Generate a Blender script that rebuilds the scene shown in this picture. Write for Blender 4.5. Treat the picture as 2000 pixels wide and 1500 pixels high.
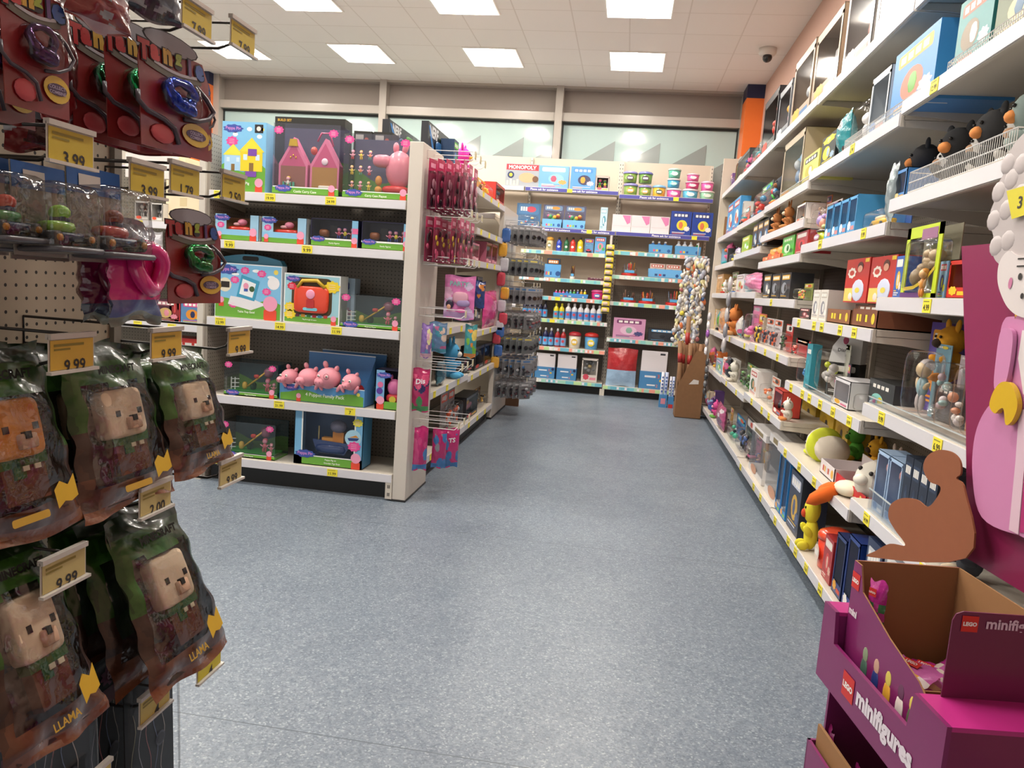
import bpy, math, random
from mathutils import Matrix, Vector
PI = math.pi
D = bpy.data
SC = bpy.context.scene
for _o in list(D.objects): D.objects.remove(_o)

# ------------------------------------------------------------------ camera
CAM_H = 1.4
F_PX = 1487.0
YAW, PITCH, ROLL = math.radians(-8.0), math.radians(-7.4), math.radians(4.05)
_f = Vector((math.sin(YAW)*math.cos(PITCH), math.cos(YAW)*math.cos(PITCH), math.sin(PITCH)))
_r0 = Vector((math.cos(YAW), -math.sin(YAW), 0)); _u0 = _r0.cross(_f)
_r = math.cos(ROLL)*_r0 + math.sin(ROLL)*_u0
_u = -math.sin(ROLL)*_r0 + math.cos(ROLL)*_u0
EYE = Vector((0, 0, CAM_H))
cam_data = D.cameras.new('camera'); cam = D.objects.new('camera', cam_data)
SC.collection.objects.link(cam)
cam_data.sensor_width = 36.0; cam_data.lens = 36.0*F_PX/2000.0
cam_data.clip_start = 0.05; cam_data.clip_end = 100
_m = Matrix((_r, _u, -_f)).transposed().to_4x4(); _m.translation = EYE
cam.matrix_world = _m
SC.camera = cam

# ------------------------------------------------------------------ world + view
w = D.worlds.new('world'); SC.world = w; w.use_nodes = True
bgn = w.node_tree.nodes['Background']
bgn.inputs[0].default_value = (1.0, 0.95, 0.9, 1); bgn.inputs[1].default_value = 0.35
SC.view_settings.view_transform = 'Standard'; SC.view_settings.look = 'None'
SC.view_settings.gamma = 1.0; SC.view_settings.exposure = 1.1
SC.view_settings.use_curve_mapping = False
LIGHT_POWER = 12.5        # emission of the ceiling lamps' tubes
CEIL = 4.15

# measuring helpers: read real positions on a known plane of the room
def ray(px, py):
    return _f*F_PX + _r*(px-1000) - _u*(py-750)
def on_y(px, py, Y):
    d = ray(px, py); t = Y/d.y; return EYE + d*t
def on_x(px, py, X):
    d = ray(px, py); t = X/d.x; return EYE + d*t
def y_of(px, X, Z):      # depth of a point on the line x=X, z=Z seen in column px
    n = _r*F_PX - _f*(px-1000)
    return -(n.x*X + n.z*(Z-CAM_H))/n.y
def x_of(px, Y, Z):
    n = _r*F_PX - _f*(px-1000)
    return -(n.y*Y + n.z*(Z-CAM_H))/n.x
def z_of(py, X, Y):      # height of a point on the vertical through (X, Y) seen in row py
    n = _u*F_PX + _f*(py-750)
    return CAM_H - (n.x*X + n.y*Y)/n.z

# ------------------------------------------------------------------ materials
def lin(h):
    if not isinstance(h, str): return h
    h = h.lstrip('#')
    if len(h) == 3: h = ''.join(c*2 for c in h)
    o = []
    for i in (0, 2, 4):
        c = int(h[i:i+2], 16)/255
        o.append(c/12.92 if c <= 0.04045 else ((c+0.055)/1.055)**2.4)
    return tuple(o)
MATS = {}
def C(h, rough=0.45, metal=0.0, coat=0.0, noise=0.0):
    k = ('c', h, rough, metal, coat, noise)
    if k in MATS: return MATS[k]
    m = D.materials.new('paint_'+h.lstrip('#')); m.use_nodes = True
    nt = m.node_tree; b = nt.nodes['Principled BSDF']
    c = lin(h)
    b.inputs['Base Color'].default_value = (*c, 1)
    b.inputs['Roughness'].default_value = rough
    b.inputs['Metallic'].default_value = metal
    b.inputs['Coat Weight'].default_value = coat
    b.inputs['Coat Roughness'].default_value = 0.08
    if noise:
        n = nt.nodes.new('ShaderNodeTexNoise'); n.inputs['Scale'].default_value = 30
        tc = nt.nodes.new('ShaderNodeTexCoord'); nt.links.new(tc.outputs['Object'], n.inputs['Vector'])
        mx = nt.nodes.new('ShaderNodeMix'); mx.data_type = 'RGBA'
        mx.inputs[6].default_value = (*[v*(1-noise) for v in c], 1)
        mx.inputs[7].default_value = (*[min(1, v*(1+noise)) for v in c], 1)
        nt.links.new(n.outputs[0], mx.inputs[0]); nt.links.new(mx.outputs[2], b.inputs['Base Color'])
    MATS[k] = m; return m
def foil(h, rough=0.22):
    """glossy printed film with soft creases"""
    k = ('foil', h, rough)
    if k in MATS: return MATS[k]
    m = C(h, rough, 0.0, 0.6).copy(); m.name = 'film_'+h.lstrip('#'); nt = m.node_tree; b = nt.nodes['Principled BSDF']
    tc = nt.nodes.new('ShaderNodeTexCoord'); n = nt.nodes.new('ShaderNodeTexNoise'); n.inputs['Scale'].default_value = 22
    n.inputs['Detail'].default_value = 3
    bp = nt.nodes.new('ShaderNodeBump'); bp.inputs['Strength'].default_value = 0.5; bp.inputs['Distance'].default_value = 0.01
    nt.links.new(tc.outputs['Object'], n.inputs['Vector']); nt.links.new(n.outputs[0], bp.inputs['Height'])
    nt.links.new(bp.outputs[0], b.inputs['Normal']); nt.links.new(bp.outputs[0], b.inputs['Coat Normal'])
    MATS[k] = m; return m
def mottled(h1, h2, scale=60, rough=0.3, coat=0.5):
    """printed film with a blocky two tone pattern"""
    k = ('mot', h1, h2, scale, rough)
    if k in MATS: return MATS[k]
    m = D.materials.new('print_'+h1.lstrip('#')); m.use_nodes = True; nt = m.node_tree; b = nt.nodes['Principled BSDF']
    tc = nt.nodes.new('ShaderNodeTexCoord'); v = nt.nodes.new('ShaderNodeTexVoronoi'); v.inputs['Scale'].default_value = scale
    v.distance = 'CHEBYCHEV'
    try: v.inputs['Randomness'].default_value = 0.6
    except Exception: pass
    sp = nt.nodes.new('ShaderNodeSeparateColor')
    mx = nt.nodes.new('ShaderNodeMix'); mx.data_type = 'RGBA'
    mx.inputs[6].default_value = (*lin(h1), 1); mx.inputs[7].default_value = (*lin(h2), 1)
    nt.links.new(tc.outputs['Object'], v.inputs['Vector']); nt.links.new(v.outputs['Color'], sp.inputs[0])
    nt.links.new(sp.outputs[0], mx.inputs[0]); nt.links.new(mx.outputs[2], b.inputs['Base Color'])
    b.inputs['Roughness'].default_value = rough; b.inputs['Coat Weight'].default_value = coat; b.inputs['Coat Roughness'].default_value = 0.1
    n = nt.nodes.new('ShaderNodeTexNoise'); n.inputs['Scale'].default_value = 18
    nt.links.new(tc.outputs['Object'], n.inputs['Vector'])
    bp = nt.nodes.new('ShaderNodeBump'); bp.inputs['Strength'].default_value = 0.5; bp.inputs['Distance'].default_value = 0.012
    nt.links.new(n.outputs[0], bp.inputs['Height']); nt.links.new(bp.outputs[0], b.inputs['Normal']); nt.links.new(bp.outputs[0], b.inputs['Coat Normal'])
    MATS[k] = m; return m
def clear(tint='#ffffff', glossy=0.035, bump=0.0):
    """thin clear plastic: mostly lets light through, with sharp reflections"""
    k = ('clear', tint, glossy, bump)
    if k in MATS: return MATS[k]
    m = D.materials.new('clear_plastic'); m.use_nodes = True; nt = m.node_tree; nt.nodes.clear()
    out = nt.nodes.new('ShaderNodeOutputMaterial'); t = nt.nodes.new('ShaderNodeBsdfTransparent')
    t.inputs[0].default_value = (*lin(tint), 1)
    g = nt.nodes.new('ShaderNodeBsdfGlossy'); g.inputs['Roughness'].default_value = 0.08
    lw = nt.nodes.new('ShaderNodeLayerWeight'); lw.inputs[0].default_value = 0.2
    ma = nt.nodes.new('ShaderNodeMath'); ma.operation = 'MULTIPLY_ADD'; ma.inputs[1].default_value = 0.45; ma.inputs[2].default_value = glossy; ma.use_clamp = True
    mx = nt.nodes.new('ShaderNodeMixShader')
    nt.links.new(lw.outputs['Fresnel'], ma.inputs[0]); nt.links.new(ma.outputs[0], mx.inputs[0])
    nt.links.new(t.outputs[0], mx.inputs[1]); nt.links.new(g.outputs[0], mx.inputs[2]); nt.links.new(mx.outputs[0], out.inputs[0])
    if bump:
        tc = nt.nodes.new('ShaderNodeTexCoord'); n = nt.nodes.new('ShaderNodeTexNoise'); n.inputs['Scale'].default_value = 25
        bp = nt.nodes.new('ShaderNodeBump'); bp.inputs['Strength'].default_value = bump; bp.inputs['Distance'].default_value = 0.01
        nt.links.new(tc.outputs['Object'], n.inputs['Vector']); nt.links.new(n.outputs[0], bp.inputs['Height'])
        nt.links.new(bp.outputs[0], g.inputs['Normal']); nt.links.new(bp.outputs[0], lw.inputs['Normal'])
    MATS[k] = m; return m
def emit(rgb, s):
    k = ('e', rgb, s)
    if k in MATS: return MATS[k]
    m = D.materials.new('lamp_light'); m.use_nodes = True; b = m.node_tree.nodes['Principled BSDF']
    b.inputs['Base Color'].default_value = (0.8, 0.8, 0.8, 1)
    b.inputs['Emission Color'].default_value = (*rgb, 1); b.inputs['Emission Strength'].default_value = s
    MATS[k] = m; return m
def pegboard(h, pitch=0.0254, hole=0.0036, axis='x'):
    """punched steel: round dark holes on a regular grid (axis = direction the panel runs in)"""
    k = ('peg', h, pitch, axis)
    if k in MATS: return MATS[k]
    m = C(h, 0.5).copy(); m.name = 'punched_steel'; nt = m.node_tree; b = nt.nodes['Principled BSDF']
    tc = nt.nodes.new('ShaderNodeTexCoord'); sx = nt.nodes.new('ShaderNodeSeparateXYZ'); nt.links.new(tc.outputs['Object'], sx.inputs[0])
    def M(op, a, bb=None):
        n = nt.nodes.new('ShaderNodeMath'); n.operation = op
        for i, v in enumerate((a, bb)):
            if v is None: continue
            if isinstance(v, (int, float)): n.inputs[i].default_value = v
            else: nt.links.new(v, n.inputs[i])
        return n.outputs[0]
    fs = []
    for o in (sx.outputs[0 if axis == 'x' else 1], sx.outputs[2]):
        f = M('SUBTRACT', M('FRACT', M('DIVIDE', o, pitch)), 0.5); fs.append(M('MULTIPLY', f, f))
    d = M('SQRT', M('ADD', fs[0], fs[1]))
    lt = M('LESS_THAN', d, hole/pitch)
    mx = nt.nodes.new('ShaderNodeMix'); mx.data_type = 'RGBA'
    mx.inputs[6].default_value = (*lin(h), 1); mx.inputs[7].default_value = (0.012, 0.011, 0.01, 1)
    nt.links.new(lt, mx.inputs[0]); nt.links.new(mx.outputs[2], b.inputs['Base Color'])
    MATS[k] = m; return m
WHITE = '#dcd9d2'
STEEL = C('#d2cabd', 0.4)
STEELD = C('#7d776d', 0.5)
LIP = C('#dddbe0', 0.3, 0, 0.3)
CHROME = C('#d8d8d8', 0.2, 1.0)
WIRE = C('#e4e2df', 0.3)
YEL = C('#f3e43c', 0.5)
INK = C('#2b2624', 0.5)
KRAFT = C('#9a7048', 0.8)
CLEAR = clear()
BAGCLEAR = clear('#f4f4f4', 0.1, 0.9)

# ------------------------------------------------------------------ mesh collector
_TX = {}
def text_mesh(s, bold=0.0):
    k = (s, bold)
    if k in _TX: return _TX[k]
    cu = D.curves.new('t', 'FONT'); cu.body = s; cu.size = 1; cu.resolution_u = 2; cu.offset = bold
    cu.align_x = 'LEFT'
    ob = D.objects.new('t', cu); SC.collection.objects.link(ob)
    dg = bpy.context.evaluated_depsgraph_get()
    me = D.meshes.new_from_object(ob.evaluated_get(dg))
    vs = [(v.co.x, v.co.y) for v in me.vertices]; fs = [tuple(p.vertices) for p in me.polygons]
    D.objects.remove(ob); D.curves.remove(cu); D.meshes.remove(me)
    x0 = min(v[0] for v in vs); x1 = max(v[0] for v in vs); y0 = min(v[1] for v in vs); y1 = max(v[1] for v in vs)
    W = x1-x0; Hh = max(y1-y0, 1e-4)
    _TX[k] = ([((a-x0)/W, (b-y0)/Hh) for a, b in vs], fs, W/Hh)
    return _TX[k]

def smooth(pts, k=5):
    """closed Catmull-Rom curve through the points"""
    o = []; n = len(pts)
    for i in range(n):
        a, b, c, d = pts[i-1], pts[i], pts[(i+1) % n], pts[(i+2) % n]
        for j in range(k):
            t = j/k; q = []
            for m in (0, 1): q.append(.5*(2*b[m]+(c[m]-a[m])*t+(2*a[m]-5*b[m]+4*c[m]-d[m])*t*t+(3*b[m]-a[m]-3*c[m]+d[m])*t**3))
            o.append(tuple(q))
    return o
class MB:
    def __init__(s): s.v = []; s.f = []; s.m = []; s.sm = []; s.mats = []; s.T = None
    def mi(s, mat):
        if isinstance(mat, str): mat = C(mat)
        for i, x in enumerate(s.mats):
            if x is mat: return i
        s.mats.append(mat); return len(s.mats)-1
    def add(s, vs, fs, mat, smooth=False):
        b = len(s.v); i = s.mi(mat)
        if s.T is not None: vs = [tuple(s.T @ Vector(v)) for v in vs]
        s.v += [tuple(v) for v in vs]
        for f in fs: s.f.append(tuple(b+k for k in f)); s.m.append(i); s.sm.append(smooth)
    def box(s, x0, x1, y0, y1, z0, z1, mat):
        s.add([(x0,y0,z0),(x1,y0,z0),(x1,y1,z0),(x0,y1,z0),(x0,y0,z1),(x1,y0,z1),(x1,y1,z1),(x0,y1,z1)],
              [(0,3,2,1),(4,5,6,7),(0,1,5,4),(1,2,6,5),(2,3,7,6),(3,0,4,7)], mat)
    def rbox(s, c, h, mat, r=0.25, n=8, rot=None):
        """soft box: superellipsoid around c with half sizes h"""
        vs = []; fs = []; e = r
        def p(a): return math.copysign(abs(a)**e, a)
        nu, nv = n*2, n
        for j in range(nv+1):
            ph = -PI/2+PI*j/nv
            for i in range(nu):
                th = 2*PI*i/nu
                q = Vector((p(math.cos(ph))*p(math.cos(th))*h[0], p(math.cos(ph))*p(math.sin(th))*h[1], p(math.sin(ph))*h[2]))
                if rot is not None: q = rot @ q
                vs.append((c[0]+q.x, c[1]+q.y, c[2]+q.z))
        for j in range(nv):
            for i in range(nu):
                fs.append((j*nu+i, j*nu+(i+1) % nu, (j+1)*nu+(i+1) % nu, (j+1)*nu+i))
        s.add(vs, fs, mat, True)
    def ell(s, c, r, mat, rot=None, n=8):
        if isinstance(r, (int, float)): r = (r, r, r)
        s.rbox(c, r, mat, 1.0, n, rot)
    def tube(s, pts, r, mat, seg=6, cap=True, closed=False):
        pts = [Vector(p) for p in pts]; n = len(pts)
        rr = r if isinstance(r, (list, tuple)) else [r]*n
        vs = []; fs = []; prev = None
        for i, p in enumerate(pts):
            if closed: t = pts[(i+1) % n]-pts[i-1]
            else: t = pts[min(i+1, n-1)]-pts[max(i-1, 0)]
            t.normalize()
            if prev is None:
                a = Vector((0, 0, 1)) if abs(t.z) < 0.9 else Vector((1, 0, 0))
                u = t.cross(a).normalized()
            else:
                u = (prev - t*prev.dot(t)); u = u.normalized() if u.length > 1e-6 else t.orthogonal().normalized()
            prev = u; v = t.cross(u)
            for k in range(seg):
                a = 2*PI*k/seg; q = p+(u*math.cos(a)+v*math.sin(a))*rr[i]; vs.append(tuple(q))
        m = n if closed else n-1
        for i in range(m):
            for k in range(seg):
                j = (i+1) % n
                fs.append((i*seg+k, i*seg+(k+1) % seg, j*seg+(k+1) % seg, j*seg+k))
        if cap and not closed:
            fs.append(tuple(range(seg-1, -1, -1))); fs.append(tuple((n-1)*seg+k for k in range(seg)))
        s.add(vs, fs, mat, seg > 4)
    def lathe(s, prof, mat, c=(0, 0, 0), seg=12, sx=1, sy=1):
        vs = []; fs = []
        for r, z in prof:
            for k in range(seg):
                a = 2*PI*k/seg; vs.append((c[0]+r*math.cos(a)*sx, c[1]+r*math.sin(a)*sy, c[2]+z))
        for i in range(len(prof)-1):
            for k in range(seg):
                fs.append((i*seg+k, i*seg+(k+1) % seg, (i+1)*seg+(k+1) % seg, (i+1)*seg+k))
        fs.append(tuple(range(seg-1, -1, -1))); fs.append(tuple((len(prof)-1)*seg+k for k in range(seg)))
        s.add(vs, fs, mat, True)
    # printing on a vertical front: u right, v up, at local y = -lift
    def poly(s, pts, mat, y=0.0):
        s.add([(p[0], y, p[1]) for p in pts], [tuple(range(len(pts)))], mat)
    def rect(s, x0, x1, z0, z1, mat, y=0.0): s.poly([(x0, z0), (x1, z0), (x1, z1), (x0, z1)], mat, y)
    def disc(s, cx, cz, rx, rz, mat, y=0.0, n=16, a0=0, a1=2*PI):
        s.poly([(cx+rx*math.cos(a0+(a1-a0)*i/n), cz+rz*math.sin(a0+(a1-a0)*i/n)) for i in range(n)], mat, y)
    def burst(s, cx, cz, rx, rz, mat, y=0.0, n=9, amp=0.16, ph=0):
        N = n*4
        s.poly([(cx+rx*(1+amp*math.sin(n*2*PI*i/N+ph))*math.cos(2*PI*i/N), cz+rz*(1+amp*math.sin(n*2*PI*i/N+ph))*math.sin(2*PI*i/N)) for i in range(N)], mat, y)
    def rrect(s, x0, x1, z0, z1, r, mat, y=0.0):
        P = []
        for cx, cz, a in ((x1-r, z1-r, 0), (x0+r, z1-r, 1), (x0+r, z0+r, 2), (x1-r, z0+r, 3)):
            for k in range(5): P.append((cx+r*math.cos(PI/2*(a+k/4)), cz+r*math.sin(PI/2*(a+k/4))))
        s.poly(P, mat, y)
    def prism(s, pts, y0, y1, mat, side=None):
        n = len(pts)
        s.add([(p[0], y0, p[1]) for p in pts], [tuple(range(n))], mat)
        s.add([(p[0], y1, p[1]) for p in pts], [tuple(range(n-1, -1, -1))], side or mat)
        s.add([(p[0], y0, p[1]) for p in pts]+[(p[0], y1, p[1]) for p in pts], [(i, i+n, (i+1) % n+n, (i+1) % n) for i in range(n)], side or mat)
    def text(s, t, cx, cz, w, h, mat, y=0.0, bold=0.02, fit=False, slope=0.0, shear=0.0):
        vs, fs, asp = text_mesh(t, bold)
        if not fit:
            if h*asp > w: h = w/asp
            else: w = h*asp
        s.add([(cx+(a-.5)*w+(b-.5)*h*shear, y, cz+(b-.5)*h+(a-.5)*w*slope) for a, b in vs], fs, mat)
    def ribbon(s, pts, wd, mat, y=0.0):
        n = len(pts); L = []; Rr = []
        for i, p in enumerate(pts):
            a = pts[max(0, i-1)]; b = pts[min(n-1, i+1)]
            dx, dz = b[0]-a[0], b[1]-a[1]; l = math.hypot(dx, dz) or 1
            L.append((p[0]-dz/l*wd/2, y, p[1]+dx/l*wd/2)); Rr.append((p[0]+dz/l*wd/2, y, p[1]-dx/l*wd/2))
        s.add(L+Rr, [(i, i+1, n+i+1, n+i) for i in range(n-1)], mat)
    def build(s, name, parent=None, loc=None, rz=0.0, bevel=0.0):
        me = D.meshes.new(name); me.from_pydata(s.v, [], s.f)
        for m in s.mats: me.materials.append(m)
        me.polygons.foreach_set('material_index', s.m); me.polygons.foreach_set('use_smooth', s.sm)
        me.update()
        o = D.objects.new(name, me); SC.collection.objects.link(o)
        if parent is not None: o.parent = parent
        if loc is not None: o.location = loc
        if rz: o.rotation_euler = (0, 0, rz)
        if bevel:
            b = o.modifiers.new('bevel', 'BEVEL'); b.width = bevel; b.segments = 2; b.limit_method = 'ANGLE'
        return o

LABELS = {}
def tag(o, label, cat, group=None):
    o['label'] = label; o['category'] = cat
    if group: o['group'] = group
    LABELS.setdefault(label, []).append(o.name)
    nw = len(label.split())
    if nw < 4 or nw > 16: print('LABEL LENGTH', nw, label)
    return o
def empty(name, loc=(0, 0, 0), rz=0.0):
    o = D.objects.new(name, None); SC.collection.objects.link(o); o.empty_display_size = 0.05
    o.location = loc; o.rotation_euler = (0, 0, rz); return o
def struct(o): o['kind'] = 'structure'; return o
def dup(root):
    r = root.copy(); SC.collection.objects.link(r)
    for ch in root.children:
        c = ch.copy(); SC.collection.objects.link(c); c.parent = r
        for g in ch.children:
            d = g.copy(); SC.collection.objects.link(d); d.parent = c
    return r
_PROTO = {}
def make(key, fn):
    """first call builds the thing, later calls copy it"""
    if key in _PROTO: return dup(_PROTO[key])
    o = fn(); _PROTO[key] = o; return o
def ordw(i, n):
    if n == 1: return ''
    if n == 2: return ('left of two', 'right of two')[i]
    if i == 0: return 'leftmost'
    if i == n-1: return 'rightmost'
    if n % 2 == 1 and i == n//2 : return 'middle one' if n == 3 else 'middle one of %s' % NUM[n]
    if i < n/2: return '%s from left' % ORD[i]
    return '%s from right' % ORD[n-1-i]
NUM = ['zero', 'one', 'two', 'three', 'four', 'five', 'six', 'seven', 'eight', 'nine', 'ten', 'eleven', 'twelve', 'thirteen', 'fourteen', 'fifteen', 'sixteen', 'seventeen']
ORD = ['first', 'second', 'third', 'fourth', 'fifth', 'sixth', 'seventh', 'eighth', 'ninth', 'tenth', 'eleventh', 'twelfth']

# ------------------------------------------------------------------ ceiling lamps (the room's light)
def build_lamp():
    root = empty('ceiling_light')
    W, H2 = 0.33, 0.38
    m = MB(); wm = C('#f4f1ea', 0.35)
    # square frame and sloping side reflectors
    for a, b, c, d in ((-W, -W+.015, -H2, H2), (W-.015, W, -H2, H2), (-W, W, -H2, -H2+.015), (-W, W, H2-.015, H2)):
        m.box(a, b, c, d, -0.012, 0.0, wm)
    for sx in (-1, 1):
        m.add([(sx*(W-.015), -H2+.015, -.004), (sx*(W-.015), H2-.015, -.004), (sx*.13, H2-.015, .05), (sx*.13, -H2+.015, .05)], [(0, 1, 2, 3) if sx < 0 else (3, 2, 1, 0)], emit((1, .93, .84), 0.12))  # reflectors glow faintly themselves, standing in for reflected tube light
    m.build('reflector_frame', root)
    m = MB(); em = emit((1.0, 0.93, 0.84), LIGHT_POWER*2.4)
    n = 8; vs = []; 
    for i in range(n+1):
        a = PI*i/n
        for y in (-H2+.02, H2-.02): vs.append((-.13*math.cos(a), y, .05-.045*math.sin(a)-0.012))
    m.add(vs, [(2*i, 2*i+2, 2*i+3, 2*i+1) for i in range(n)], em, True)
    m.build('glowing_diffuser', root)
    return root
k = 0
for ri, y in enumerate((9.62, 7.76, 5.9, 4.04, 2.18)):
    for ci, x in enumerate((-0.12, -1.86, -3.55, -5.25)):
        o = make('lamp', build_lamp); o.location = (x, y, CEIL)
        rown = ('row nearest the window wall', 'second row from the window wall', 'third row from the window wall', 'fourth row from the window wall', 'row above the viewer', 'row just behind the viewer', 'hindmost row')[ri]
        cn = ('rightmost', 'second from right', 'third from right', 'leftmost')[ci]
        tag(o, 'square recessed ceiling light, %s in the %s' % (cn, rown), 'ceiling light', 'recessed ceiling lights')

# ------------------------------------------------------------------ floor, ceiling, walls
def floor_mat():
    m = D.materials.new('speckled_vinyl'); m.use_nodes = True; nt = m.node_tree; b = nt.nodes['Principled BSDF']
    N = nt.nodes.new; L = nt.links.new
    tc = N('ShaderNodeTexCoord')
    def noise(s, det=2, dim='3D'):
        n = N('ShaderNodeTexNoise'); n.inputs['Scale'].default_value = s; n.inputs['Detail'].default_value = det; L(tc.outputs['Object'], n.inputs['Vector']); return n.outputs[0]
    def ramp(src, stops):
        r = N('ShaderNodeValToRGB'); L(src, r.inputs[0]); e = r.color_ramp.elements
        while len(e) < len(stops): e.new(0.5)
        for q, (p, c) in zip(e, stops): q.position = p; q.color = (*lin(c), 1)
        return r.outputs[0]
    def mix(f, a, c, op='MIX'):
        x = N('ShaderNodeMix'); x.data_type = 'RGBA'; x.blend_type = op
        if isinstance(f, float): x.inputs[0].default_value = f
        else: L(f, x.inputs[0])
        L(a, x.inputs[6]); L(c, x.inputs[7]); return x.outputs[2]
    v = N('ShaderNodeTexVoronoi'); v.inputs['Scale'].default_value = 170; v.inputs['Randomness'].default_value = 1
    L(tc.outputs['Object'], v.inputs['Vector'])
    sp = N('ShaderNodeSeparateColor'); L(v.outputs['Color'], sp.inputs[0])
    base = ramp(sp.outputs[0], [(0.0, '#5a6572'), (0.3, '#6e7a87'), (0.65, '#7b8793'), (0.9, '#8d98a2'), (1.0, '#bcc4ca')])
    v2 = N('ShaderNodeTexVoronoi'); v2.inputs['Scale'].default_value = 75; L(tc.outputs['Object'], v2.inputs['Vector'])
    sp2 = N('ShaderNodeSeparateColor'); L(v2.outputs['Color'], sp2.inputs[0])
    fl = ramp(sp2.outputs[1], [(0.0, '#66717d'), (0.5, '#7a8590'), (1.0, '#8d969f')])
    c = mix(0.42, base, fl)
    big = ramp(noise(1.1, 3), [(0.3, '#c4cad4'), (0.7, '#ffffff')])
    c = mix(0.45, c, big, 'MULTIPLY')
    # scuffs: dull darker marks
    sc = ramp(noise(3.5, 5), [(0.3, '#8e98a8'), (0.46, '#ffffff')])
    c = mix(0.12, c, sc, 'MULTIPLY')
    # welded seam running across the aisle
    sx = N('ShaderNodeSeparateXYZ'); L(tc.outputs['Object'], sx.inputs[0])
    def mth(op, a, bb=None):
        n = N('ShaderNodeMath'); n.operation = op
        for i, q in enumerate((a, bb)):
            if q is None: continue
            if isinstance(q, (int, float)): n.inputs[i].default_value = q
            else: L(q, n.inputs[i])
        return n.outputs[0]
    d = mth('ABSOLUTE', mth('SUBTRACT', mth('FRACT', mth('DIVIDE', mth('ADD', sx.outputs[1], 0.93), 2.0)), 0.5))
    ln = mth('LESS_THAN', d, 0.0011)
    x = N('ShaderNodeMix'); x.data_type = 'RGBA'; L(ln, x.inputs[0]); L(c, x.inputs[6]); x.inputs[7].default_value = (*lin('#525c66'), 1)
    L(x.outputs[2], b.inputs['Base Color'])
    b.inputs['Roughness'].default_value = 0.34; b.inputs['Specular IOR Level'].default_value = 0.45
    bp = N('ShaderNodeBump'); bp.inputs['Strength'].default_value = 0.12; bp.inputs['Distance'].default_value = 0.01
    L(noise(60, 2), bp.inputs['Height']); L(bp.outputs[0], b.inputs['Normal'])
    rr = N('ShaderNodeMapRange'); L(noise(5, 4), rr.inputs[0]); rr.inputs[3].default_value = 0.26; rr.inputs[4].default_value = 0.46
    L(rr.outputs[0], b.inputs['Roughness'])
    return m
m = MB(); m.box(-7.2, 1.62, -4, 11.2, -0.1, 0, floor_mat()); struct(m.build('floor'))
def ceil_mat():
    m = C('#cfc8c0', 0.85).copy(); m.name = 'ceiling_tiles'; nt = m.node_tree; b = nt.nodes['Principled BSDF']
    N = nt.nodes.new; L = nt.links.new
    tc = N('ShaderNodeTexCoord'); br = N('ShaderNodeTexBrick'); mp = N('ShaderNodeMapping')
    mp.inputs['Location'].default_value = (0.21, 0.07, 0)
    L(tc.outputs['Object'], mp.inputs[0]); L(mp.outputs[0], br.inputs['Vector'])
    br.offset = 0.0; br.inputs['Scale'].default_value = 1.0; br.inputs['Brick Width'].default_value = 0.58; br.inputs['Row Height'].default_value = 0.62
    br.inputs['Mortar Size'].default_value = 0.007; br.inputs['Mortar Smooth'].default_value = 0.1
    br.inputs['Color1'].default_value = (*lin('#f1ece6'), 1); br.inputs['Color2'].default_value = (*lin('#efeae3'), 1); br.inputs['Mortar'].default_value = (*lin('#dfd8cf'), 1)
    L(br.outputs[0], b.inputs['Base Color']); return m
# ceiling with openings for the lamps: strips between them
cm = ceil_mat(); m = MB()
xs = [-7.2]
for x in (-5.25, -3.55, -1.86, -0.12): xs += [x-.33, x+.33]
xs.append(1.62)
ys = [-4]
for y in (2.18, 4.04, 5.9, 7.76, 9.62): ys += [y-.38, y+.38]
ys.append(11.2)
for i in range(len(xs)-1):
    for j in range(len(ys)-1):
        if i % 2 == 1 and j % 2 == 1:
            m.box(xs[i], xs[i+1], ys[j], ys[j+1], CEIL+.1, CEIL+.12, C('#bdb8b0', 0.8))
        else: m.box(xs[i], xs[i+1], ys[j], ys[j+1], CEIL, CEIL+.05, cm)
struct(m.build('ceiling'))
m = MB(); m.box(1.52, 1.62, -4, 10.75, 0, CEIL, C('#c9a493', 0.8)); struct(m.build('wall_right'))
m = MB(); m.box(-7.3, -7.2, -4, 11.2, 0, CEIL, C('#d6cfc4', 0.8)); struct(m.build('wall_left'))
m = MB(); m.box(-7.2, 1.62, 11.1, 11.2, 0, CEIL, C('#77736e', 0.8)); struct(m.build('wall_back'))

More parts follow.
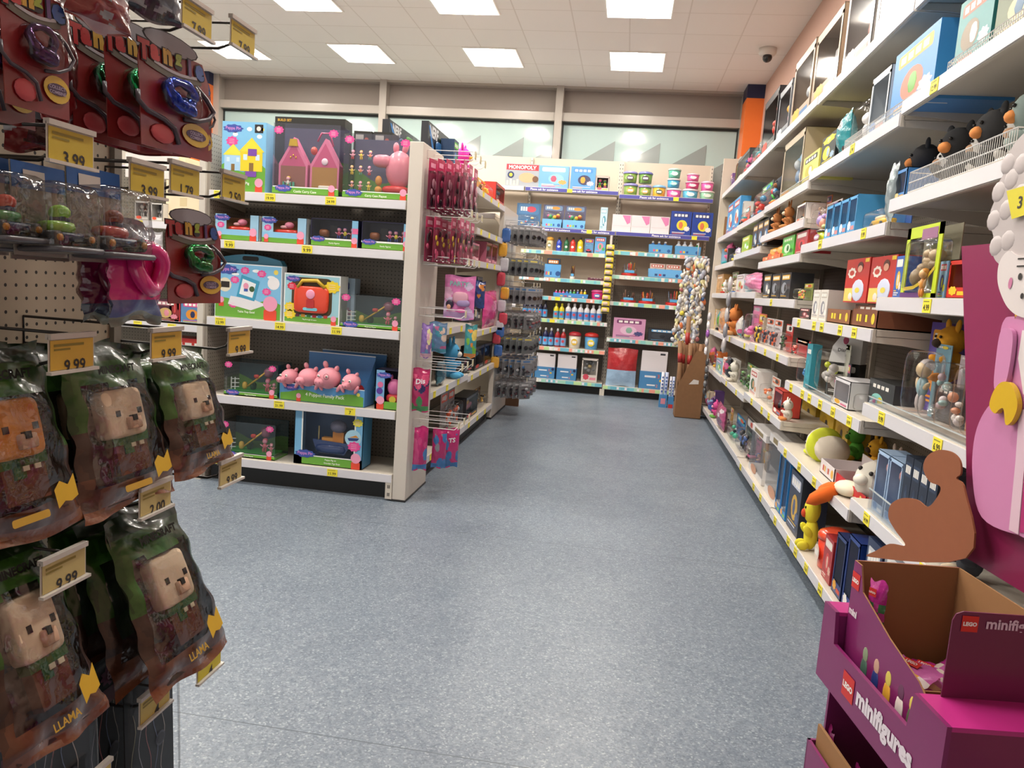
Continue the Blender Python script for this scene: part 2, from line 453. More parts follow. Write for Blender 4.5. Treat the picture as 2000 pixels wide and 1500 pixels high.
# window wall: mullions, transom, upper grey panels, frosted panes with grey sawtooth film
fr = C('#aaa299', 0.4, 0, .2); up = C('#8c8179', 0.5)
m = MB()
for x in (-6.2, -3.66, -1.14, 1.35): m.box(x-.05, x+.05, 10.82, 11.1, 0, CEIL, fr)
m.box(-6.25, 1.4, 10.86, 11.1, 3.69, 3.8, fr); m.box(-6.25, 1.4, 10.86, 11.1, 0, 0.12, fr)
m.box(-6.25, 1.4, 10.84, 11.1, CEIL-.03, CEIL, fr)
struct(m.build('trim_1'))
m = MB(); m.box(-6.2, 1.35, 10.98, 11.06, 3.8, CEIL-.03, up)
struct(m.build('trim_2'))
gl = C('#b3c9c6', 0.06, 0, 1.0); tri = C('#8d9694', 0.25, 0, .8); seal = C('#2c3130', 0.6)
for wi, (a, b) in enumerate(((-6.15, -3.71), (-3.61, -1.19), (-1.09, 1.3))):
    m = MB(); m.box(a, b, 10.97, 11.0, 0.12, 3.66, gl); m.box(a, b, 10.95, 11.0, 3.66, 3.7, seal)
    m.box(a, a+.02, 10.95, 11.0, .12, 3.66, seal); m.box(b-.02, b, 10.95, 11.0, .12, 3.66, seal)
    x = a+.25
    while x < b-.1:
        x2 = min(x+.5, b-.03)
        m.add([(x, 10.964, 3.16), (x2, 10.964, 3.16), (x2, 10.964, 3.16+.31*(x2-x)/.5)], [(0, 1, 2)], tri)
        m.add([(x, 10.964, 3.16), (x, 10.964, .4), (x2, 10.964, .4), (x2, 10.964, 3.16)], [(0, 1, 2, 3)], tri)
        x += .62
    struct(m.build('window_%d' % (wi+1)))
# orange corner columns with a navy band
for nm, a, b in (('column_right', 1.36, 1.95), ('column_left', -6.62, -6.24)):
    m = MB(); y0 = 10.45 if a > 0 else 10.7
    a2, b2 = (1.3, 1.52) if a > 0 else (a, b)
    m.box(a2, b2, y0, 10.82, 3.98, CEIL, C('#1d2347', .4)); m.box(a2, b2, y0, 10.82, 3.25, 3.98, C('#e8742c', .4))
    m.box(a2, b2, y0, 10.82, 0, 3.25, C('#d9d2c8', .5))
    struct(m.build('trim_3' if a > 0 else 'trim_4'))
# dome camera
root = empty('security_camera', (0.98, 8.6, CEIL))
P = on_y(1500, 95, 8.6)
root.location = (EYE+(P-EYE)*((CEIL-CAM_H)/(P.z-CAM_H)))
m = MB(); m.lathe([(.095, 0), (.095, -.05), (.075, -.075), (.03, -.085)], C('#e3dcd3', .3), seg=20); m.build('housing', root)
m = MB(); m.ell((0, -.02, -.10), .052, C('#161413', .1, 0, .5)); m.build('dome', root)
tag(root, 'small white dome security camera with dark eye on the ceiling', 'security camera')

# ------------------------------------------------------------------ shelving fixtures
def slot_mat_upright(m, x0, x1, y, z0, z1):
    """front face of an upright with its slotted holes, drawn as recessed dark slots"""
    z = z0+.05
    while z < z1-.03:
        m.rect((x0+x1)/2-.007, (x0+x1)/2-.002, z, z+.022, C('#1c1a18'), y-.0006); m.rect((x0+x1)/2+.002, (x0+x1)/2+.007, z, z+.022, C('#1c1a18'), y-.0006)
        z += .05
def price(mb, x, z, y, txt=None, w=.068, h=.046):
    mb.box(x-w/2, x+w/2, y-.002, y, z-h/2, z+h/2, YEL)
    if txt: mb.text(txt, x, z-h*.12, w*.72, h*.48, INK, y-.0028, 0.01)
    mb.rect(x-w*.4, x+w*.3, z+h*.28, z+h*.36, C('#8f8a3c'), y-.0024)
def shelf(parent, w, depth, zlip, labels=(), lip_h=.055, lipmat=None, strip=None, y=0.0, x=0.0, bracket=True):
    """local frame: front at y=0, runs along x from 0 to w; top surface at zlip+lip_h"""
    m = MB(); t = zlip+lip_h
    m.box(x+.004, x+w-.004, y+.012, y+depth, t-.028, t-.002, STEEL)
    m.box(x+.004, x+w-.004, y+.0, y+.014, zlip, t, STEEL)
    if bracket:
        for bx in (x+.006, x+w-.012):
            m.add([(bx, y+.01, t-.03), (bx, y+.01, zlip), (bx, y+.12, zlip-.005), (bx, y+depth, t-.1), (bx, y+depth, t-.03),
                   (bx+.006, y+.01, t-.03), (bx+.006, y+.01, zlip), (bx+.006, y+.12, zlip-.005), (bx+.006, y+depth, t-.1), (bx+.006, y+depth, t-.03)],
                  [(0, 1, 2, 3, 4), (9, 8, 7, 6, 5), (0, 5, 6, 1), (1, 6, 7, 2), (2, 7, 8, 3), (3, 8, 9, 4)], STEEL)
    s = m.build('shelf', parent)
    m = MB(); m.box(x+.008, x+w-.008, y-.006, y, zlip+.003, t-.003, lipmat or LIP); m.build('price_strip', s)
    for lx, tx in labels:
        q = MB(); price(q, x+lx, zlip+lip_h/2, y-.0065, tx); q.build('price_label', s)
    if strip: strip(s)
    return s

# the toy gondola facing the viewer --------------------------------------------
GX0, GX1, GY = -2.62, -1.345, 4.51
root = empty('shelving_unit', (GX0, GY, 0))
gw = GX1-GX0
m = MB(); m.box(0, gw, .47, .485, .1, 2.2, pegboard('#8b8379', .0254)); m.build('back_panel', root)
m = MB(); m.box(-.022, -.002, .02, .49, .02, 2.2, pegboard('#a39a8e', .0254, axis='y')); m.build('side_panel', root)
m = MB(); m.box(-.062, -.022, 0, .5, 0.0, 2.2, C('#cfc8bd', .4)); slot_mat_upright(m, -.062, -.022, 0, 0.0, .11); m.build('end_panel', root)
m = MB(); m.box(gw, gw+.085, 0, .5, 0.012, 2.2, C('#d3cbc0', .4, 0, .2))
m.box(gw-.005, gw+.088, -.003, .503, 0, .012, C('#1b1a1a')); m.build('end_panel', root, bevel=.003)
m = MB(); m.box(gw-.045, gw-.002, -.004, .06, .012, .14, STEEL); slot_mat_upright(m, gw-.045, gw-.002, -.004, -.02, .12); m.build('foot', root)
m = MB(); m.box(.02, gw-.03, .06, .08, .0, .1, C('#1d1c1b')); m.build('kick_plate', root)
for z, labs in ((1.80, [(.075, '9.99'), (.41, '19.99'), (.80, '24.99')]), (1.50, [(.15, '9.99'), (.66, '9.99')]), (1.015, [(.1, '12.99'), (.5, '14.99'), (.87, '11.99')]),
                (.518, [(.05, '11.99'), (.51, '21.99'), (.98, '7')]), (.115, [(.12, '11.99'), (.88, '11.99')])):
    s = shelf(root, gw, .45, z, labs)
m = MB()
for z in (1.6, 1.1):
    for q in (0, 1): m.box(.46+q*.0, .475, .462, .47, z+q*.06, z+q*.06+.025, C('#1a1816'))
tag(root, 'white metal toy shelving unit with five shelves facing the viewer', 'shelving unit')

# shelving run facing the aisle, behind that unit -------------------------------
LX = -1.28
for bi, (y0, y1, zs) in enumerate(((5.02, 6.35, (2.12, 1.53, 1.0, .57, .12)), (6.35, 7.69, (2.115, 1.80, 1.53, .92, .545, .12)))):
    root = empty('shelving_unit', (LX, y0, 0), PI/2); wd = y1-y0
    m = MB(); m.box(0, wd, .47, .49, .1, 2.2, pegboard('#8b8379')); m.build('back_panel', root)
    m = MB(); m.box(.001, .024, .44, .468, 0, 2.2, STEEL); m.build('upright', root)
    for z in zs: shelf(root, wd, .45, z, [(wd*.12+i*wd*.29, None) for i in range(3)])
    m = MB(); m.box(.02, wd-.02, .06, .08, 0, .11, C('#1d1c1b')); m.build('kick_plate', root)
    tag(root, ('white shelving bay facing the aisle just behind the toy unit', 'white shelving bay facing the aisle beside the accessory gable')[bi], 'shelving unit')
root = empty('gable_panel', (LX+.0, 7.7, 0))
m = MB(); m.box(-.045, 0, 0, .95, .02, 2.18, C('#d3cbc0', .4, 0, .2)); m.box(-.048, .003, -.003, .953, 0, .02, C('#1b1a1a')); m.build('panel', root)
m = MB()
for z in (.35, .5, .65, .8): m.box(-.05, -.046, .05, .07, z, z+.04, INK)
m.build('slots', root)
tag(root, 'cream gable panel carrying rows of small accessory packs', 'panel')
root = empty('shelving_unit', (LX-1.35, 7.75, 0))
m = MB(); m.box(0, 1.25, .38, .42, 0, 2.15, STEEL); m.build('back_panel', root)
for z in (.12, .6, 1.1, 1.6, 2.05): shelf(root, 1.25, .36, z)
tag(root, 'white shelving unit hidden behind the accessory gable', 'shelving unit')

# wall shelving at the end of the aisle ------------------------------------------
BY = 10.3
from_z = lambda zz: zz
def strip_text(parent, w, z, seed):
    q = MB(); rnd = random.Random(seed); x = rnd.uniform(-.1, .1)
    q.box(.008, w-.008, -.0085, -.0065, z+.006, z+.05, C('#4a4a9c', .35, 0, .3)); 
    x = .06 + .2*(seed % 3)
    while x < w-.45:
        q.text('Please ask for assistance', x+.2, z+.028, .4, .028, C('#f1f1f4'), -.0095, .02); x += .52
    q.build('assistance_strip', parent)
def strip_pattern(parent, w, z, seed):
    q = MB(); rnd = random.Random(seed); x = .01
    cols = ['#79c3cf', '#8fd0c8', '#6fb6c9', '#a7d9c4', '#f0a08c', '#e9e4da', '#bfe0a0']
    while x < w-.03:
        ww = rnd.uniform(.03, .08); x2 = min(x+ww, w-.008)
        q.rect(x, x2, z+.005, z+.05, C(rnd.choice(cols), .4), -.0072); 
        if rnd.random() < .35: q.rect(x+.005, min(x+.035, w-.01), z+.012, z+.044, C('#efe7ee', .4), -.0078)
        x = x2
    q.build('patterned_strip', parent)
for bi, (x0, x1, zs) in enumerate(((-1.46, -.215, ((2.655, 't', .6), (2.139, 't', .9), (1.838, 'p', None), (1.481, 'p', None), (1.23, 'p', .55), (.93, 'p', .5), (.552, 'p', None), (.11, 'p', None))),
                                   (-.215, 1.0, ((2.62, 't', .74), (2.141, 't', 1.02), (1.89, 'p', None), (1.574, 'p', None), (1.222, 'p', .98), (.735, 'p', None), (.09, 'p', None))))):
    root = empty('shelving_unit', (x0, BY, 0)); wd = x1-x0
    m = MB(); m.box(0, wd, .44, .46, 1.5, 3.16, C('#cdbfae', .6)); m.box(0, wd, .44, .46, .1, 1.5, pegboard('#857e74')); m.build('back_panel', root)
    for ux in (.016, wd-.016): 
        m = MB(); m.box(ux-.015, ux+.015, .4, .44, 0, 3.15, STEEL); m.box(ux-.015, ux+.015, .0, .4, 0, .09, STEEL)
        z = .2
        while z < 3.1: m.rect(ux-.004, ux+.004, z, z+.02, INK, .399); z += .05
        m.build('upright', root)
    for i, (z, kind, lab) in enumerate(zs):
        if lab: labs = [(lab, None)]
        elif kind == 'p': labs = []
        fn = (lambda s, wd=wd, z=z, i=i, kind=kind: strip_text(s, wd, z, i+bi) if kind == 't' else strip_pattern(s, wd, z, i*3+bi))
        s = shelf(root, wd, .40, z, [(l, None) for l in ([lab] if lab else [])], strip=fn, bracket=False)
        for ch in s.children:
            if ch.name.startswith('price_label'): ch.location.y = -.006
    m = MB(); m.box(.02, wd-.02, .1, .12, 0, .09, C('#1d1c1b')); m.build('kick_plate', root)
    tag(root, ('left bay of the craft shelving across the end wall', 'right bay of the craft shelving across the end wall')[bi], 'shelving unit')
root = empty('shelving_unit', (-2.72, BY, 0))
m = MB(); m.box(0, 1.25, .44, .46, .1, 3.16, C('#cdbfae', .6)); m.build('back_panel', root)
for z in (2.655, 2.1, 1.6, 1.1, .6, .12): shelf(root, 1.25, .4, z, bracket=False)
tag(root, 'mostly hidden end wall bay behind the accessory gable', 'shelving unit')

# right hand wall shelving --------------------------------------------------------
RX = 1.0
BAYS = {'E': (7.72, 9.3, (.1, .585, 1.0, 1.415, 1.73, 2.05, 2.555)),
        'D': (6.24, 7.72, (.1, .60, 1.01, 1.425, 1.783, 2.06, 2.555)),
        'C': (4.78, 6.24, (.095, .635, 1.03, 1.378, 1.655, 1.857, 2.08, 2.555)),
        'B': (3.27, 4.78, (.09, .515, .893, 1.27, 1.70, 2.12, 2.55)),
        'A': (1.80, 3.27, (.08, .572, .972, 1.40, 1.785, 2.16, 2.55))}
BAYN = {'A': 'nearest right bay', 'B': 'second right bay', 'C': 'third right bay', 'D': 'fourth right bay', 'E': 'farthest right bay'}
TAGS = {('C', 1): 3, ('B', 2): 6, ('A', 2): 3, ('B', 3): 5, ('A', 3): 2, ('C', 2): 3, ('B', 1): 4, ('A', 1): 3, ('C', 0): 3, ('B', 0): 5, ('A', 0): 3, ('A', 4): 1, ('C', 3): 1, ('B', 4): 2, ('B', 5): 1, ('A', 5): 2, ('D', 2): 2, ('D', 1): 2}
for bn, (y0, y1, zs) in BAYS.items():
    root = empty('shelving_unit', (RX, y1, 0), -PI/2); wd = y1-y0
    m = MB(); m.box(0, wd, .485, .5, .1, 3.0, pegboard('#8a8177')); m.build('back_panel', root)
    m = MB(); m.box(.001, .03, .46, .485, 0, 3.0, STEEL)
    m.build('upright', root)
    for i, z in enumerate(zs):
        nt = TAGS.get((bn, i), 0); rnd = random.Random(i*7+ord(bn))
        labs = [(wd*(.06+.88*(q+.3+.5*rnd.random())/nt), '%d.99' % rnd.choice((4, 6, 9, 12, 14, 19))) for q in range(nt)]
        s = shelf(root, wd, .46, z, labs)
    m = MB(); m.box(.02, wd-.02, .1, .12, 0, .08, C('#26282b')); m.build('kick_plate', root)
    tag(root, 'white wall shelving, %s' % BAYN[bn], 'shelving unit', 'wall shelving along the right')
root = empty('gable_panel', (RX-.02, 9.32, 0))
m = MB(); m.box(0, .52, 0, .04, 0, 3.02, C('#d3c6b6', .45)); m.build('panel', root)
m = MB(); m.box(-.0, .012, .041, .05, 0, 3.02, STEEL)
for q in range(3): m.box(-.012, -.008, .012, .022, 2.86-q*.05, 2.88-q*.05, INK)
m.build('edge_strip', root)
tag(root, 'tall cream gable panel closing the far end of the right wall shelving', 'panel')

# ------------------------------------------------------------------ goods: builders
# local frame: origin at the middle of the front bottom edge, front looks to -y
def doll_blob(m, cx, y, z0, h, cols, seed=0):
    """a small moulded toy figure: legs, body, arms, head, hair"""
    rnd = random.Random(seed); s = h
    c = [C(q, .35) for q in cols]
    lean = rnd.uniform(-.1, .1)
    m.ell((cx-.09*s, y, z0+.17*s), (.07*s, .06*s, .17*s), c[0], None, 5); m.ell((cx+.09*s, y, z0+.17*s), (.07*s, .06*s, .17*s), c[0], None, 5)
    m.ell((cx+lean*s*.3, y, z0+.46*s), (.16*s, .1*s, .2*s), c[1 % len(c)], None, 6)
    for sx in (-1, 1): m.ell((cx+sx*.2*s, y, z0+.48*s), (.05*s, .05*s, .15*s), c[2 % len(c)], Matrix.Rotation(sx*(.4+rnd.random()*.8), 3, 'Y'), 5)
    m.ell((cx+lean*s*.5, y-.02*s, z0+.79*s), (.17*s, .14*s, .16*s), c[2 % len(c)], None, 7)
    m.ell((cx+lean*s*.5, y+.03*s, z0+.87*s), (.18*s, .14*s, .13*s), c[3 % len(c)], None, 6)
def toy_shapes(m, w, h, y, z0, cols, seed, kind=None):
    rnd = random.Random(seed); kind = kind or rnd.choice(('dolls', 'car', 'lumps', 'dolls'))
    if kind == 'dolls':
        n = max(1, int(round(w/(h*.62))))
        for i in range(n):
            cc = cols[:]; rnd.shuffle(cc)
            doll_blob(m, -w/2+w*(i+.5)/n, y, z0, h*rnd.uniform(.8, .98), cc, seed+i)
    elif kind == 'car':
        hh = min(h*.8, w*.5)
        m.rbox((0, y, z0+hh*.42), (w*.43, .03, hh*.24), C(cols[0], .25, 0, .5), .4, 6)
        m.rbox((-.04*w, y, z0+hh*.75), (w*.22, .025, hh*.2), C(cols[1 % len(cols)], .2), .5, 6)
        for sx in (-1, 1): m.tube([(sx*w*.26, y-.035, z0+hh*.2), (sx*w*.26, y+.03, z0+hh*.2)], hh*.2, C('#1e1d1e', .5), 10)
    else:
        for i in range(7):
            r = rnd.uniform(.1, .2)*min(w, h)
            m.ell((rnd.uniform(-.36, .36)*w, y+rnd.uniform(-.01, .01), z0+rnd.uniform(.12, .85)*h), (r, min(r, .03), r*rnd.uniform(.6, 1.1)), C(rnd.choice(cols), .35), None, 6)
def small_print(m, x0, x1, z0, z1, cols, seed, y=-.0008, words=None):
    """printed panel: logo patch, picture blocks and lines of small print"""
    rnd = random.Random(seed); w = x1-x0; h = z1-z0; c = [C(q, .4) for q in cols]
    if words: 
        m.burst((x0+x1)/2, z1-h*.17, w*.42, h*.12, c[0], y-.0003, 7, .12); m.text(words, (x0+x1)/2, z1-h*.17, w*.62, h*.12, C('#f7f4ee'), y-.0008)
    else:
        m.rrect(x0+w*.1, x1-w*.12, z1-h*.26, z1-h*.08, min(w, h)*.05, c[0], y-.0003)
        for i in range(4): m.rect(x0+w*(.16+.17*i), x0+w*(.28+.17*i), z1-h*.22, z1-h*.12, C('#f2efe8'), y-.0006)
    m.disc(x0+w*rnd.uniform(.35, .6), z0+h*.42, w*.26, h*.22, c[1 % len(c)], y-.0003)
    m.ell((x0+w*.5, y, z0+h*.42), (w*.12, .001, h*.16), c[2 % len(c)], None, 4)
    for i in range(3): m.rect(x0+w*.1, x0+w*rnd.uniform(.4, .85), z0+h*(.05+.05*i), z0+h*(.075+.05*i), c[(i+2) % len(c)], y-.0004)
    m.burst(x1-w*.2, z0+h*.28, w*.14, h*.1, c[-1], y-.0005, 8)

def g_box(w, h, d, cols, seed=1, words=None):
    r = empty('toy_box'); m = MB(); m.box(-w/2, w/2, 0, d, 0, h, C(cols[0], .4, 0, .2)); small_print(m, -w/2, w/2, 0, h, cols[1:] or ['#fff'], seed, 0, words)
    m.build('carton', r); return r
def g_win(w, h, d, cols, seed=1, toy=None, back='#3a3f4a', words=None, kind=None, band=.2):
    """open fronted box: printed frame, clear window and toy inside"""
    r = empty('toy_box'); t = min(w, h)*.08; m = MB(); b = C(cols[0], .4, 0, .2); bk = C(back, .5)
    m.box(-w/2, w/2, d-.004, d, 0, h, bk); m.box(-w/2, -w/2+.003, 0, d, 0, h, b); m.box(w/2-.003, w/2, 0, d, 0, h, b)
    m.box(-w/2, w/2, 0, d, 0, .003, b); m.box(-w/2, w/2, 0, d, h-.003, h, b)
    zb = h*band
    m.box(-w/2, w/2, 0, .003, 0, zb, b); m.box(-w/2, w/2, 0, .003, h-t*1.6, h, b); m.box(-w/2, -w/2+t, 0, .003, zb, h-t, b); m.box(w/2-t, w/2, 0, .003, zb, h-t, b)
    c1 = C(cols[1 % len(cols)], .4); c2 = C(cols[2 % len(cols)], .4)
    m.burst(-w*.2, zb*.7, w*.18, zb*.4, c1, -.001, 7, .12); m.rect(w*.02, w*.4, zb*.3, zb*.65, c2, -.001)
    if words: m.text(words, 0, h-t*.8, w*.7, t, c1, -.0012)
    m.build('carton', r)
    m = MB(); m.rect(-w/2+t, w/2-t, zb, h-t, CLEAR, .002); m.build('window', r)
    m = MB(); toy_shapes(m, w-2.4*t, h-zb-t*1.6, d*.45, zb, toy or ['#d9879b', '#e8b33c', '#5c9ccf', '#f1e8dd'], seed, kind); m.build('toy', r)
    return r
def g_blister(w, h, d, cols, seed=1, toy=None, kind=None, card_h=.3, words=None):
    """printed card with a clear plastic bubble over the toy"""
    r = empty('blister_pack'); m = MB(); m.box(-w/2, w/2, d-.003, d, 0, h, C(cols[0], .4, 0, .3))
    m.rrect(-w*.42, w*.42, h*(1-card_h)+h*.04, h*.96, w*.06, C(cols[1 % len(cols)], .4), d-.0042)
    if words: m.text(words, 0, h*(1-card_h/2), w*.66, h*card_h*.4, C('#f6f2ea'), d-.0056)
    else:
        m.disc(w*.1, h*(1-card_h/2), w*.2, h*card_h*.25, C(cols[2 % len(cols)], .4), d-.005)
        for i in range(3): m.rect(-w*.34+i*w*.1, -w*.27+i*w*.1, h*(1-card_h*.65), h*(1-card_h*.3), C('#efece6'), d-.0052)
    m.build('card', r)
    m = MB(); hh = h*(1-card_h); m.rbox((0, d*.5, hh*.52), (w*.43, d*.48, hh*.46), CLEAR, .35, 7); m.build('bubble', r)
    m = MB(); toy_shapes(m, w*.74, hh*.8, d*.5, hh*.1, toy or cols, seed, kind); m.build('toy', r)
    return r
def g_bottle(w, h, cols, neck=True, label=None):
    r = empty('bottle'); R = w/2; m = MB()
    m.lathe([(R*.9, 0), (R, .01*h), (R, h*.6), (R*.86, h*.7), (R*.4, h*.8), (R*.36, h*.86)], C(cols[0], .25, 0, .4), (0, R, 0), 12); m.build('body', r)
    m = MB(); m.lathe([(R*.42, h*.84), (R*.42, h*.93), (R*.3, h)], C(cols[1], .3), (0, R, 0), 10); m.build('cap', r)
    m = MB(); n = 6; vs = []
    for i in range(n+1):
        a = PI+PI*(i+.0)/n
        for z in (h*.08, h*.5): vs.append((R*1.015*math.cos(a), R+R*1.015*math.sin(a), z))
    m.add(vs, [(2*i, 2*i+2, 2*i+3, 2*i+1) for i in range(n)], C(cols[2], .4)); m.burst(0, h*.32, R*.5, h*.08, C(cols[3 % len(cols)], .4), -R*.03); m.build('label', r)
    return r
def g_tub(w, h, cols, lid=None):
    r = empty('tub'); R = w/2; m = MB()
    m.lathe([(R*.86, 0), (R*.9, .005), (R, h*.74)], C(cols[0], .25, 0, .5), (0, R, 0), 16); m.disc(0, h*.38, R*.5, h*.2, C(cols[2 % len(cols)], .4), -.002); m.rect(-R*.34, R*.34, h*.3, h*.45, C('#eeeae2', .4), -.003); m.build('body', r)
    m = MB(); m.lathe([(R*1.05, h*.74), (R*1.06, h*.84), (R*.95, h*.92), (R*.5, h)], C(cols[1], .2, 0, .6), (0, R, 0), 16); m.build('lid', r)
    return r
def pillow(w, h, t, matf, nu=14, nv=20, wrk=.0025, seed=1, back=None, z0=0.0, cx=0.0, crimp=.06, amp=.5, flare=0.0):
    """a filled film pouch; matf(u, v) gives the material of the front patch"""
    rnd = random.Random(seed); m = MB(); ph = [rnd.uniform(0, 6) for _ in range(6)]
    def p(u, v, s):
        e = (max(0, math.sin(PI*u))**.55)*(max(0, math.sin(PI*min(1, max(0, (v-crimp)/(1-2*crimp)))))**.5)
        wv = 1+.0*math.sin(v*9+ph[0])
        x = (u-.5)*w*(1-.05*math.sin(PI*v)*amp)*(1+flare*(.5-v))
        y = -s*t/2*e + wrk*math.sin(u*17+ph[1]+4*v)*math.sin(v*13+ph[2]) + wrk*.9*math.sin(v*31+u*9+ph[3])*(1-e*.5)
        return (cx+x, y, z0+v*h+.006*math.sin(u*7+ph[4])*(1 if v > .9 or v < .1 else 0))
    for s in (1, -1):
        vs = [p(i/nu, j/nv, s) for j in range(nv+1) for i in range(nu+1)]
        g = {}
        for j in range(nv):
            for i in range(nu):
                a = j*(nu+1)+i; f = (a, a+1, a+nu+2, a+nu+1)
                mt = matf((i+.5)/nu, (j+.5)/nv) if s > 0 else (back or matf((i+.5)/nu, (j+.5)/nv))
                g.setdefault(id(mt), (mt, []))[1].append(f if s > 0 else f[::-1])
        base = len(m.v); first = True
        for mt, fs in g.values():
            if first: m.add(vs, fs, mt, True); first = False
            else:
                i_ = m.mi(mt)
                for f in fs: m.f.append(tuple(base+k for k in f)); m.m.append(i_); m.sm.append(True)
    return m
def g_bag(w, h, t, cols, seed=1, words=None, name='foil_bag', band=None, up=False):
    """printed foil bag; hangs with its top edge at z=0 unless up"""
    r = empty(name); c = [foil(q) for q in cols]; rnd = random.Random(seed)
    sp = [(rnd.random(), rnd.random(), rnd.uniform(.1, .24), rnd.choice(c[1:] or c)) for _ in range(9)]
    def mf(u, v):
        if v > .88: return c[0]
        if band and v < band: return c[1 % len(c)]
        for a, b, q, mt in sp:
            if (u-a)**2+((v-b)*1.5)**2 < q*q: return mt
        return c[0]
    m = pillow(w, h, t, mf, 20, 30, .002, seed, c[0], 0 if up else -h); m.build('pouch', r)
    if words:
        q = MB(); q.text(words, 0, (h*.72 if up else -h*.28), w*.6, h*.12, C('#f4f1f6', .3), -t*.5-.004, .03, slope=.12); q.build('logo', r)
    return r
def g_headpack(w, h, t, cols, seed=1, kind='lumps'):
    """small hang pack: header card, clear bag with goods"""
    r = empty('accessory_pack'); m = MB(); m.box(-w/2, w/2, -.001, .001, -h*.24, 0, C(cols[0], .4, 0, .3)); m.rect(-w*.3, w*.3, -h*.17, -h*.08, C(cols[1], .4), -.0018)
    m.box(-w/2, w/2, .0012, .002, -h, -h*.2, C(cols[2 % len(cols)], .5)); m.build('card', r)
    m = MB()
    rnd = random.Random(seed)
    if kind == 'glasses':
        for sx in (-1, 1):
            m.tube([(sx*w*.22+w*.17*math.cos(a*PI/4), -t*.5, -h*.62+h*.13*math.sin(a*PI/4)) for a in range(8)], .003, C(cols[3 % len(cols)], .3), 5, closed=True)
            m.disc(sx*w*.22, -h*.62, w*.15, h*.12, C('#1a1a20', .1), -t*.5)
        m.tube([(-w*.06, -t*.5, -h*.6), (w*.06, -t*.5, -h*.6)], .003, C(cols[3 % len(cols)], .3), 5)
    else:
        for i in range(6): m.ell((rnd.uniform(-.3, .3)*w, -t*.3, -h*rnd.uniform(.34, .88)), (w*rnd.uniform(.1, .17), t*.3, h*rnd.uniform(.05, .1)), C(rnd.choice(cols[3:] or cols), .3), None, 5)
    m.build('trinkets', r)
    m = MB(); m.rbox((0, -t*.4, -h*.6), (w*.47, t*.55, h*.38), CLEAR, .4, 6); m.build('bubble', r)
    return r
def g_plush(h, cols, seed=1, lie=False, ears=.5):
    """seated soft toy: body, head, ears, arms, feet, eyes"""
    r = empty('soft_toy'); c = [C(q, .9) for q in cols]; m = MB(); s = h
    m.ell((0, .16*s, .28*s), (.24*s, .2*s, .28*s), c[0]); 
    for sx in (-1, 1):
        m.ell((sx*.22*s, .02*s, .34*s), (.08*s, .16*s, .08*s), c[0], Matrix.Rotation(-.5, 3, 'X'), 6)
        m.ell((sx*.16*s, -.06*s, .08*s), (.1*s, .17*s, .08*s), c[1 % len(c)], None, 6)
    m.build('body', r)
    m = MB(); m.ell((0, .12*s, .7*s), (.26*s, .23*s, .24*s), c[0]); m.ell((0, -.09*s, .64*s), (.11*s, .09*s, .08*s), c[2 % len(c)], None, 6)
    for sx in (-1, 1): m.ell((sx*.19*s, .12*s, (.9+ears*.06)*s), (.07*s, .04*s, (.08+.1*ears)*s), c[0], Matrix.Rotation(sx*.3, 3, 'Y'), 6)
    m.build('head', r)
    for sx in (-1, 1): m = MB(); m.ell((sx*.1*s, -.095*s, .75*s), .025*s, C('#141210', .15), None, 5); m.build('eye', r)
    return r
def g_tray(w, h, d, cols, n, unit, seed=1, words=None):
    """shelf ready tray printed on the front, holding a row of upright goods"""
    r = empty('display_tray'); m = MB(); b = C(cols[0], .45)
    m.box(-w/2, w/2, 0, .004, 0, h, b); m.box(-w/2, -w/2+.004, 0, d, 0, h*1.0, b); m.box(w/2-.004, w/2, 0, d, 0, h, b); m.box(-w/2, w/2, 0, d, 0, .004, b); m.box(-w/2, w/2, d-.004, d, 0, h*1.6, b)
    if words: m.text(words, 0, h*.5, w*.5, h*.5, C(cols[1 % len(cols)], .4), -.001, .03)
    else:
        for i in range(4): m.rect(-w*.3+i*w*.12, -w*.22+i*w*.12, h*.3, h*.7, C(cols[(i+1) % len(cols)], .4), -.001)
    m.disc(w*.36, h*.5, h*.3, h*.3, C(cols[-1], .4), -.001)
    m.build('tray', r); return r
def g_pot(w, h, cols, seed=1):
    """clear pot on a red base filled with felt pens"""
    r = empty('pen_pot'); R = w/2; m = MB(); m.lathe([(R, 0), (R, h*.16), (R*.9, h*.18)], C(cols[0], .3), (0, R, 0), 14); m.build('base', r)
    rnd = random.Random(seed)
    for i in range(9):
        a = rnd.uniform(0, 2*PI); q = R*.6*math.sqrt(rnd.random()); m = MB(); cc = C(cols[1+i % (len(cols)-1)], .35)
        hh = h*rnd.uniform(.7, 1.0); m.tube([(q*math.cos(a), R+q*math.sin(a), h*.16), (q*math.cos(a)*1.25, R+q*math.sin(a)*1.2, hh*.8), (q*math.cos(a)*1.3, R+q*math.sin(a)*1.25, hh)], [.009, .009, .006], cc, 6); m.build('pen', r)
    m = MB(); m.lathe([(R*.9, h*.16), (R*.92, h*.55)], CLEAR, (0, R, 0), 14); m.build('beaker', r)
    m = MB(); m.rect(-R*.6, R*.6, h*.2, h*.38, C('#5aa6d6', .4), -.001); m.build('label', r)
    return r
def basket(w, h, d, step=.014):
    """white wire riser along a shelf front"""
    r = empty('wire_riser'); m = MB(); n = int(w/step)
    for z in (0.004, h*.5, h): m.tube([(-w/2, 0, z), (w/2, 0, z)], .0024 if z else .002, WIRE, 4)
    for i in range(n+1): x = -w/2+w*i/n; m.tube([(x, 0, .0), (x, 0, h)], .0012, WIRE, 3, False)
    m.build('wire_grid', r); 
    for sx in (-1, 1):
        m = MB(); m.tube([(sx*w/2, 0, h), (sx*w/2, d, h), (sx*w/2, d, 0), (sx*w/2, 0, 0)], .002, WIRE, 4); m.build('end_wire', r)
    return r
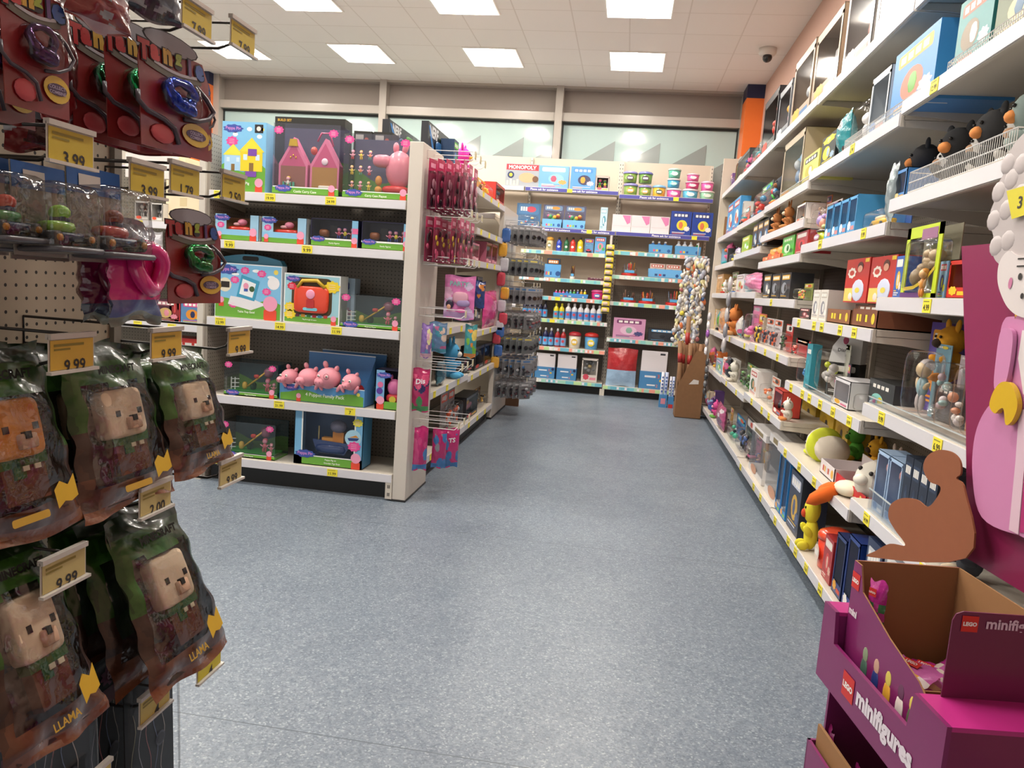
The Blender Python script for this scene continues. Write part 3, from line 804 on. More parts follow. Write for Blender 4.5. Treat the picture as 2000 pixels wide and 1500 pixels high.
def riser(w, h):
    r = empty('clear_riser'); m = MB(); m.box(-w/2, w/2, 0, .003, 0, h, CLEAR); m.box(-w/2, w/2, -.001, .004, h-.004, h, C('#c9d0d0', .15, 0, .5)); m.build('panel', r)
    m = MB(); m.box(-w/2, w/2, 0, .02, 0, .003, C('#cfd3d2', .2)); m.build('foot', r); return r
KIND = {
 'box': lambda w, h, o: g_box(w, h, o.get('d', .12), o['c'], o.get('s', 1), o.get('t')),
 'win': lambda w, h, o: g_win(w, h, o.get('d', .12), o['c'], o.get('s', 1), o.get('toy'), o.get('back', '#3a3f4a'), o.get('t'), o.get('k'), o.get('band', .2)),
 'blister': lambda w, h, o: g_blister(w, h, o.get('d', .06), o['c'], o.get('s', 1), o.get('toy'), o.get('k'), o.get('ch', .3), o.get('t')),
 'bottle': lambda w, h, o: g_bottle(w, h, o['c']),
 'tub': lambda w, h, o: g_tub(w, h, o['c']),
 'bag': lambda w, h, o: g_bag(w, h, o.get('d', .06), o['c'], o.get('s', 1), o.get('t'), o.get('n', 'foil_bag'), o.get('band'), True),
 'plush': lambda w, h, o: g_plush(h, o['c'], o.get('s', 1), False, o.get('ears', .5)),
 'tray': lambda w, h, o: g_tray(w, h, o.get('d', .15), o['c'], 0, None, 1, o.get('t')),
 'pot': lambda w, h, o: g_pot(w, h, o['c'], o.get('s', 1)),
 'basket': lambda w, h, o: basket(w, h, o.get('d', .1)),
 'riser': lambda w, h, o: riser(w, h),
}
CATS = {'box': 'boxed toy', 'win': 'boxed toy', 'blister': 'toy pack', 'bottle': 'bottle', 'tub': 'tub', 'bag': 'bag', 'plush': 'soft toy', 'tray': 'display tray', 'pot': 'pen pot', 'basket': 'wire basket', 'riser': 'shelf riser'}
TINT = {}
def goods(kind, w, h, o, loc, rz, label, group=None):
    key = (kind, round(w, 3), round(h, 3), str(sorted((k, str(v)) for k, v in o.items())))
    r = make(key, lambda: KIND[kind](w, h, o))
    r.location = loc; r.rotation_euler = (o.get('rx', 0), o.get('ry', 0), rz+o.get('rz', 0))
    if 'name' in o: r.name = o['name']
    if 'sx' in o: r.scale = (o['sx'], o.get('sy', 1), 1)
    tag(r, label, o.get('cat', CATS[kind]), group); return r
def row_front(X0pix, X1pix, toppix, kind, o, desc, n, Y, Z, where, gap=.04, base=None):
    """n equal goods in a row facing the viewer on the shelf whose top is Z, front edge at depth Y"""
    xa, xb = x_of(X0pix, Y, Z), x_of(X1pix, Y, Z); xm = (xa+xb)/2
    h = z_of(toppix, xm, Y)-Z; wd = (xb-xa)/n
    for i in range(n):
        od = ordw(i, n); lab = desc+((', '+od) if od else '')+', '+where
        goods(kind, wd*(1-gap), h, o, (xa+wd*(i+.5), Y, Z), 0, lab, desc+' '+where if n > 1 else None)
OCC = {}
FLN = ('bottom', 'second', 'third', 'fourth', 'fifth', 'sixth', 'seventh')
def level_of(y, z):
    """bay and shelf (index, top height, free height above) that carry a thing at depth y, height z"""
    bn = min(BAYS, key=lambda b: 0 if BAYS[b][0] <= y <= BAYS[b][1] else min(abs(y-BAYS[b][0]), abs(y-BAYS[b][1])))
    zz = BAYS[bn][2]; i = min(range(len(zz)), key=lambda k: abs(zz[k]+.0555-z))
    return bn, i, zz[i]+.0555, (zz[i+1]-zz[i]-.0555 if i+1 < len(zz) else 9)
def where_of(bn, i):
    return '%s shelf, %s' % ('top' if i == len(BAYS[bn][2])-1 else FLN[i], BAYN[bn])
def row_right(p0, p1, top, kind, o, desc, n, Z, where, X=1.02, gap=.06):
    """the same on the right wall shelves, which look across the aisle"""
    bn, i0, Zs, free = level_of((y_of(p0, X, Z)+y_of(p1, X, Z))/2, Z); Z = Zs
    ya, yb = y_of(p0, X, Z), y_of(p1, X, Z); ym = (ya+yb)/2
    h = max(.03, z_of(top, X, ym)-Z); wd = (ya-yb)/n; h = min(h, free-.012)
    if kind not in ('basket', 'riser'): OCC.setdefault((bn, i0), []).append((min(ya, yb), max(ya, yb)))
    for i in range(n):
        od = ordw(i, n); w2 = where_of(bn, i0); lab = desc+((', '+od) if od else '')+', '+w2
        goods(kind, abs(wd)*(1-gap), h, o, (X, ya-wd*(i+.5), Z), -PI/2, lab, desc+' '+w2 if n > 1 else None)
CN = {'#3a3f48': 'dark grey', '#b9302c': 'red', '#2f5fa8': 'blue', '#d9a92e': 'amber', '#e3e0da': 'white', '#5c9c46': 'green', '#c9628c': 'pink', '#6a4a8c': 'purple', '#2f8f98': 'teal', '#8a5c3a': 'brown', '#d9d24a': 'yellow', '#d9702e': 'orange', '#8fb8d8': 'pale blue', '#c9b8a0': 'beige', '#1f1f24': 'black'}
def fill_right():
    """the rest of each shelf is packed with mixed toys"""
    rnd = random.Random(77); used = set(); cs = list(CN)
    for bn, (y0, y1, zs) in BAYS.items():
        for i in range(len(zs)):
            occ = sorted(OCC.get((bn, i), [])); z = zs[i]+.0555; free = (zs[i+1]-z if i+1 < len(zs) else .34)
            lo = max(y0, 2.2)+.03; cur = lo; gaps = []
            for a, b in occ+[(y1-.03, y1)]:
                if a-cur > .075: gaps.append((cur, a))
                cur = max(cur, b)
            for a, b in gaps:
                n = max(1, int((b-a)/rnd.uniform(.11, .17))); wd = (b-a)/n
                if (bn, i) in SKIP: continue
                for k in range(n):
                    h = min(free-.02, rnd.uniform(.13, .26))
                    if h < .05: continue
                    kind = rnd.choice(('win', 'blister', 'win', 'blister', 'box', 'plush', 'bag') if h > .1 else ('box',))
                    for tr in range(60):
                        c1, c2, c3 = rnd.sample(cs, 3)
                        word = {'win': 'window boxed toy', 'blister': 'carded toy', 'box': 'boxed toy', 'plush': 'soft toy', 'bag': 'film bag'}[kind]
                        lab = '%s and %s %s, %s' % (CN[c1], CN[c2], word, where_of(bn, i))
                        if lab not in used: break
                    used.add(lab); hh = h if kind != 'plush' else min(h, wd*1.5)
                    t = [rnd.choice(cs), rnd.choice(cs), '#e0b090', rnd.choice(cs)]
                    goods(kind, min(wd, .2)*.92, hh, dict(c=[c1, c2, c3], s=rnd.randint(1, 400), toy=t, back='#2c3038', d=.1, ears=rnd.random()), (1.03+rnd.uniform(0, .05), a+wd*(k+.5), z), -PI/2+rnd.uniform(-.12, .12), lab)
SKIP = {('B', 1), ('A', 4), ('A', 6), ('B', 3), ('A', 2), ('A', 5)}

# ------------------------------------------------------------------ right wall goods
SH = {}
for bn, (y0, y1, zs) in BAYS.items():
    for i, z in enumerate(zs): SH[(bn, i)] = z+.0555
FL = {'A': ['bottom', 'second', 'third', 'fourth', 'fifth', 'sixth', 'top'], 'B': ['bottom', 'second', 'third', 'fourth', 'fifth', 'sixth', 'top'],
      'C': ['bottom', 'second', 'third', 'fourth', 'fifth', 'sixth', 'seventh', 'top'], 'D': ['bottom', 'second', 'third', 'fourth', 'fifth', 'sixth', 'top'], 'E': ['bottom', 'second', 'third', 'fourth', 'fifth', 'sixth', 'top']}
def S(bn, i, items):
    for it in items:
        p0, p1, top, kind, o, desc = it[:6]; n = it[6] if len(it) > 6 else 1
        o = dict(o); X = o.pop('X', 1.025); dz = o.pop('dz', 0)
        row_right(p0, p1, top, kind, o, desc, n, SH[(bn, i)]+dz, '%s shelf, %s' % (FL[bn][i], BAYN[bn]), X)
PK = ['#d98aa4', '#f0d9cf', '#c94f7c', '#8c5a3c']
RD = ['#b3262a', '#e8d8c8', '#30508c', '#2a2220']
MX = ['#c9b7a0', '#e8e2d8', '#8fb4d8', '#c95c4a']
# top shelf: big boxes almost to the ceiling
S('E', 6, [(1437, 1461, 302, 'win', dict(c=['#45464c', '#c9c4be', '#7a6a66'], d=.15, s=3), 'dark grey boxed toy'),
           (1461, 1482, 268, 'blister', dict(c=['#35a3a0', '#d8453c', '#e8e4de'], d=.08, s=4, toy=['#d8392f', '#2f8f9c']), 'teal card toy with red figure')])
S('D', 6, [(1483, 1512, 186, 'win', dict(c=['#25252a', '#e2493a', '#888'], d=.15, s=5, toy=['#e2402f', '#e2402f', '#28282c', '#e2402f'], kind='dolls'), 'black boxed toy with red robot'),
           (1513, 1538, 168, 'win', dict(c=['#8f949b', '#c3c9cf', '#55616e'], d=.15, s=6), 'grey boxed toy with window')])
S('C', 7, [(1540, 1580, 100, 'win', dict(c=['#b8a28c', '#e0b048', '#4a78a8'], d=.2, s=7, toy=['#6a93b8', '#c9ced4'], back='#586470'), 'tan boxed doll with blue outfit'),
           (1581, 1634, 40, 'win', dict(c=['#b39b80', '#d9a33c', '#9db0c0'], d=.2, s=8, toy=['#7d96ac', '#dcdfe2'], back='#5c666e'), 'tall tan window box')])
S('B', 6, [(1640, 1700, -60, 'win', dict(c=['#b7b2ae', '#e9e5e0', '#a88c8c'], d=.22, s=9, toy=['#e5dfdc', '#c59a94', '#b9b4b4'], back='#8f8a8a'), 'large pale window box'),
           (1702, 1790, -190, 'win', dict(c=['#c2bdb8', '#efe9e2', '#b9a3a3'], d=.22, s=10, toy=['#efe9e6', '#cda9a0'], back='#8f8a8a'), 'large white window box')])
S('A', 6, [(1830, 2000, -420, 'win', dict(c=['#bdb7b0', '#e9e5e0', '#9fa8b0'], d=.22, s=11, toy=['#efe9e6', '#b9a9a0'], back='#8f8a8a'), 'very large pale window box')])
# second shelf from the top
S('E', 5, [(1417, 1441, 392, 'box', dict(c=['#4a9bd4', '#b82f3a', '#f0e4d8', '#c0432f'], d=.1, s=2), 'blue and red craft pack', 2),
           (1442, 1452, 405, 'blister', dict(c=['#d85c40', '#35a0a8', '#efe'], d=.05, s=3), 'small orange card pack')])
S('D', 5, [(1464, 1486, 358, 'blister', dict(c=['#17202e', '#4cc04a', '#2f7fb8'], d=.08, s=4, toy=['#55c94a', '#2a7fae', '#d8392f'], k='lumps', ch=.25), 'black card pack with green blaster'),
           (1487, 1507, 346, 'blister', dict(c=['#1a2534', '#4cc04a', '#d8453c'], d=.08, s=5, toy=['#4cc04a', '#d8392f', '#2a7fae'], k='lumps', ch=.25), 'black card pack with blue dart toy')])
S('C', 6, [(1521, 1562, 266, 'win', dict(c=['#bfae96', '#d9a23c', '#8fa9bd'], d=.2, s=12, toy=['#8fb6d6', '#cfd6dc', '#6f93b8'], back='#7d97ac', band=.1), 'tan boxed doll with pale blue figure'),
           (1564, 1596, 300, 'box', dict(c=['#e0da6a', '#26262a', '#b9b24a', '#e9e4d8'], d=.2, s=13), 'yellow printed game box'),
           (1600, 1629, 262, 'box', dict(c=['#1e1d1e', '#e8d63a', '#e8d63a', '#9db9cf'], d=.2, s=14, t='CITY'), 'black and yellow boxed game'),
           (1520, 1640, 352, 'riser', dict(X=1.006), 'long clear plastic riser')])
S('B', 5, [(1648, 1690, 185, 'blister', dict(c=['#cfd0d2', '#e7e4e2', '#8fa0b0'], d=.12, s=15, toy=['#efeeee', '#dfe0e4', '#f4efe9'], k='dolls', ch=.1), 'clear pack with white gowned doll'),
           (1690, 1728, 140, 'win', dict(c=['#cfd6dc', '#4a93cf', '#e8b0a8'], d=.2, s=16, toy=['#e8e4e2', '#bcd'], back='#9fb0bf'), 'white boxed doll with blue strip'),
           (1732, 1822, 75, 'box', dict(c=['#3f8ccf', '#e2a03a', '#cf6a52', '#6aa84a', '#e9e4da'], d=.28, s=17), 'big blue playset box with orange track'),
           (1645, 1800, 232, 'basket', dict(X=1.004), 'white wire riser')])
S('A', 5, [(1858, 1932, -20, 'box', dict(c=['#3a8a8c', '#cf5a40', '#7a6a52', '#cfe0e4'], d=.28, s=18), 'green jungle playset box'),
           (1935, 2040, -60, 'box', dict(c=['#5a6a48', '#c9704a', '#c9b58c', '#3f6a8c'], d=.28, s=19), 'khaki animal playset box'),
           (1845, 2060, 60, 'basket', dict(X=1.004), 'white wire riser')])
# C/D small upper shelves
S('C', 5, [(1500, 1545, 405, 'plush', dict(c=['#b0713f', '#c98a52', '#e8d0b0'], ears=1.6), 'orange deer soft toy', 2),
           (1553, 1571, 398, 'win', dict(c=['#e9e2dc', '#d97f6a', '#b96048'], d=.12, s=20, toy=['#c98a5a', '#e0b09a']), 'white boxed doll'),
           (1572, 1600, 392, 'blister', dict(c=['#e9dfdc', '#e28a7c', '#b7a0e0'], d=.1, s=21, toy=['#f0a890', '#d9e0a0', '#b9a0e0'], k='lumps', ch=.15), 'clear pack of pastel toys')])
S('D', 4, [(1467, 1498, 430, 'box', dict(c=['#1c1b1c', '#c9a23c', '#4f7fae', '#d9d4c8'], d=.12, s=22), 'black gift box', 3),
           (1447, 1462, 462, 'box', dict(c=['#9cb83a', '#e0c63a', '#7ec04a', '#efe'], d=.1, s=23), 'lime green boxed toy', 1)])
S('E', 4, [(1419, 1436, 488, 'blister', dict(c=['#a89ac4', '#e8d83a', '#e8e4de'], d=.08, s=24, toy=['#e8d83a', '#e8d83a'], k='lumps', ch=.2), 'pack with yellow ring toy'),
           (1437, 1446, 484, 'bag', dict(c=['#b9a4cf', '#e8e2ea'], d=.05, s=2), 'lilac film bag')])
S('C', 4, [(1496, 1524, 466, 'bottle', dict(c=['#e09c30', '#d88a28', '#e0a85a', '#cf5a2a']), 'orange plastic skittle', 2),
           (1525, 1549, 452, 'box', dict(c=['#52b83c', '#7ed65a', '#c9e0c0', '#2f6a2a'], d=.14, s=25), 'bright green boxed toy'),
           (1551, 1575, 444, 'box', dict(c=['#a8242c', '#e4d9d4', '#c9383c', '#5a1a1c'], d=.14, s=26), 'dark red boxed toy'),
           (1488, 1525, 520, 'tray', dict(c=['#e0784a', '#efd0a0', '#c9442a'], d=.04, X=1.008), 'low orange display tray')])
S('C', 3, [(1488, 1503, 536, 'box', dict(c=['#2a2a2e', '#d9a52a', '#6f7480', '#e9e2d6'], d=.14, s=27), 'black and gold boxed figure'),
           (1504, 1541, 534, 'box', dict(c=['#2e2e33', '#d9a52a', '#8a8f98', '#1a1a1c'], d=.14, s=28), 'black boxed figure with gold edges', 2),
           (1543, 1560, 552, 'blister', dict(c=['#8a9a5a', '#e0c04a', '#cf5a4a'], d=.08, s=29), 'green card animal pack')])
S('D', 3, [(1453, 1487, 534, 'bag', dict(c=['#e07aa8', '#f0b0cf', '#6ab8d8'], d=.1, s=3), 'puffy pink film bag'),
           (1436, 1451, 536, 'box', dict(c=['#d6d0d4', '#6a3040', '#b9c48a', '#c9442a'], d=.12, s=30), 'white boxed doll with dark picture')])
S('E', 3, [(1398, 1410, 536, 'box', dict(c=['#b98a52', '#a87a45', '#c99a62'], d=.12, s=31), 'brown cardboard carton'),
           (1412, 1424, 530, 'blister', dict(c=['#8a6a42', '#6aa04a', '#e8e0d0'], d=.08, s=32), 'brown card pack with green toy')])
# shelf at chest height
S('B', 4, [(1608, 1668, 392, 'win', dict(c=['#4fa3dc', '#e9eef2', '#d98a8a'], d=.14, s=33, toy=['#e9cfc4', '#9fc9c0', '#c9b0cf', '#d9d4cf'], back='#c4c2c2', band=.3), 'blue topped boxed doll', 4),
           (1583, 1606, 446, 'tub', dict(c=['#c9d43a', '#3a3436', '#b98ab0']), 'lime slime canister', 1),
           (1672, 1722, 400, 'blister', dict(c=['#1e4f9c', '#e3b42a', '#cf3a2f'], d=.12, s=34, toy=['#e3b42a', '#e8d0a8', '#cf3a2f'], k='car', ch=.18), 'blue pack with yellow rescue vehicle')])
S('A', 4, [(1730, 1742, 318, 'bag', dict(c=['#8a979c', '#9fb0b4'], d=.05, s=4), 'silver grey film bag'),
           (1743, 1766, 330, 'win', dict(c=['#3f80c4', '#e0c88a', '#c9a04a'], d=.12, s=35, toy=['#c9a052', '#c9a052', '#d9b876'], k='lumps'), 'blue boxed bead toy'),
           (1768, 1990, 300, 'basket', dict(X=1.004, d=.2), 'white wire basket')])
for i, (px, kc) in enumerate(((1785, '#26262a'), (1815, '#d9d6d2'), (1850, '#2a2a2c'), (1880, '#cfccc8'), (1915, '#3a3a3c'), (1950, '#c9c6c2'), (1985, '#8a9a96'))):
    z = SH[('A', 4)]
    goods('plush', .2, .21 if i % 2 else .25, dict(c=[kc, '#e4e2de', '#d98a4a'] if i % 2 == 0 else [kc, '#2a2a2c', '#c9a080'], ears=.2, s=i), (1.11+.04*(i % 2), y_of(px, 1.12, z), z), -PI/2+.3*(i % 3-1),
          ('black and white sea creature plush, %s in the wire basket' if i % 2 == 0 else 'pale furry plush, %s in the wire basket') % ordw(i, 7), 'soft toys in the wire basket')
z = SH[('A', 4)]
# red doll boxes and yellow trays, second bay, fourth shelf
S('B', 3, [(1583, 1612, 566, 'box', dict(c=['#dedad2', '#b9b2a8', '#8a8a94', '#e9e6e0'], d=.2, s=36), 'plain white carton', 2),
           (1560, 1581, 602, 'box', dict(c=['#2c2326', '#b9505a', '#8a3a44', '#d9b0b0'], d=.1, s=37), 'small dark boxed toy'),
           (1613, 1660, 604, 'tray', dict(c=['#8a5a3c', '#e8d83a', '#e8c83a'], d=.25), 'brown tray with yellow flap', 1),
           (1661, 1712, 604, 'tray', dict(c=['#7a4a34', '#e8d83a', '#e8c83a'], d=.25), 'deep brown open tray')])
zB = SH[('B', 3)]
for i, (a, b) in enumerate(((1646, 1690), (1693, 1742))):
    X = 1.06; z0 = zB+.105; ya, yb = y_of(a, X, z0), y_of(b, X, z0); ym = (ya+yb)/2; h = z_of(505-5*i, X, ym)-z0; wv = ya-yb
    def mk():
        r = empty('doll_box'); m = MB(); m.box(-wv/2, wv/2, 0, .14, 0, h, C('#c22f28', .4, 0, .2)); m.build('carton', r)
        m = MB(); m.burst(-wv*.22, h*.68, wv*.17, h*.12, C('#eee6dc', .4), -.001, 8, .1); m.rect(wv*.3, wv*.46, h*.9, h*.98, C('#e8c83a', .4), -.001); m.disc(-wv*.22, h*.68, wv*.1, h*.06, C('#c9483c', .4), -.0015)
        m.rect(-wv*.48, -wv*.1, h*.03, h*.33, C('#e8cf6a', .4), -.001)
        m.disc(wv*.12, h*.82, wv*.12, h*.1, C('#5a3026', .4), -.0012); m.disc(wv*.12, h*.76, wv*.1, h*.08, C('#e0a58c', .4), -.0014)
        m.ell((wv*.1, 0, h*.28), (wv*.26, .002, h*.25), C('#c9cfe4', .5), None, 6); m.disc(wv*.1, h*.28, wv*.1, h*.06, C('#e8d45a', .4), -.0024)
        m.ell((-wv*.2, 0, h*.14), (wv*.1, .002, h*.1), C('#e8d8cf', .5), None, 5)
        m.build('printed_picture', r); return r
    r = mk(); r.location = (X, ym, z0); r.rotation_euler = (0, 0, -PI/2)
    tag(r, 'red boxed baby doll with white blue outfit, %s stacked over trays' % ('left one' if i == 0 else 'right one'), 'boxed doll', 'red doll boxes')
r = goods('box', .5, .1, dict(c=['#6a4030', '#8a5a40'], d=.16), (1.06+.02, (y_of(1646, 1.06, zB)+y_of(1742, 1.06, zB))/2, zB), -PI/2, 'long brown carton carrying the two red doll boxes')
S('A', 3, [(1742, 1757, 500, 'box', dict(c=['#2f5cb0', '#e8e4da', '#e0b83a', '#d8d4cc'], d=.14, s=38), 'blue boxed toy with white stripe'),
           (1828, 1843, 510, 'box', dict(c=['#8fb9dc', '#cf4a5a', '#4a4a9c', '#d9d43a'], d=.14, s=40), 'slim pale blue boxed toy'),
           (1845, 1890, 506, 'win', dict(c=['#cf2f26', '#e8c02a', '#e8c02a'], d=.2, s=41, toy=['#4a5452', '#6a7472'], back='#202422', k='car', band=.28), 'red and yellow boxed dark truck')])
# lime framed blister on that shelf
zA = SH[('A', 3)]; X = 1.0; ya, yb = y_of(1757, X, zA), y_of(1824, X, zA); h = z_of(440, X, (ya+yb)/2)-zA; wv = ya-yb
r = empty('blister_pack'); m = MB(); lime = C('#c6dc2a', .35, 0, .3)
for a, b, c, d in ((-wv/2, -wv/2+wv*.1, 0, h), (wv/2-wv*.1, wv/2, 0, h), (-wv/2, wv/2, 0, h*.06), (-wv/2, wv/2, h*.84, h)): m.box(a, b, .0, .004, c, d, lime)
m.box(-wv/2, wv/2, .06, .063, 0, h, C('#857f6a', .5)); m.rect(-wv*.05, wv*.38, h*.8, h*.95, C('#9a6a8c', .4), -.001); m.rect(-wv*.5, wv*.1, h*.0, h*.07, C('#6a3f7c', .4), -.001)
m.ribbon([(-wv*.4, h*.12), (-wv*.1, h*.14), (wv*.2, h*.24), (wv*.42, h*.4)], h*.05, C('#e8c83a', .3), -.002); m.build('frame', r)
m = MB(); toy_shapes(m, wv*.7, h*.68, .03, h*.1, ['#c9b08c', '#b9a07c', '#d9a07a', '#a08a6a'], 3, 'lumps'); doll_blob(m, wv*.22, -.01, 0, h*.4, ['#e08a3a', '#e8a04a', '#e0b07a', '#d9902a'], 2); m.build('toy', r)
m = MB(); m.rbox((0, .02, h*.45), (wv*.41, .04, h*.38), CLEAR, .3, 6); m.build('bubble', r)
r.location = (X, (ya+yb)/2, zA); r.rotation_euler = (0, 0, -PI/2); tag(r, 'lime green framed blister pack with animal toys at the shelf edge', 'toy pack')
# shelves below eye level
S('E', 2, [(1404, 1418, 602, 'bag', dict(c=['#c98a52', '#d9b08a', '#8a5a3a'], d=.08, s=5), 'brown film bag'),
           (1419, 1432, 596, 'plush', dict(c=['#c9783a', '#d9a06a', '#e8d0b0']), 'orange tiger soft toy')])
S('D', 2, [(1447, 1462, 596, 'blister', dict(c=['#e070a8', '#f0a0c8', '#d9d0e0'], d=.08, s=42, toy=['#e07ab0', '#f0b8d4'], k='lumps', ch=.2), 'pink pack of beads'),
           (1463, 1477, 612, 'blister', dict(c=['#e25a2f', '#e8c02a', '#26262a'], d=.06, s=43, toy=['#26262a', '#e8c02a'], ch=.3), 'orange card action pack', 1)])
S('C', 2, [(1478, 1507, 622, 'blister', dict(c=['#e6e2e4', '#e2602f', '#2a2a2e'], d=.06, s=44, toy=['#3a3444', '#3a3444', '#e0602f'], ch=.25), 'white card action pack', 2),
           (1508, 1521, 632, 'blister', dict(c=['#c8322a', '#e8e4de', '#1e1e20'], d=.08, s=45, toy=['#1e1e20', '#2f5a2f'], k='lumps'), 'red card creature pack'),
           (1522, 1548, 662, 'blister', dict(c=['#b8242a', '#cf4a4a', '#e0c0a0'], d=.1, s=46, toy=['#c22a2a', '#a02022', '#d86a5a'], k='lumps', ch=.2), 'red pack with dragon toy'),
           (1549, 1561, 676, 'blister', dict(c=['#c83a3a', '#3f80b8', '#e8e4de'], d=.1, s=47, toy=['#3f80b8', '#cf4a4a']), 'small red and blue action pack')])
S('B', 2, [(1568, 1578, 672, 'box', dict(c=['#2f8fa0', '#2a7f90', '#3fa0b0'], d=.05, s=48), 'thin teal boxed toy'),
           (1580, 1604, 668, 'blister', dict(c=['#cfd0c0', '#d9e05a', '#e8e6e0'], d=.12, s=49, toy=['#c9d43a', '#d9d4cf', '#b9b4b0'], k='lumps', ch=.1), 'clear pack with lime toy'),
           (1625, 1656, 740, 'win', dict(c=['#dddcdf', '#e0a82a', '#c96a8a'], d=.15, s=50, toy=['#e0a82a', '#e8e4e4', '#c9a0b0'], back='#e4e2e4', band=.2), 'white boxed egg toy'),
           (1657, 1676, 764, 'blister', dict(c=['#1c1c20', '#8ad0e0', '#c94a7c'], d=.15, s=51, toy=['#c94a7c', '#e8e4e6'], k='lumps', ch=.1), 'black and pink pack with ball'),
           (1570, 1624, 778, 'riser', dict(X=1.006), 'long low clear riser')])
zz = SH[('B', 2)]
# white house shaped carton with script lettering, standing on black crates
X = 1.2; ya = y_of(1652, 1.14, zz+.2)+.02; yb = ya; wv = .16; h = .15
r = goods('box', wv, .17, dict(c=['#1a1a1c', '#e8e6e4', '#d9d6d4', '#3a3a3c'], d=.1), (X-.06, (ya+yb)/2, zz), -.6, 'black boxed toy under the white house shaped carton')
r = empty('house_carton'); m = MB(); m.prism([(-wv/2, 0), (wv/2, 0), (wv/2, h*.95), (wv*.1, h*1.05), (-wv*.15, h), (-wv*.42, h*.55)], 0, .08, C('#e6e4e4', .4)); m.build('carton', r)
m = MB(); m.text('Disney', -wv*.02, h*.42, wv*.62, h*.16, INK, -.001, .01); m.ell((-wv*.02, 0, h*.78), (wv*.09, .002, h*.14), C('#a83a5c', .4), None, 6); m.text('store', wv*.1, h*.26, wv*.2, h*.07, INK, -.001); m.build('print', r)
r.location = (X-.06, (ya+yb)/2, zz+.172); r.rotation_euler = (0, 0, -.6); tag(r, 'white house shaped carton with black script lettering and pink oval', 'boxed toy')
S('A', 2, [(1745, 1772, 668, 'blister', dict(c=['#6f9cae', '#2f4a5a', '#e0c83a'], d=.12, s=52, toy=['#8fb0b8', '#c9b08a', '#b9b0b0'], k='dolls', ch=.08), 'bell shaped pale blue doll pack'),
           (1776, 1806, 690, 'blister', dict(c=['#b9aab0', '#d9d0d4', '#8a7f84'], d=.14, s=53, toy=['#cfc4c8', '#b09aa0', '#8fb0b0'], k='lumps', ch=.08), 'tall clear blister with pale figure', 1),
           (1809, 1838, 705, 'blister', dict(c=['#d98a3a', '#e8e0d8', '#5a4a98'], d=.12, s=153, toy=['#e0d8d4', '#b9b0b4', '#c98a6a'], k='lumps', ch=.3), 'orange carded clear blister', 1),
           (1840, 1880, 700, 'blister', dict(c=['#b98a6a', '#d9b08a', '#8a6a5c'], d=.14, s=54, toy=['#c9a08a', '#9a7a6a', '#8fb0b4'], k='lumps', ch=.08), 'tall clear blister with brown figure', 2),
           (1690, 1740, 745, 'box', dict(c=['#2f3436', '#3a4042', '#8ad0c8', '#e0c83a'], d=.2, s=55, X=1.1), 'dark grey playset box'),
           (1690, 1995, 828, 'riser', dict(X=1.006), 'long clear shelf riser')])
zz = SH[('A', 2)]
r = goods('box', .26, z_of(646, 1.2, 2.5)-zz, dict(c=['#5a4a98', '#e8a02a', '#e8902a', '#6a5aa8'], d=.1), (1.2, y_of(1845, 1.2, zz+.3), zz), -PI/2, 'purple boxed toy with orange monster plush in front')
m = MB(); 
r = g_plush(.22, ['#e8a42a', '#e8902a', '#3a2a1c'], 3); r.location = (1.16, y_of(1845, 1.16, zz+.3), zz+.13); r.rotation_euler = (0, 0, -PI/2); tag(r, 'orange plush monster on the third shelf beside the purple display panel', 'soft toy')
r = goods('box', .24, .13, dict(c=['#3a3a40', '#55555c'], d=.1), (1.14, y_of(1845, 1.14, zz), zz), -PI/2, 'low dark box under the orange plush monster')
S('E', 1, [(1397, 1408, 702, 'box', dict(c=['#8fb8c8', '#9a5ab0', '#7ec04a', '#e8e4da'], d=.12, s=56), 'pale blue boxed craft'),
           (1409, 1419, 700, 'box', dict(c=['#efece8', '#e2502a', '#e2502a', '#6aa84a'], d=.12, s=57), 'white boxed toy with red strip')])
S('D', 1, [(1421, 1433, 704, 'plush', dict(c=['#d9d4c8', '#c9c0b0', '#5a7a3a']), 'cream soft toy'),
           (1434, 1456, 712, 'blister', dict(c=['#4a7a3a', '#7aa04a', '#e0c83a'], d=.1, s=58, toy=['#3f7a34', '#5a9a44', '#2a4a24'], k='lumps', ch=.2), 'green dinosaur pack', 2)])
S('C', 1, [(1462, 1476, 722, 'box', dict(c=['#e8e4e0', '#b83a3a', '#4a6a4a', '#d9a07a'], d=.14, s=59), 'white arched boxed toy'),
           (1477, 1492, 735, 'blister', dict(c=['#e4e0dc', '#e07a4a', '#2a2a2c'], d=.1, s=60, toy=['#e07a4a', '#2a2a2c', '#e8e4de']), 'white card animal pack'),
           (1493, 1507, 760, 'blister', dict(c=['#9ab85a', '#d9503a', '#5a80a8'], d=.1, s=61, toy=['#a0c04a', '#c96a5a'], k='lumps'), 'green shell shaped toy pack'),
           (1508, 1524, 760, 'win', dict(c=['#c9443a', '#e8e2dc', '#4f80a8'], d=.12, s=62, toy=['#6a90b0', '#e8e0d8']), 'red edged boxed toy'),
           (1525, 1536, 778, 'plush', dict(c=['#e8e0d4', '#d9884a', '#2a1f1a']), 'white and orange soft toy')])
zz = SH[('B', 1)]
for i, (a, b) in enumerate(((1562, 1588), (1596, 1622), (1626, 1650))):
    X = 1.28; ya, yb = y_of(a, X, zz), y_of(b, X, zz); w_ = ya-yb; ym = (ya+yb)/2
    r = goods('box', w_, .26, dict(c=['#c9a52a', '#2a2622', '#b08c20', '#2a2622'], d=.12, t='ty'), (X, ym, zz), -PI/2, 'mustard yellow box with black lettering, %s behind the soft toys' % ordw(i, 3), 'yellow boxes behind the soft toys')
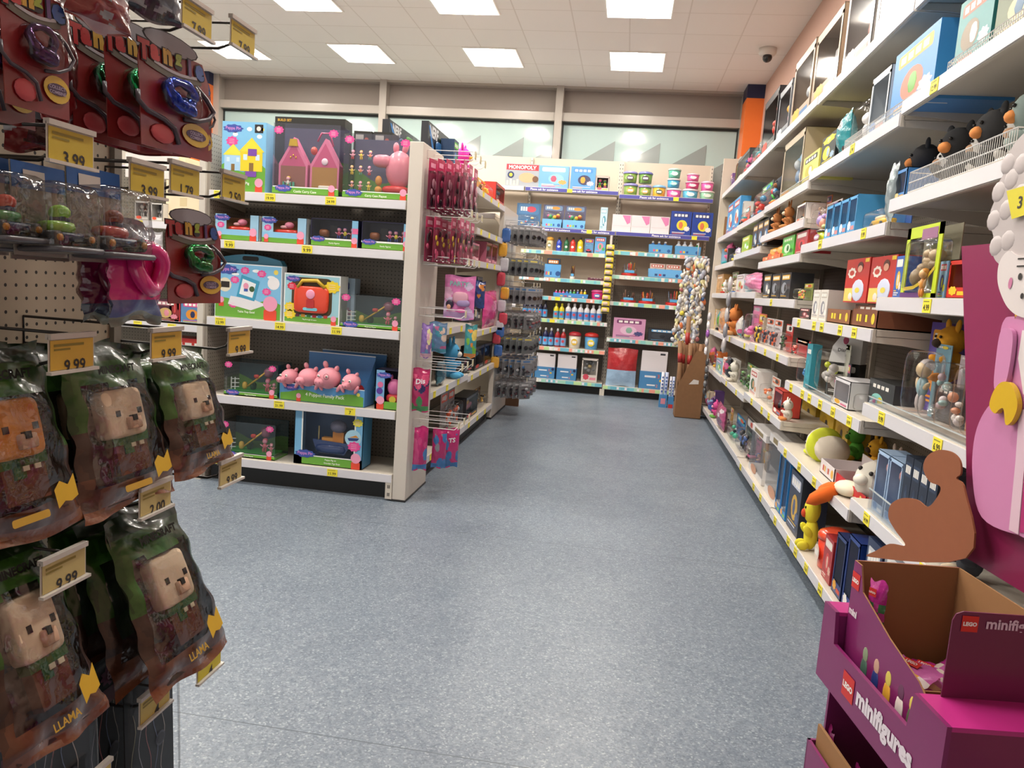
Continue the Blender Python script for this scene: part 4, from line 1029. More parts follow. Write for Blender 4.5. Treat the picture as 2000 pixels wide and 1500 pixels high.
# plush ducks and frog hats lying across the shelf front
r = empty('soft_toy'); cr = C('#dfd8cc', .9); ye = C('#d6e03c', .9)
m = MB(); m.ell((-.02, .0, .1), (.1, .1, .1), cr); m.ell((.12, .02, .09), (.11, .1, .085), C('#cfc4b4', .9)); m.build('body', r)
m = MB(); m.ell((.02, .0, .1), (.045, .108, .108), ye, None, 10); m.build('scarf', r)
m = MB(); m.ell((-.12, -.02, .06), (.05, .06, .07), C('#e0dc9a', .9)); m.ell((-.17, -.03, .02), (.055, .045, .02), ye); m.build('head', r)
m = MB(); m.ell((-.13, -.075, .085), .009, INK, None, 5); m.build('eye', r)
yy = (y_of(1560, 1.1, zz)+y_of(1640, 1.1, zz))/2; r.location = (1.13, yy+.02, zz); r.rotation_euler = (0, 0, -PI/2); r.scale = (.85, .9, .9); tag(r, 'white plush duck with lime scarf lying on its side', 'soft toy')
r = empty('soft_toy'); m = MB(); m.ell((0, .08, .1), (.11, .12, .1), C('#d9d4c8', .9)); m.build('head', r)
m = MB(); m.ell((0.05, -.03, .115), (.032, .03, .024), C('#e8e2d4', .9)); m.build('snout', r)
m = MB(); m.ell((-.0, -.02, .155), .01, INK, None, 5); m.build('eye', r); m = MB(); m.ell((.08, .0, .15), .01, INK, None, 5); m.build('eye', r)
m = MB(); m.ell((-.13, -.02, .03), (.08, .06, .035), C('#e4dfc8', .9)); m.build('body', r)
og = C('#ea6a1c', .9)
for q, (a, b) in enumerate((((-.17, -.05, .02), (-.30, -.10, -.04)), ((-.12, -.08, .02), (-.21, -.17, -.075)))):
    m = MB(); A = Vector(a); B = Vector(b); m.tube([A, A.lerp(B, .35), A.lerp(B, .75), B], [.025, .036, .03, .006], og, 10); m.build('foot', r)
r.location = (1.08, y_of(1672, 1.06, zz), zz); r.rotation_euler = (0, 0, -PI/2); tag(r, 'grey plush duck with long orange feet hanging over the shelf', 'soft toy')
for i, (px, cc, ds) in enumerate(((1660, ['#5aa83a', '#e0b02a', '#3a7a2a'], 'green and yellow'), (1700, ['#e0a82a', '#c98a3a', '#3a2a1a'], 'golden'), (1735, ['#e8dcd0', '#3a78c4', '#8a5a3c'], 'white and blue'), (1775, ['#c98f3c', '#d9a852', '#5a3a1c'], 'tan'))):
    r = g_plush(.2, cc, i); r.location = (1.3, y_of(px, 1.3, zz+.05), zz); r.rotation_euler = (0, 0, -PI/2); 
    if r.location.y < 3.3: r.location.z = SH[('A', 1)]
    tag(r, '%s soft toy at the back of the plush shelf' % ds, 'soft toy')
S('B', 1, [(1600, 1628, 905, 'tray', dict(c=['#e0d8d8', '#c9442a', '#e0a83a'], d=.2, X=1.05), 'white tray with animal print'),
           (1629, 1690, 945, 'tray', dict(c=['#c2232c', '#e0b83a', '#e8d06a'], d=.2, X=1.06), 'red and white card tray')])
S('A', 1, [(1700, 1748, 890, 'win', dict(c=['#a9c4e4', '#5f8cc4', '#e4eaf2'], d=.1, s=63, toy=['#2f3f78', '#d9a0a0', '#e8e4ea', '#34488a'], back='#8fa8cf', band=.15, k='dolls'), 'pale blue boxed sailor doll', 2),
           (1750, 1812, 905, 'box', dict(c=['#1f2a3c', '#33415a', '#2a3850', '#3f5068'], d=.14, s=64), 'dark navy boxed doll', 4),
           (1690, 1800, 990, 'riser', dict(X=1.006), 'low clear riser')])
# bottom shelf
S('E', 0, [(1387, 1400, 782, 'plush', dict(c=['#c94a8a', '#6aa84a', '#e8a0b8']), 'pink and green soft toy', 1),
           (1401, 1414, 790, 'bag', dict(c=['#b0507c', '#7a4a6a', '#e8e0e4'], d=.1, s=6), 'magenta film bag')])
S('D', 0, [(1415, 1430, 812, 'blister', dict(c=['#2f6fb0', '#3fb0b8', '#e2603a'], d=.1, s=65, toy=['#3f8fc4', '#4ac09a', '#2a2a30'], k='lumps'), 'blue action pack'),
           (1431, 1446, 818, 'blister', dict(c=['#1e1e22', '#c9c6c4', '#cf4a3a'], d=.1, s=66, toy=['#2a2a2e', '#4a4a50', '#4a6aa8']), 'black action pack', 1)])
for i, (a, b) in enumerate(((1461, 1486), (1492, 1527))):
    z0 = SH[('C', 0)]; X = 1.03; ya, yb = y_of(a, X, z0), y_of(b, X, z0); w_ = ya-yb; h = z_of(838+22*i, X, (ya+yb)/2)-z0
    r = empty('toy_box'); m = MB(); m.box(-w_/2, w_/2, .16, .165, 0, h, C('#6a6a66', .6)); m.box(-w_/2, w_/2, 0, .165, 0, h*.12, C('#e2dedc', .4)); m.box(-w_/2, w_/2, 0, .165, h*.86, h, C('#e2dfde', .4))
    m.rect(-w_*.3, w_*.3, h*.89, h*.97, C('#8a7a52', .4), -.001); m.disc(-w_*.1, h*.12, w_*.2, h*.09, C('#c9977c', .5), -.002); m.build('carton', r)
    m = MB(); doll_blob(m, 0, .08, h*.12, h*.7, ['#a09a94', '#b9b4ae', '#c9a890', '#6a5a4c'], i); m.build('doll', r)
    m = MB(); m.box(-w_/2, w_/2, 0.001, .003, h*.12, h*.86, CLEAR); m.box(-w_/2, -w_/2+.002, 0, .16, h*.12, h*.86, CLEAR); m.build('window', r)
    r.location = (X, (ya+yb)/2, z0); r.rotation_euler = (0, 0, -PI/2); tag(r, 'tall clear boxed doll with white lid, %s, bottom shelf' % ordw(i, 2), 'boxed doll', 'tall clear doll boxes')
S('B', 0, [(1512, 1532, 888, 'win', dict(c=['#2a86cf', '#e2a04a', '#7ec04a'], d=.12, s=67, toy=['#e29a3a', '#5ab04a', '#2a86cf', '#d9d4cc'], back='#3a4a4c', k='lumps', band=.12), 'bright blue boxed bottle set', 2),
           (1534, 1556, 925, 'box', dict(c=['#222c44', '#c9cfe0', '#c9a03a', '#4a5a80'], d=.14, s=68), 'narrow navy boxed toy', 1),
           (1560, 1578, 962, 'plush', dict(c=['#e8dc3a', '#e0d43a', '#d9502a'], ears=.1, sx=.5, sy=.6), 'yellow duck soft toy'),
           (1584, 1601, 1030, 'tub', dict(c=['#e2442a', '#e8502f', '#e8d0c0']), 'round orange canister'),
           (1603, 1619, 1050, 'box', dict(c=['#a82428', '#e8d8d0', '#c94040', '#e0b0a0'], d=.14, s=69), 'red boxed toy with white flower')])
zb = SH[('A', 0)]
S('B', 0, [(1622, 1640, 1048, 'win', dict(c=['#223a78', '#e2a02a', '#cf442a'], d=.14, s=70, toy=['#8a3a2a', '#223a78', '#e2902a']), 'blue boxed racing toy'),
           (1641, 1662, 1052, 'win', dict(c=['#1f3f8c', '#e8e4de', '#e2902a'], d=.14, s=71, toy=['#e2902a', '#223a78'], k='lumps'), 'deep blue boxed toy')])
S('A', 0, [(1672, 1700, 1060, 'box', dict(c=['#24365c', '#cfd4da', '#e29a3a', '#8a9ab0'], d=.14, s=72), 'navy boxed construction toy', 1),
           (1702, 1750, 1075, 'box', dict(c=['#8a9096', '#e4e4e4', '#5a6068', '#c9ced2'], d=.14, s=73), 'grey and white boxed toy', 1)])
OCC.setdefault(('B', 2), []).append((3.45, 3.95)); OCC.setdefault(('A', 3), []).append((2.2, 3.25)); OCC.setdefault(('A', 2), []).append((2.2, 2.75)); OCC.setdefault(('C', 0), []).append((4.7, 5.9))
fill_right()
# black hanging strips and hangers by the far gable (packs clipped to the posts)
for i, (px, py0, py1, c) in enumerate(((1432, 540, 700, ['#b9b4b4', '#8f8f94']), (1390, 610, 700, ['#c9c4c8', '#e8e4e6', '#9a5ab0']), (1386, 700, 780, ['#3a3a3c', '#6a6a6c']))):
    P = on_x(px, py0, .955); Q = on_x(px, py1, .955); n = 5
    r = empty('clip_strip', (.955, P.y, P.z)); m = MB(); m.box(-.012, .012, -.001, .001, Q.z-P.z, 0, C('#bdb8bc', .3)); m.build('strip', r)
    for j in range(n):
        m = MB(); zc = (Q.z-P.z)*(j+.5)/n; m.ell((0, -.02, zc), (.05, .022, abs(Q.z-P.z)/n*.5), foil(c[j % len(c)]), None, 6); m.build('hanging_pack', r)
    r.rotation_euler = (0, 0, -PI/2); tag(r, ('grey clip strip of hanging packs on the farthest right bay', 'white clip strip of packs beside the cream gable', 'dark clip strip low beside the cream gable')[i], 'clip strip')

# ------------------------------------------------------------------ boxed toys on the unit facing the viewer
PY = GY+.03
TS = [1.855, 1.555, 1.07, .573, .170]
def xz(px, py, Y=None):
    P = on_y(px, py, Y or PY); return P.x, P.z
SKY, HILL, LOGO, PKL, STAR = '#7fbfe6', '#6aa83a', '#3f55a8', '#e98ab4', '#e8509a'
def brand(m, x, z, w, y=-.001):
    m.burst(x, z, w*.52, w*.2, C(LOGO, .4), y, 9, .1, 1); m.text('Peppa Pig', x, z, w*.82, w*.24, C('#c98ad0', .4), y-.0006, .03, slope=-.03)
def pinkstar(m, x, z, r, y=-.001, c=STAR):
    m.burst(x, z, r, r*.75, C(c, .4), y, 9, .12); 
    for i in (-1, 0, 1): m.rect(x-r*.5, x+r*.4, z+i*r*.28-.0012, z+i*r*.28+.0012, C('#f6d0e0', .4), y-.0005)
def stand_in(m, x, z, w, y=-.0012):
    """plain rounded pink and red shape"""
    m.rrect(x-w*.32, x+w*.32, z, z+w*.5, w*.08, C('#dd4a34', .4), y); m.disc(x, z+w*.78, w*.36, w*.36, C('#efa0be', .4), y-.0004)
def scene_print(m, x0, x1, z0, z1, y=-.0006, hill=.35):
    w = x1-x0; h = z1-z0; m.rect(x0, x1, z0, z1, C(SKY, .4, 0, .2), y)
    n = 10; m.poly([(x0, z0)]+[(x1, z0)]+[(x1-w*i/n, z0+h*(hill+.07*math.sin(i*.9))) for i in range(n+1)], C(HILL, .4), y-.0003)
    for a, b in ((.3, .82), (.62, .9), (.85, .8)): m.disc(x0+w*a, z0+h*b, w*.06, h*.03, C('#eef4f8', .4), y-.0004)
    m.disc(x1-w*.08, z1-h*.1, w*.035, w*.035, C('#f0d860', .4), y-.0004)
def house_shape(m, x, z, w, h, wall, roof, y):
    m.rect(x-w/2, x+w/2, z, z+h*.6, C(wall, .4), y); m.poly([(x-w*.58, z+h*.58), (x+w*.58, z+h*.58), (x, z+h)], C(roof, .4), y-.0003)
    m.rect(x-w*.1, x+w*.1, z, z+h*.25, C('#8a6a3a', .4), y-.0004)
    for s in (-1, 1): m.rect(x+s*w*.28-w*.09, x+s*w*.28+w*.09, z+h*.33, z+h*.5, C('#cfe6f4', .4), y-.0004)
def place(r, px0, px1, z, Y=PY, **k):
    x0, x1 = x_of(px0, Y, z), x_of(px1, Y, z); r.location = ((x0+x1)/2, Y, z)
def dims(px0, px1, pytop, z, Y=PY):
    x0, x1 = x_of(px0, Y, z), x_of(px1, Y, z); return x1-x0, z_of(pytop, (x0+x1)/2, Y)-z

# top shelf: blue house box
w_, h_ = dims(432, 517, 238, TS[0]); r = empty('toy_box'); m = MB(); m.box(-w_/2, w_/2, 0, .12, 0, h_, C('#8cc6ea', .4, 0, .3)); scene_print(m, -w_/2, w_/2, 0, h_)
brand(m, -w_*.25, h_*.9, w_*.42); pinkstar(m, -w_*.27, h_*.72, w_*.13); m.rect(w_*.24, w_*.43, h_*.85, h_*.97, C('#2a2426', .4), -.001); m.disc(w_*.33, h_*.91, w_*.05, w_*.05, C('#e8e0d8'), -.0016)
house_shape(m, -w_*.24, h_*.3, w_*.4, h_*.38, '#a8d0ee', '#e8e04a', -.0016); house_shape(m, w_*.18, h_*.3, w_*.5, h_*.48, '#efd02f', '#f0d83c', -.002)
m.rect(w_*.1, w_*.3, h_*.52, h_*.62, C('#7a4aa8', .4), -.003); m.rect(w_*.05, w_*.3, h_*.22, h_*.3, C('#7a4aa8', .4), -.003)
stand_in(m, w_*.36, 0, w_*.26, -.0022); m.text('Peppa Pig', 0, h_*.12, w_*.4, h_*.05, C('#f2efe8', .4), -.003)
m.build('printed_carton', r); place(r, 432, 517, TS[0]); tag(r, 'tall pale blue boxed toy house on the top shelf, leftmost', 'boxed toy')
# castle carry case box with clear front
def clearbox(w, h, d, toyfn, label, loc, windowed_top=True, title='', ry=0, frame='#6aa83a', skycol='#50506a'):
    r = empty('toy_box'); m = MB(); m.box(-w/2, w/2, d-.004, d, 0, h, C(skycol, .5)); m.box(-w/2, w/2, 0, d, 0, .006, C(frame, .4))
    m.box(-w/2, w/2, .0, .004, 0, h*.1, C(frame, .4)); m.rect(-w*.49, w*.49, h*.1, h*.115, C('#eef2ee', .4), -.0006)
    n = 8; m.poly([(w/2, 0.0+h*.1)]+[(w/2-w*i/n, h*(.42+.12*math.sin(i*.8+1))) for i in range(n+1)]+[(-w/2, h*.1)], C('#4f7a34', .5), d-.0046)
    brand(m, -w*.33, h*.085, w*.24, -.002); stand_in(m, w*.4, 0, w*.14, -.0022)
    if title: m.text(title, .0, h*.045, w*.5, h*.045, C('#eef4e6', .4), -.001)
    m.build('carton', r)
    m = MB(); toyfn(m, w, h, d); m.build('toy', r)
    m = MB(); s = CLEAR
    m.box(-w/2, w/2, .001, .003, h*.1, h, s); m.box(-w/2, -w/2+.002, .003, d, h*.02, h, s); m.box(w/2-.002, w/2, .003, d, h*.02, h, s); m.box(-w/2, w/2, .003, d, h-.003, h, s)
    m.build('window', r)
    m = MB(); pinkstar(m, -w*.42, h*.9, w*.07, -.001); m.build('sticker', r); m = MB(); pinkstar(m, w*.4, h*.88, w*.07, -.001); m.build('sticker', r)
    r.location = loc; tag(r, label, 'boxed toy'); return r
def castle(m, w, h, d):
    pk = C('#c2507c', .3, 0, .3); pd = C('#d97aa0', .3); wood = C('#a87a3c', .5)
    for s, x in ((-1, -w*.24), (1, w*.24)):
        m.prism([(x-w*.22, h*.1), (x+w*.22, h*.1), (x+w*.22, h*.45), (x, h*.83), (x-w*.22, h*.45)], d*.3, d*.7, pd)
        m.prism([(x-w*.19, h*.12), (x+w*.19, h*.12), (x+w*.19, h*.42), (x-w*.19, h*.42)], d*.295, d*.31, wood if s > 0 else C('#8f5a50', .5))
        m.prism([(x-w*.19, h*.42), (x+w*.19, h*.42), (x, h*.76)], d*.295, d*.31, pk)
    m.prism([(-w*.24-w*.07, h*.7), (-w*.24+w*.07, h*.7), (-w*.24+w*.05, h*.8), (-w*.24-w*.05, h*.8)], d*.24, d*.29, C('#e0b83a', .2, .6))
    m.tube([(w*.12, d*.3, h*.78), (w*.18, d*.3, h*.9), (w*.3, d*.3, h*.9), (w*.36, d*.3, h*.72)], .006, pk, 6)
    m.ell((w*.04, d*.5, h*.66), (w*.05, .02, h*.06), C('#b85048', .3)); m.ell((w*.24, d*.28, h*.5), (w*.05, .006, w*.05), C('#ecd8e4', .3))
    for i in range(4): m.box(-w*.38+i*w*.05, -w*.35+i*w*.05, d*.2, d*.24, h*.1, h*.19, C('#4aa088', .3))
    m.rbox((w*.26, d*.24, h*.13), (w*.1, .012, h*.03), C('#e4dcd4', .3), .4, 5); doll_blob(m, -w*.3, d*.22, h*.1, h*.17, ['#d9402f', '#e8e0da', '#efb0c4', '#e8c83a'])
    for i in range(3): m.ell((-w*.28+i*w*.04, d*.28, h*.57-abs(i-1)*h*.03), (w*.012, .004, h*.02), C('#e0a83a', .2, .5), None, 4)
w_, h_ = dims(531, 660, 242, TS[0]); x_ = (x_of(531, PY, TS[0])+x_of(660, PY, TS[0]))/2
clearbox(w_, h_, .16, castle, 'clear fronted boxed pink castle playset on the top shelf', (x_, PY, TS[0]), title='Castle Carry Case')
def pighouse(m, w, h, d):
    """pink rounded carry case with small bagged figures beside it"""
    pk = C('#dc8496', .35, 0, .3)
    m.ell((w*.26, d*.45, h*.5), (w*.2, d*.3, h*.3), pk, None, 10); m.rbox((w*.02, d*.4, h*.62), (w*.14, d*.24, h*.1), pk, .7, 8)
    for s in (0, 1): m.ell((w*(.2+.14*s), d*.45, h*.84), (w*.045, .02, h*.09), pk, Matrix.Rotation(.3*s, 3, 'Y'), 6)
    m.rbox((w*.24, d*.4, h*.17), (w*.2, d*.3, h*.07), C('#cf2f2c', .3), .6, 7); m.ell((w*.0, d*.2, h*.3), (w*.05, .02, h*.08), C('#c98a3c', .5), None, 6); m.ell((w*.0, d*.2, h*.16), (w*.055, .02, h*.06), C('#d99a44', .5), None, 6)
    for i in range(3):
        for j in range(3): doll_blob(m, -w*.42+i*w*.13, d*.3, h*(.62-.24*j), h*.15, [['#c9444a', '#e8a0b4', '#efb4c8', '#e07a9c'], ['#e0b83a', '#e8d04a', '#efc0a0', '#d9a03a'], ['#4f8a7a', '#e0906a', '#efb4c8', '#e8b83a']][(i+j) % 3], i*3+j)
w_, h_ = dims(668, 800, 262, TS[0]); x_ = (x_of(668, PY, TS[0])+x_of(800, PY, TS[0]))/2
clearbox(w_, h_, .2, pighouse, 'clear fronted box with big pink rounded carry case on the top shelf', (x_, PY, TS[0]), title='Carry Case Playset')
for i, (a, b, t) in enumerate(((533, 668, 230), (686, 720, 256), (724, 760, 258))):
    Y = PY+.24; w_, h_ = dims(a, b, t, TS[0], Y); r = empty('toy_box'); m = MB(); m.box(-w_/2, w_/2, 0, .13, 0, h_, C('#26241f', .35, 0, .3))
    if i == 0: m.text('BUILD SET', -w_*.36, h_*.96, w_*.2, h_*.03, C('#d9a83a'), -.001)
    else: m.rect(-w_*.4, w_*.05, h_*.86, h_*.95, C('#cfcac4'), -.001); m.disc(w_*.22, h_*.88, w_*.12, w_*.12, C('#c9583a'), -.001)
    m.build('carton', r); place(r, a, b, TS[0], Y); tag(r, ('long black carton behind the boxed castle', 'small black boxed toy behind the pink carry case, left one', 'small black boxed toy behind the pink carry case, right one')[i], 'boxed toy')
# second shelf: two red vehicle boxes, two dark window boxes
def redcar(w, h, d=.12):
    r = empty('toy_box'); m = MB(); m.box(-w/2, w/2, d-.004, d, 0, h*.92, C('#7a5230', .5)); m.box(-w/2, w/2, 0, d, 0, .004, C('#e9efe9', .4)); m.box(w*.3, w/2, .0, .004, 0, h, C('#9fcbe6', .4)); m.box(w/2-.003, w/2, 0, d, 0, h, C('#e9efe9', .4))
    m.box(-w/2, w*.3, 0, .004, 0, h*.36, C(HILL, .4)); m.rect(-w/2, w*.34, h*.2, h*.42, C('#8cc6ea', .4), -.0008); m.rect(-w*.3, w*.3, h*.02, h*.2, C(HILL, .4), -.001)
    m.box(-w/2, -w*.25, .0, .004, h*.36, h, C('#9fcbe6', .4)); brand(m, -w*.34, h*.86, w*.34, -.0012); pinkstar(m, -w*.37, h*.58, w*.08); stand_in(m, w*.37, 0, w*.24, -.002); stand_in(m, -w*.4, h*.02, w*.15, -.002)
    m.build('carton', r)
    m = MB(); m.rbox((0, d*.4, h*.42), (w*.28, d*.25, h*.14), C('#e03a28', .25, 0, .5), .5, 8); m.ell((w*.05, d*.35, h*.72), (w*.1, .03, h*.13), C('#e48aa4', .4)); m.rbox((-w*.05, d*.35, h*.64), (w*.09, .03, h*.07), C('#e8b0b4', .4), .8, 6); m.build('toy', r)
    return r
for i, (a, b, t) in enumerate(((420, 505, 419), (509, 600, 424))):
    w_, h_ = dims(a, b, t, TS[1]); r = make('redcar', lambda: redcar(w_, h_)); place(r, a, b, TS[1]); tag(r, 'open boxed red toy vehicle, %s on the second shelf' % ('left one' if i == 0 else 'right one'), 'boxed toy', 'boxed red toy vehicles')
def figset(w, h, d=.14):
    r = empty('toy_box'); m = MB(); m.box(-w/2, w/2, d-.004, d, 0, h, C('#2e2c4a', .5)); m.box(-w/2, w/2, 0, d, 0, .004, C('#e9efe9', .4)); m.box(-w/2, -w/2+.004, 0, d, 0, h, C('#2a2848', .4)); m.box(w*.36, w/2, .0, .006, 0, h, C('#8cc6ea', .4)); m.box(-w/2, w/2, 0, d, h-.004, h, C('#2a2848', .4))
    m.box(w/2-.004, w/2, 0, d, 0, h, C('#24244a', .4)); m.box(-w/2, w*.4, 0, .004, 0, h*.3, C(HILL, .4)); m.rect(-w*.5, w*.36, h*.24, h*.3, C('#eef2ee', .4), -.001); brand(m, -w*.34, h*.26, w*.28, -.0014); m.rect(w*.37, w*.49, h*.5, h*.7, C('#e870a0', .4), -.001); stand_in(m, w*.42, 0, w*.18, -.002)
    m.text('Family Figures', 0, h*.12, w*.4, h*.07, C('#eef4e6'), -.001); m.build('carton', r)
    m = MB(); m.rbox((-w*.3, d*.5, h*.5), (w*.1, .03, h*.14), C('#9a5a34', .4), .6, 6); m.box(-w*.2, -w*.05, d*.6, d*.65, h*.4, h*.8, C('#1e1c26'))
    for k in range(3): doll_blob(m, w*(.02+.14*k), d*.4, h*.3, h*.45, [['#2f4a9c', '#c24a6a', '#e8a0b8'], ['#3a4a8a', '#d9c83a', '#e8a0b8'], ['#c9303a', '#d03a4a', '#e8a0b8']][k], k)
    m.build('figures', r); m = MB(); m.rect(-w*.49, w*.36, h*.3, h*.98, CLEAR, .001); m.build('window', r); return r
for i, (a, b, t) in enumerate(((606, 699, 428), (705, 800, 433))):
    w_, h_ = dims(a, b, t, TS[1]); r = make('figset', lambda: figset(w_, h_)); place(r, a, b, TS[1]); tag(r, 'dark window box of small figures, %s on the second shelf' % ('left one' if i == 0 else 'right one'), 'boxed toy', 'boxed figure sets')
# third shelf: easel box, case behind, learning case, playground
w_, h_ = dims(419, 548, 516, TS[2]); r = empty('toy_box'); m = MB(); m.box(-w_/2, w_/2, 0, .07, 0, h_, C('#e9f0f4', .4)); scene_print(m, -w_*.49, w_*.49, h_*.01, h_*.98, -.0006, .3)
brand(m, -w_*.32, h_*.88, w_*.32); 
for a, b in ((-.05, .88), (.2, .84), (-.2, .7), (.28, .52), (-.22, .25)): pinkstar(m, w_*a, h_*b, w_*.065, -.0014, '#e8509a')
m.disc(-w_*.35, h_*.6, w_*.1, w_*.1, C('#e8e0c8', .4), -.0012); m.rect(-w_*.41, -w_*.28, h_*.55, h_*.66, C('#2a2420'), -.0018); m.disc(w_*.38, h_*.68, w_*.09, w_*.09, C('#f0eef0', .4), -.0012)
m.poly([(-w_*.17, h_*.4), (w_*.1, h_*.33), (w_*.17, h_*.7), (-w_*.1, h_*.8)], C('#3f9cc0', .4), -.002); m.poly([(-w_*.13, h_*.45), (w_*.07, h_*.39), (w_*.12, h_*.65), (-w_*.08, h_*.73)], C('#eef2f4', .4), -.0024)
m.disc(w_*.06, h_*.55, w_*.04, w_*.04, C('#3a5a34'), -.003); m.disc(-w_*.03, h_*.6, w_*.04, w_*.045, C('#e898b4'), -.003); m.rect(-w_*.06, 0, h_*.5, h_*.55, C('#3f60b0'), -.003)
m.poly([(-w_*.3, h_*.25), (w_*.05, h_*.16), (w_*.28, h_*.28), (w_*.1, h_*.36), (-w_*.26, h_*.4)], C('#e6e4e8', .4), -.0016)
stand_in(m, w_*.34, 0, w_*.3, -.0024); stand_in(m, -w_*.4, h_*.2, w_*.12, -.002); m.text('Table Top Easel', -w_*.02, h_*.12, w_*.36, h_*.05, C('#f2f6ea', .4), -.003); m.build('printed_carton', r)
place(r, 419, 548, TS[2]); tag(r, 'sky blue boxed table top easel on the third shelf', 'boxed toy')
Y = PY+.1; w_, h_ = dims(424, 549, 497, TS[2], Y); r = empty('easel_case'); m = MB(); n = 10
m.prism([(-w_/2, 0), (w_/2, 0), (w_/2, h_*.86)]+[(w_*.46-w_*.92*i/n, h_*(.93+.07*math.sin(PI*i/n))) for i in range(n+1)]+[(-w_/2, h_*.86)], 0, .06, C('#4ba2c8', .35, 0, .3)); m.build('case', r)
m = MB(); m.rrect(-w_*.12, w_*.13, h_*.9, h_*.97, .012, C('#15171a', .4), -.002); m.build('handle_slot', r); place(r, 424, 549, TS[2], Y); tag(r, 'sky blue plastic case standing behind the boxed easel', 'toy case')
w_, h_ = dims(553, 662, 536, TS[2]); r = empty('toy_box'); m = MB(); m.box(-w_/2, w_/2, 0, .13, 0, h_, C('#eef2f2', .4)); m.rect(-w_*.48, w_*.48, h_*.02, h_*.97, C('#9fd0dc', .4), -.0006); m.poly([(-w_*.48, h_*.02), (w_*.48, h_*.02), (w_*.48, h_*.17), (0, h_*.13), (-w_*.48, h_*.2)], C(HILL, .4), -.001)
m.rrect(-w_*.36, w_*.36, h_*.17, h_*.93, w_*.1, C('#4a3c20', .5), -.0012); brand(m, -w_*.34, h_*.89, w_*.24, -.002); pinkstar(m, -w_*.36, h_*.74, w_*.08, -.002, '#d9304a'); pinkstar(m, w_*.36, h_*.77, w_*.13, -.003, '#efd42f'); pinkstar(m, -w_*.38, h_*.32, w_*.1, -.003, '#efd42f'); pinkstar(m, -w_*.38, h_*.17, w_*.1, -.003, '#efd42f')
for i in range(6): m.rect(-w_*.28+i*w_*.1, -w_*.21+i*w_*.1, h_*.13, h_*.19, C(('#5a2a3a', '#c98a2a', '#3a7a3a', '#a82a34', '#3a8aa8', '#b83a3a')[i]), -.002)
stand_in(m, w_*.4, 0, w_*.14, -.003); m.text('Playthrough & Learn', -.01, h_*.08, w_*.5, h_*.035, C('#eef4e6'), -.002); m.build('printed_carton', r)
m = MB(); m.tube([(-w_*.24, -.012, h_*.72), (-w_*.16, -.012, h_*.86), (w_*.1, -.012, h_*.88), (w_*.24, -.012, h_*.74)], .012, C('#c9a52a', .35), 8); m.rbox((.0, -.004, h_*.49), (w_*.31, .018, h_*.27), C('#dd4428', .3, 0, .4), .35, 8)
m.ell((0, -.024, h_*.6), (w_*.08, .004, w_*.08), C('#efa0be', .4)); m.rrect(-w_*.07, w_*.07, h_*.32, h_*.5, .01, C('#b83030', .4), -.0245); m.rrect(-w_*.13, w_*.13, h_*.27, h_*.33, .01, C('#7fd0e0', .4), -.0235); m.build('toy_case', r)
place(r, 553, 662, TS[2]); tag(r, 'pale blue box with red and yellow toy case in a cutout', 'boxed toy')
Y = PY+.17; w_, h_ = dims(600, 690, 541, TS[2], Y); r = goods('box', w_, h_, dict(c=['#a9c4dc', '#3a4a8a', '#c9a83a', '#d95a7a'], d=.1, s=80), ((x_of(600, Y, TS[2])+x_of(690, Y, TS[2]))/2, Y, TS[2]), 0, 'blue box standing behind the red toy case box')
def playground(m, w, h, d):
    m.box(-w*.45, w*.45, d*.15, d*.8, h*.1, h*.14, C('#2f9a34', .4))
    m.tube([(-w*.2, d*.4, h*.2), (w*.18, d*.4, h*.72)], .006, C('#c9a23a', .4), 6); m.rbox((-w*.22, d*.4, h*.26), (w*.045, .015, h*.12), C('#d9b44a', .4), .8, 6); m.rbox((0, d*.4, h*.56), (w*.05, .012, h*.06), C('#b83a34', .4), .7, 6)
    for z in (.2, .32, .44): m.tube([(-w*.45, d*.3, h*z), (-w*.3, d*.3, h*(z+.02))], .003, C('#e4e8ea', .4), 4)
    for x in (-.45, -.38): m.tube([(w*x, d*.3, h*.12), (w*x, d*.3, h*.5)], .004, C('#eef0f2', .4), 4)
    m.ell((-w*.1, d*.55, h*.24), (w*.05, .03, h*.13), C('#1e4a26', .6)); doll_blob(m, w*.22, d*.35, h*.12, h*.42, ['#c95a6a', '#d9707c', '#e898b0']); doll_blob(m, w*.34, d*.35, h*.12, h*.3, ['#c98a90', '#d98a90', '#e8a8b8']); m.ell((w*.2, d*.5, h*.68), (w*.09, .03, h*.16), C('#7a4a5c', .3, 0, .4))
for i, (a, b, t, zi) in enumerate(((664, 783, 578, 2), (437, 541, 709, 3), (430, 536, 826, 4))):
    w_, h_ = dims(a, b, t, TS[zi]); x_ = (x_of(a, PY, TS[zi])+x_of(b, PY, TS[zi]))/2
    clearbox(w_, h_, .2, playground, 'clear boxed playground set with yellow seesaw, %s shelf' % ('third', 'fourth', 'bottom')[i], (x_, PY, TS[zi]), title='Playground Playset', skycol='#1f3c44')
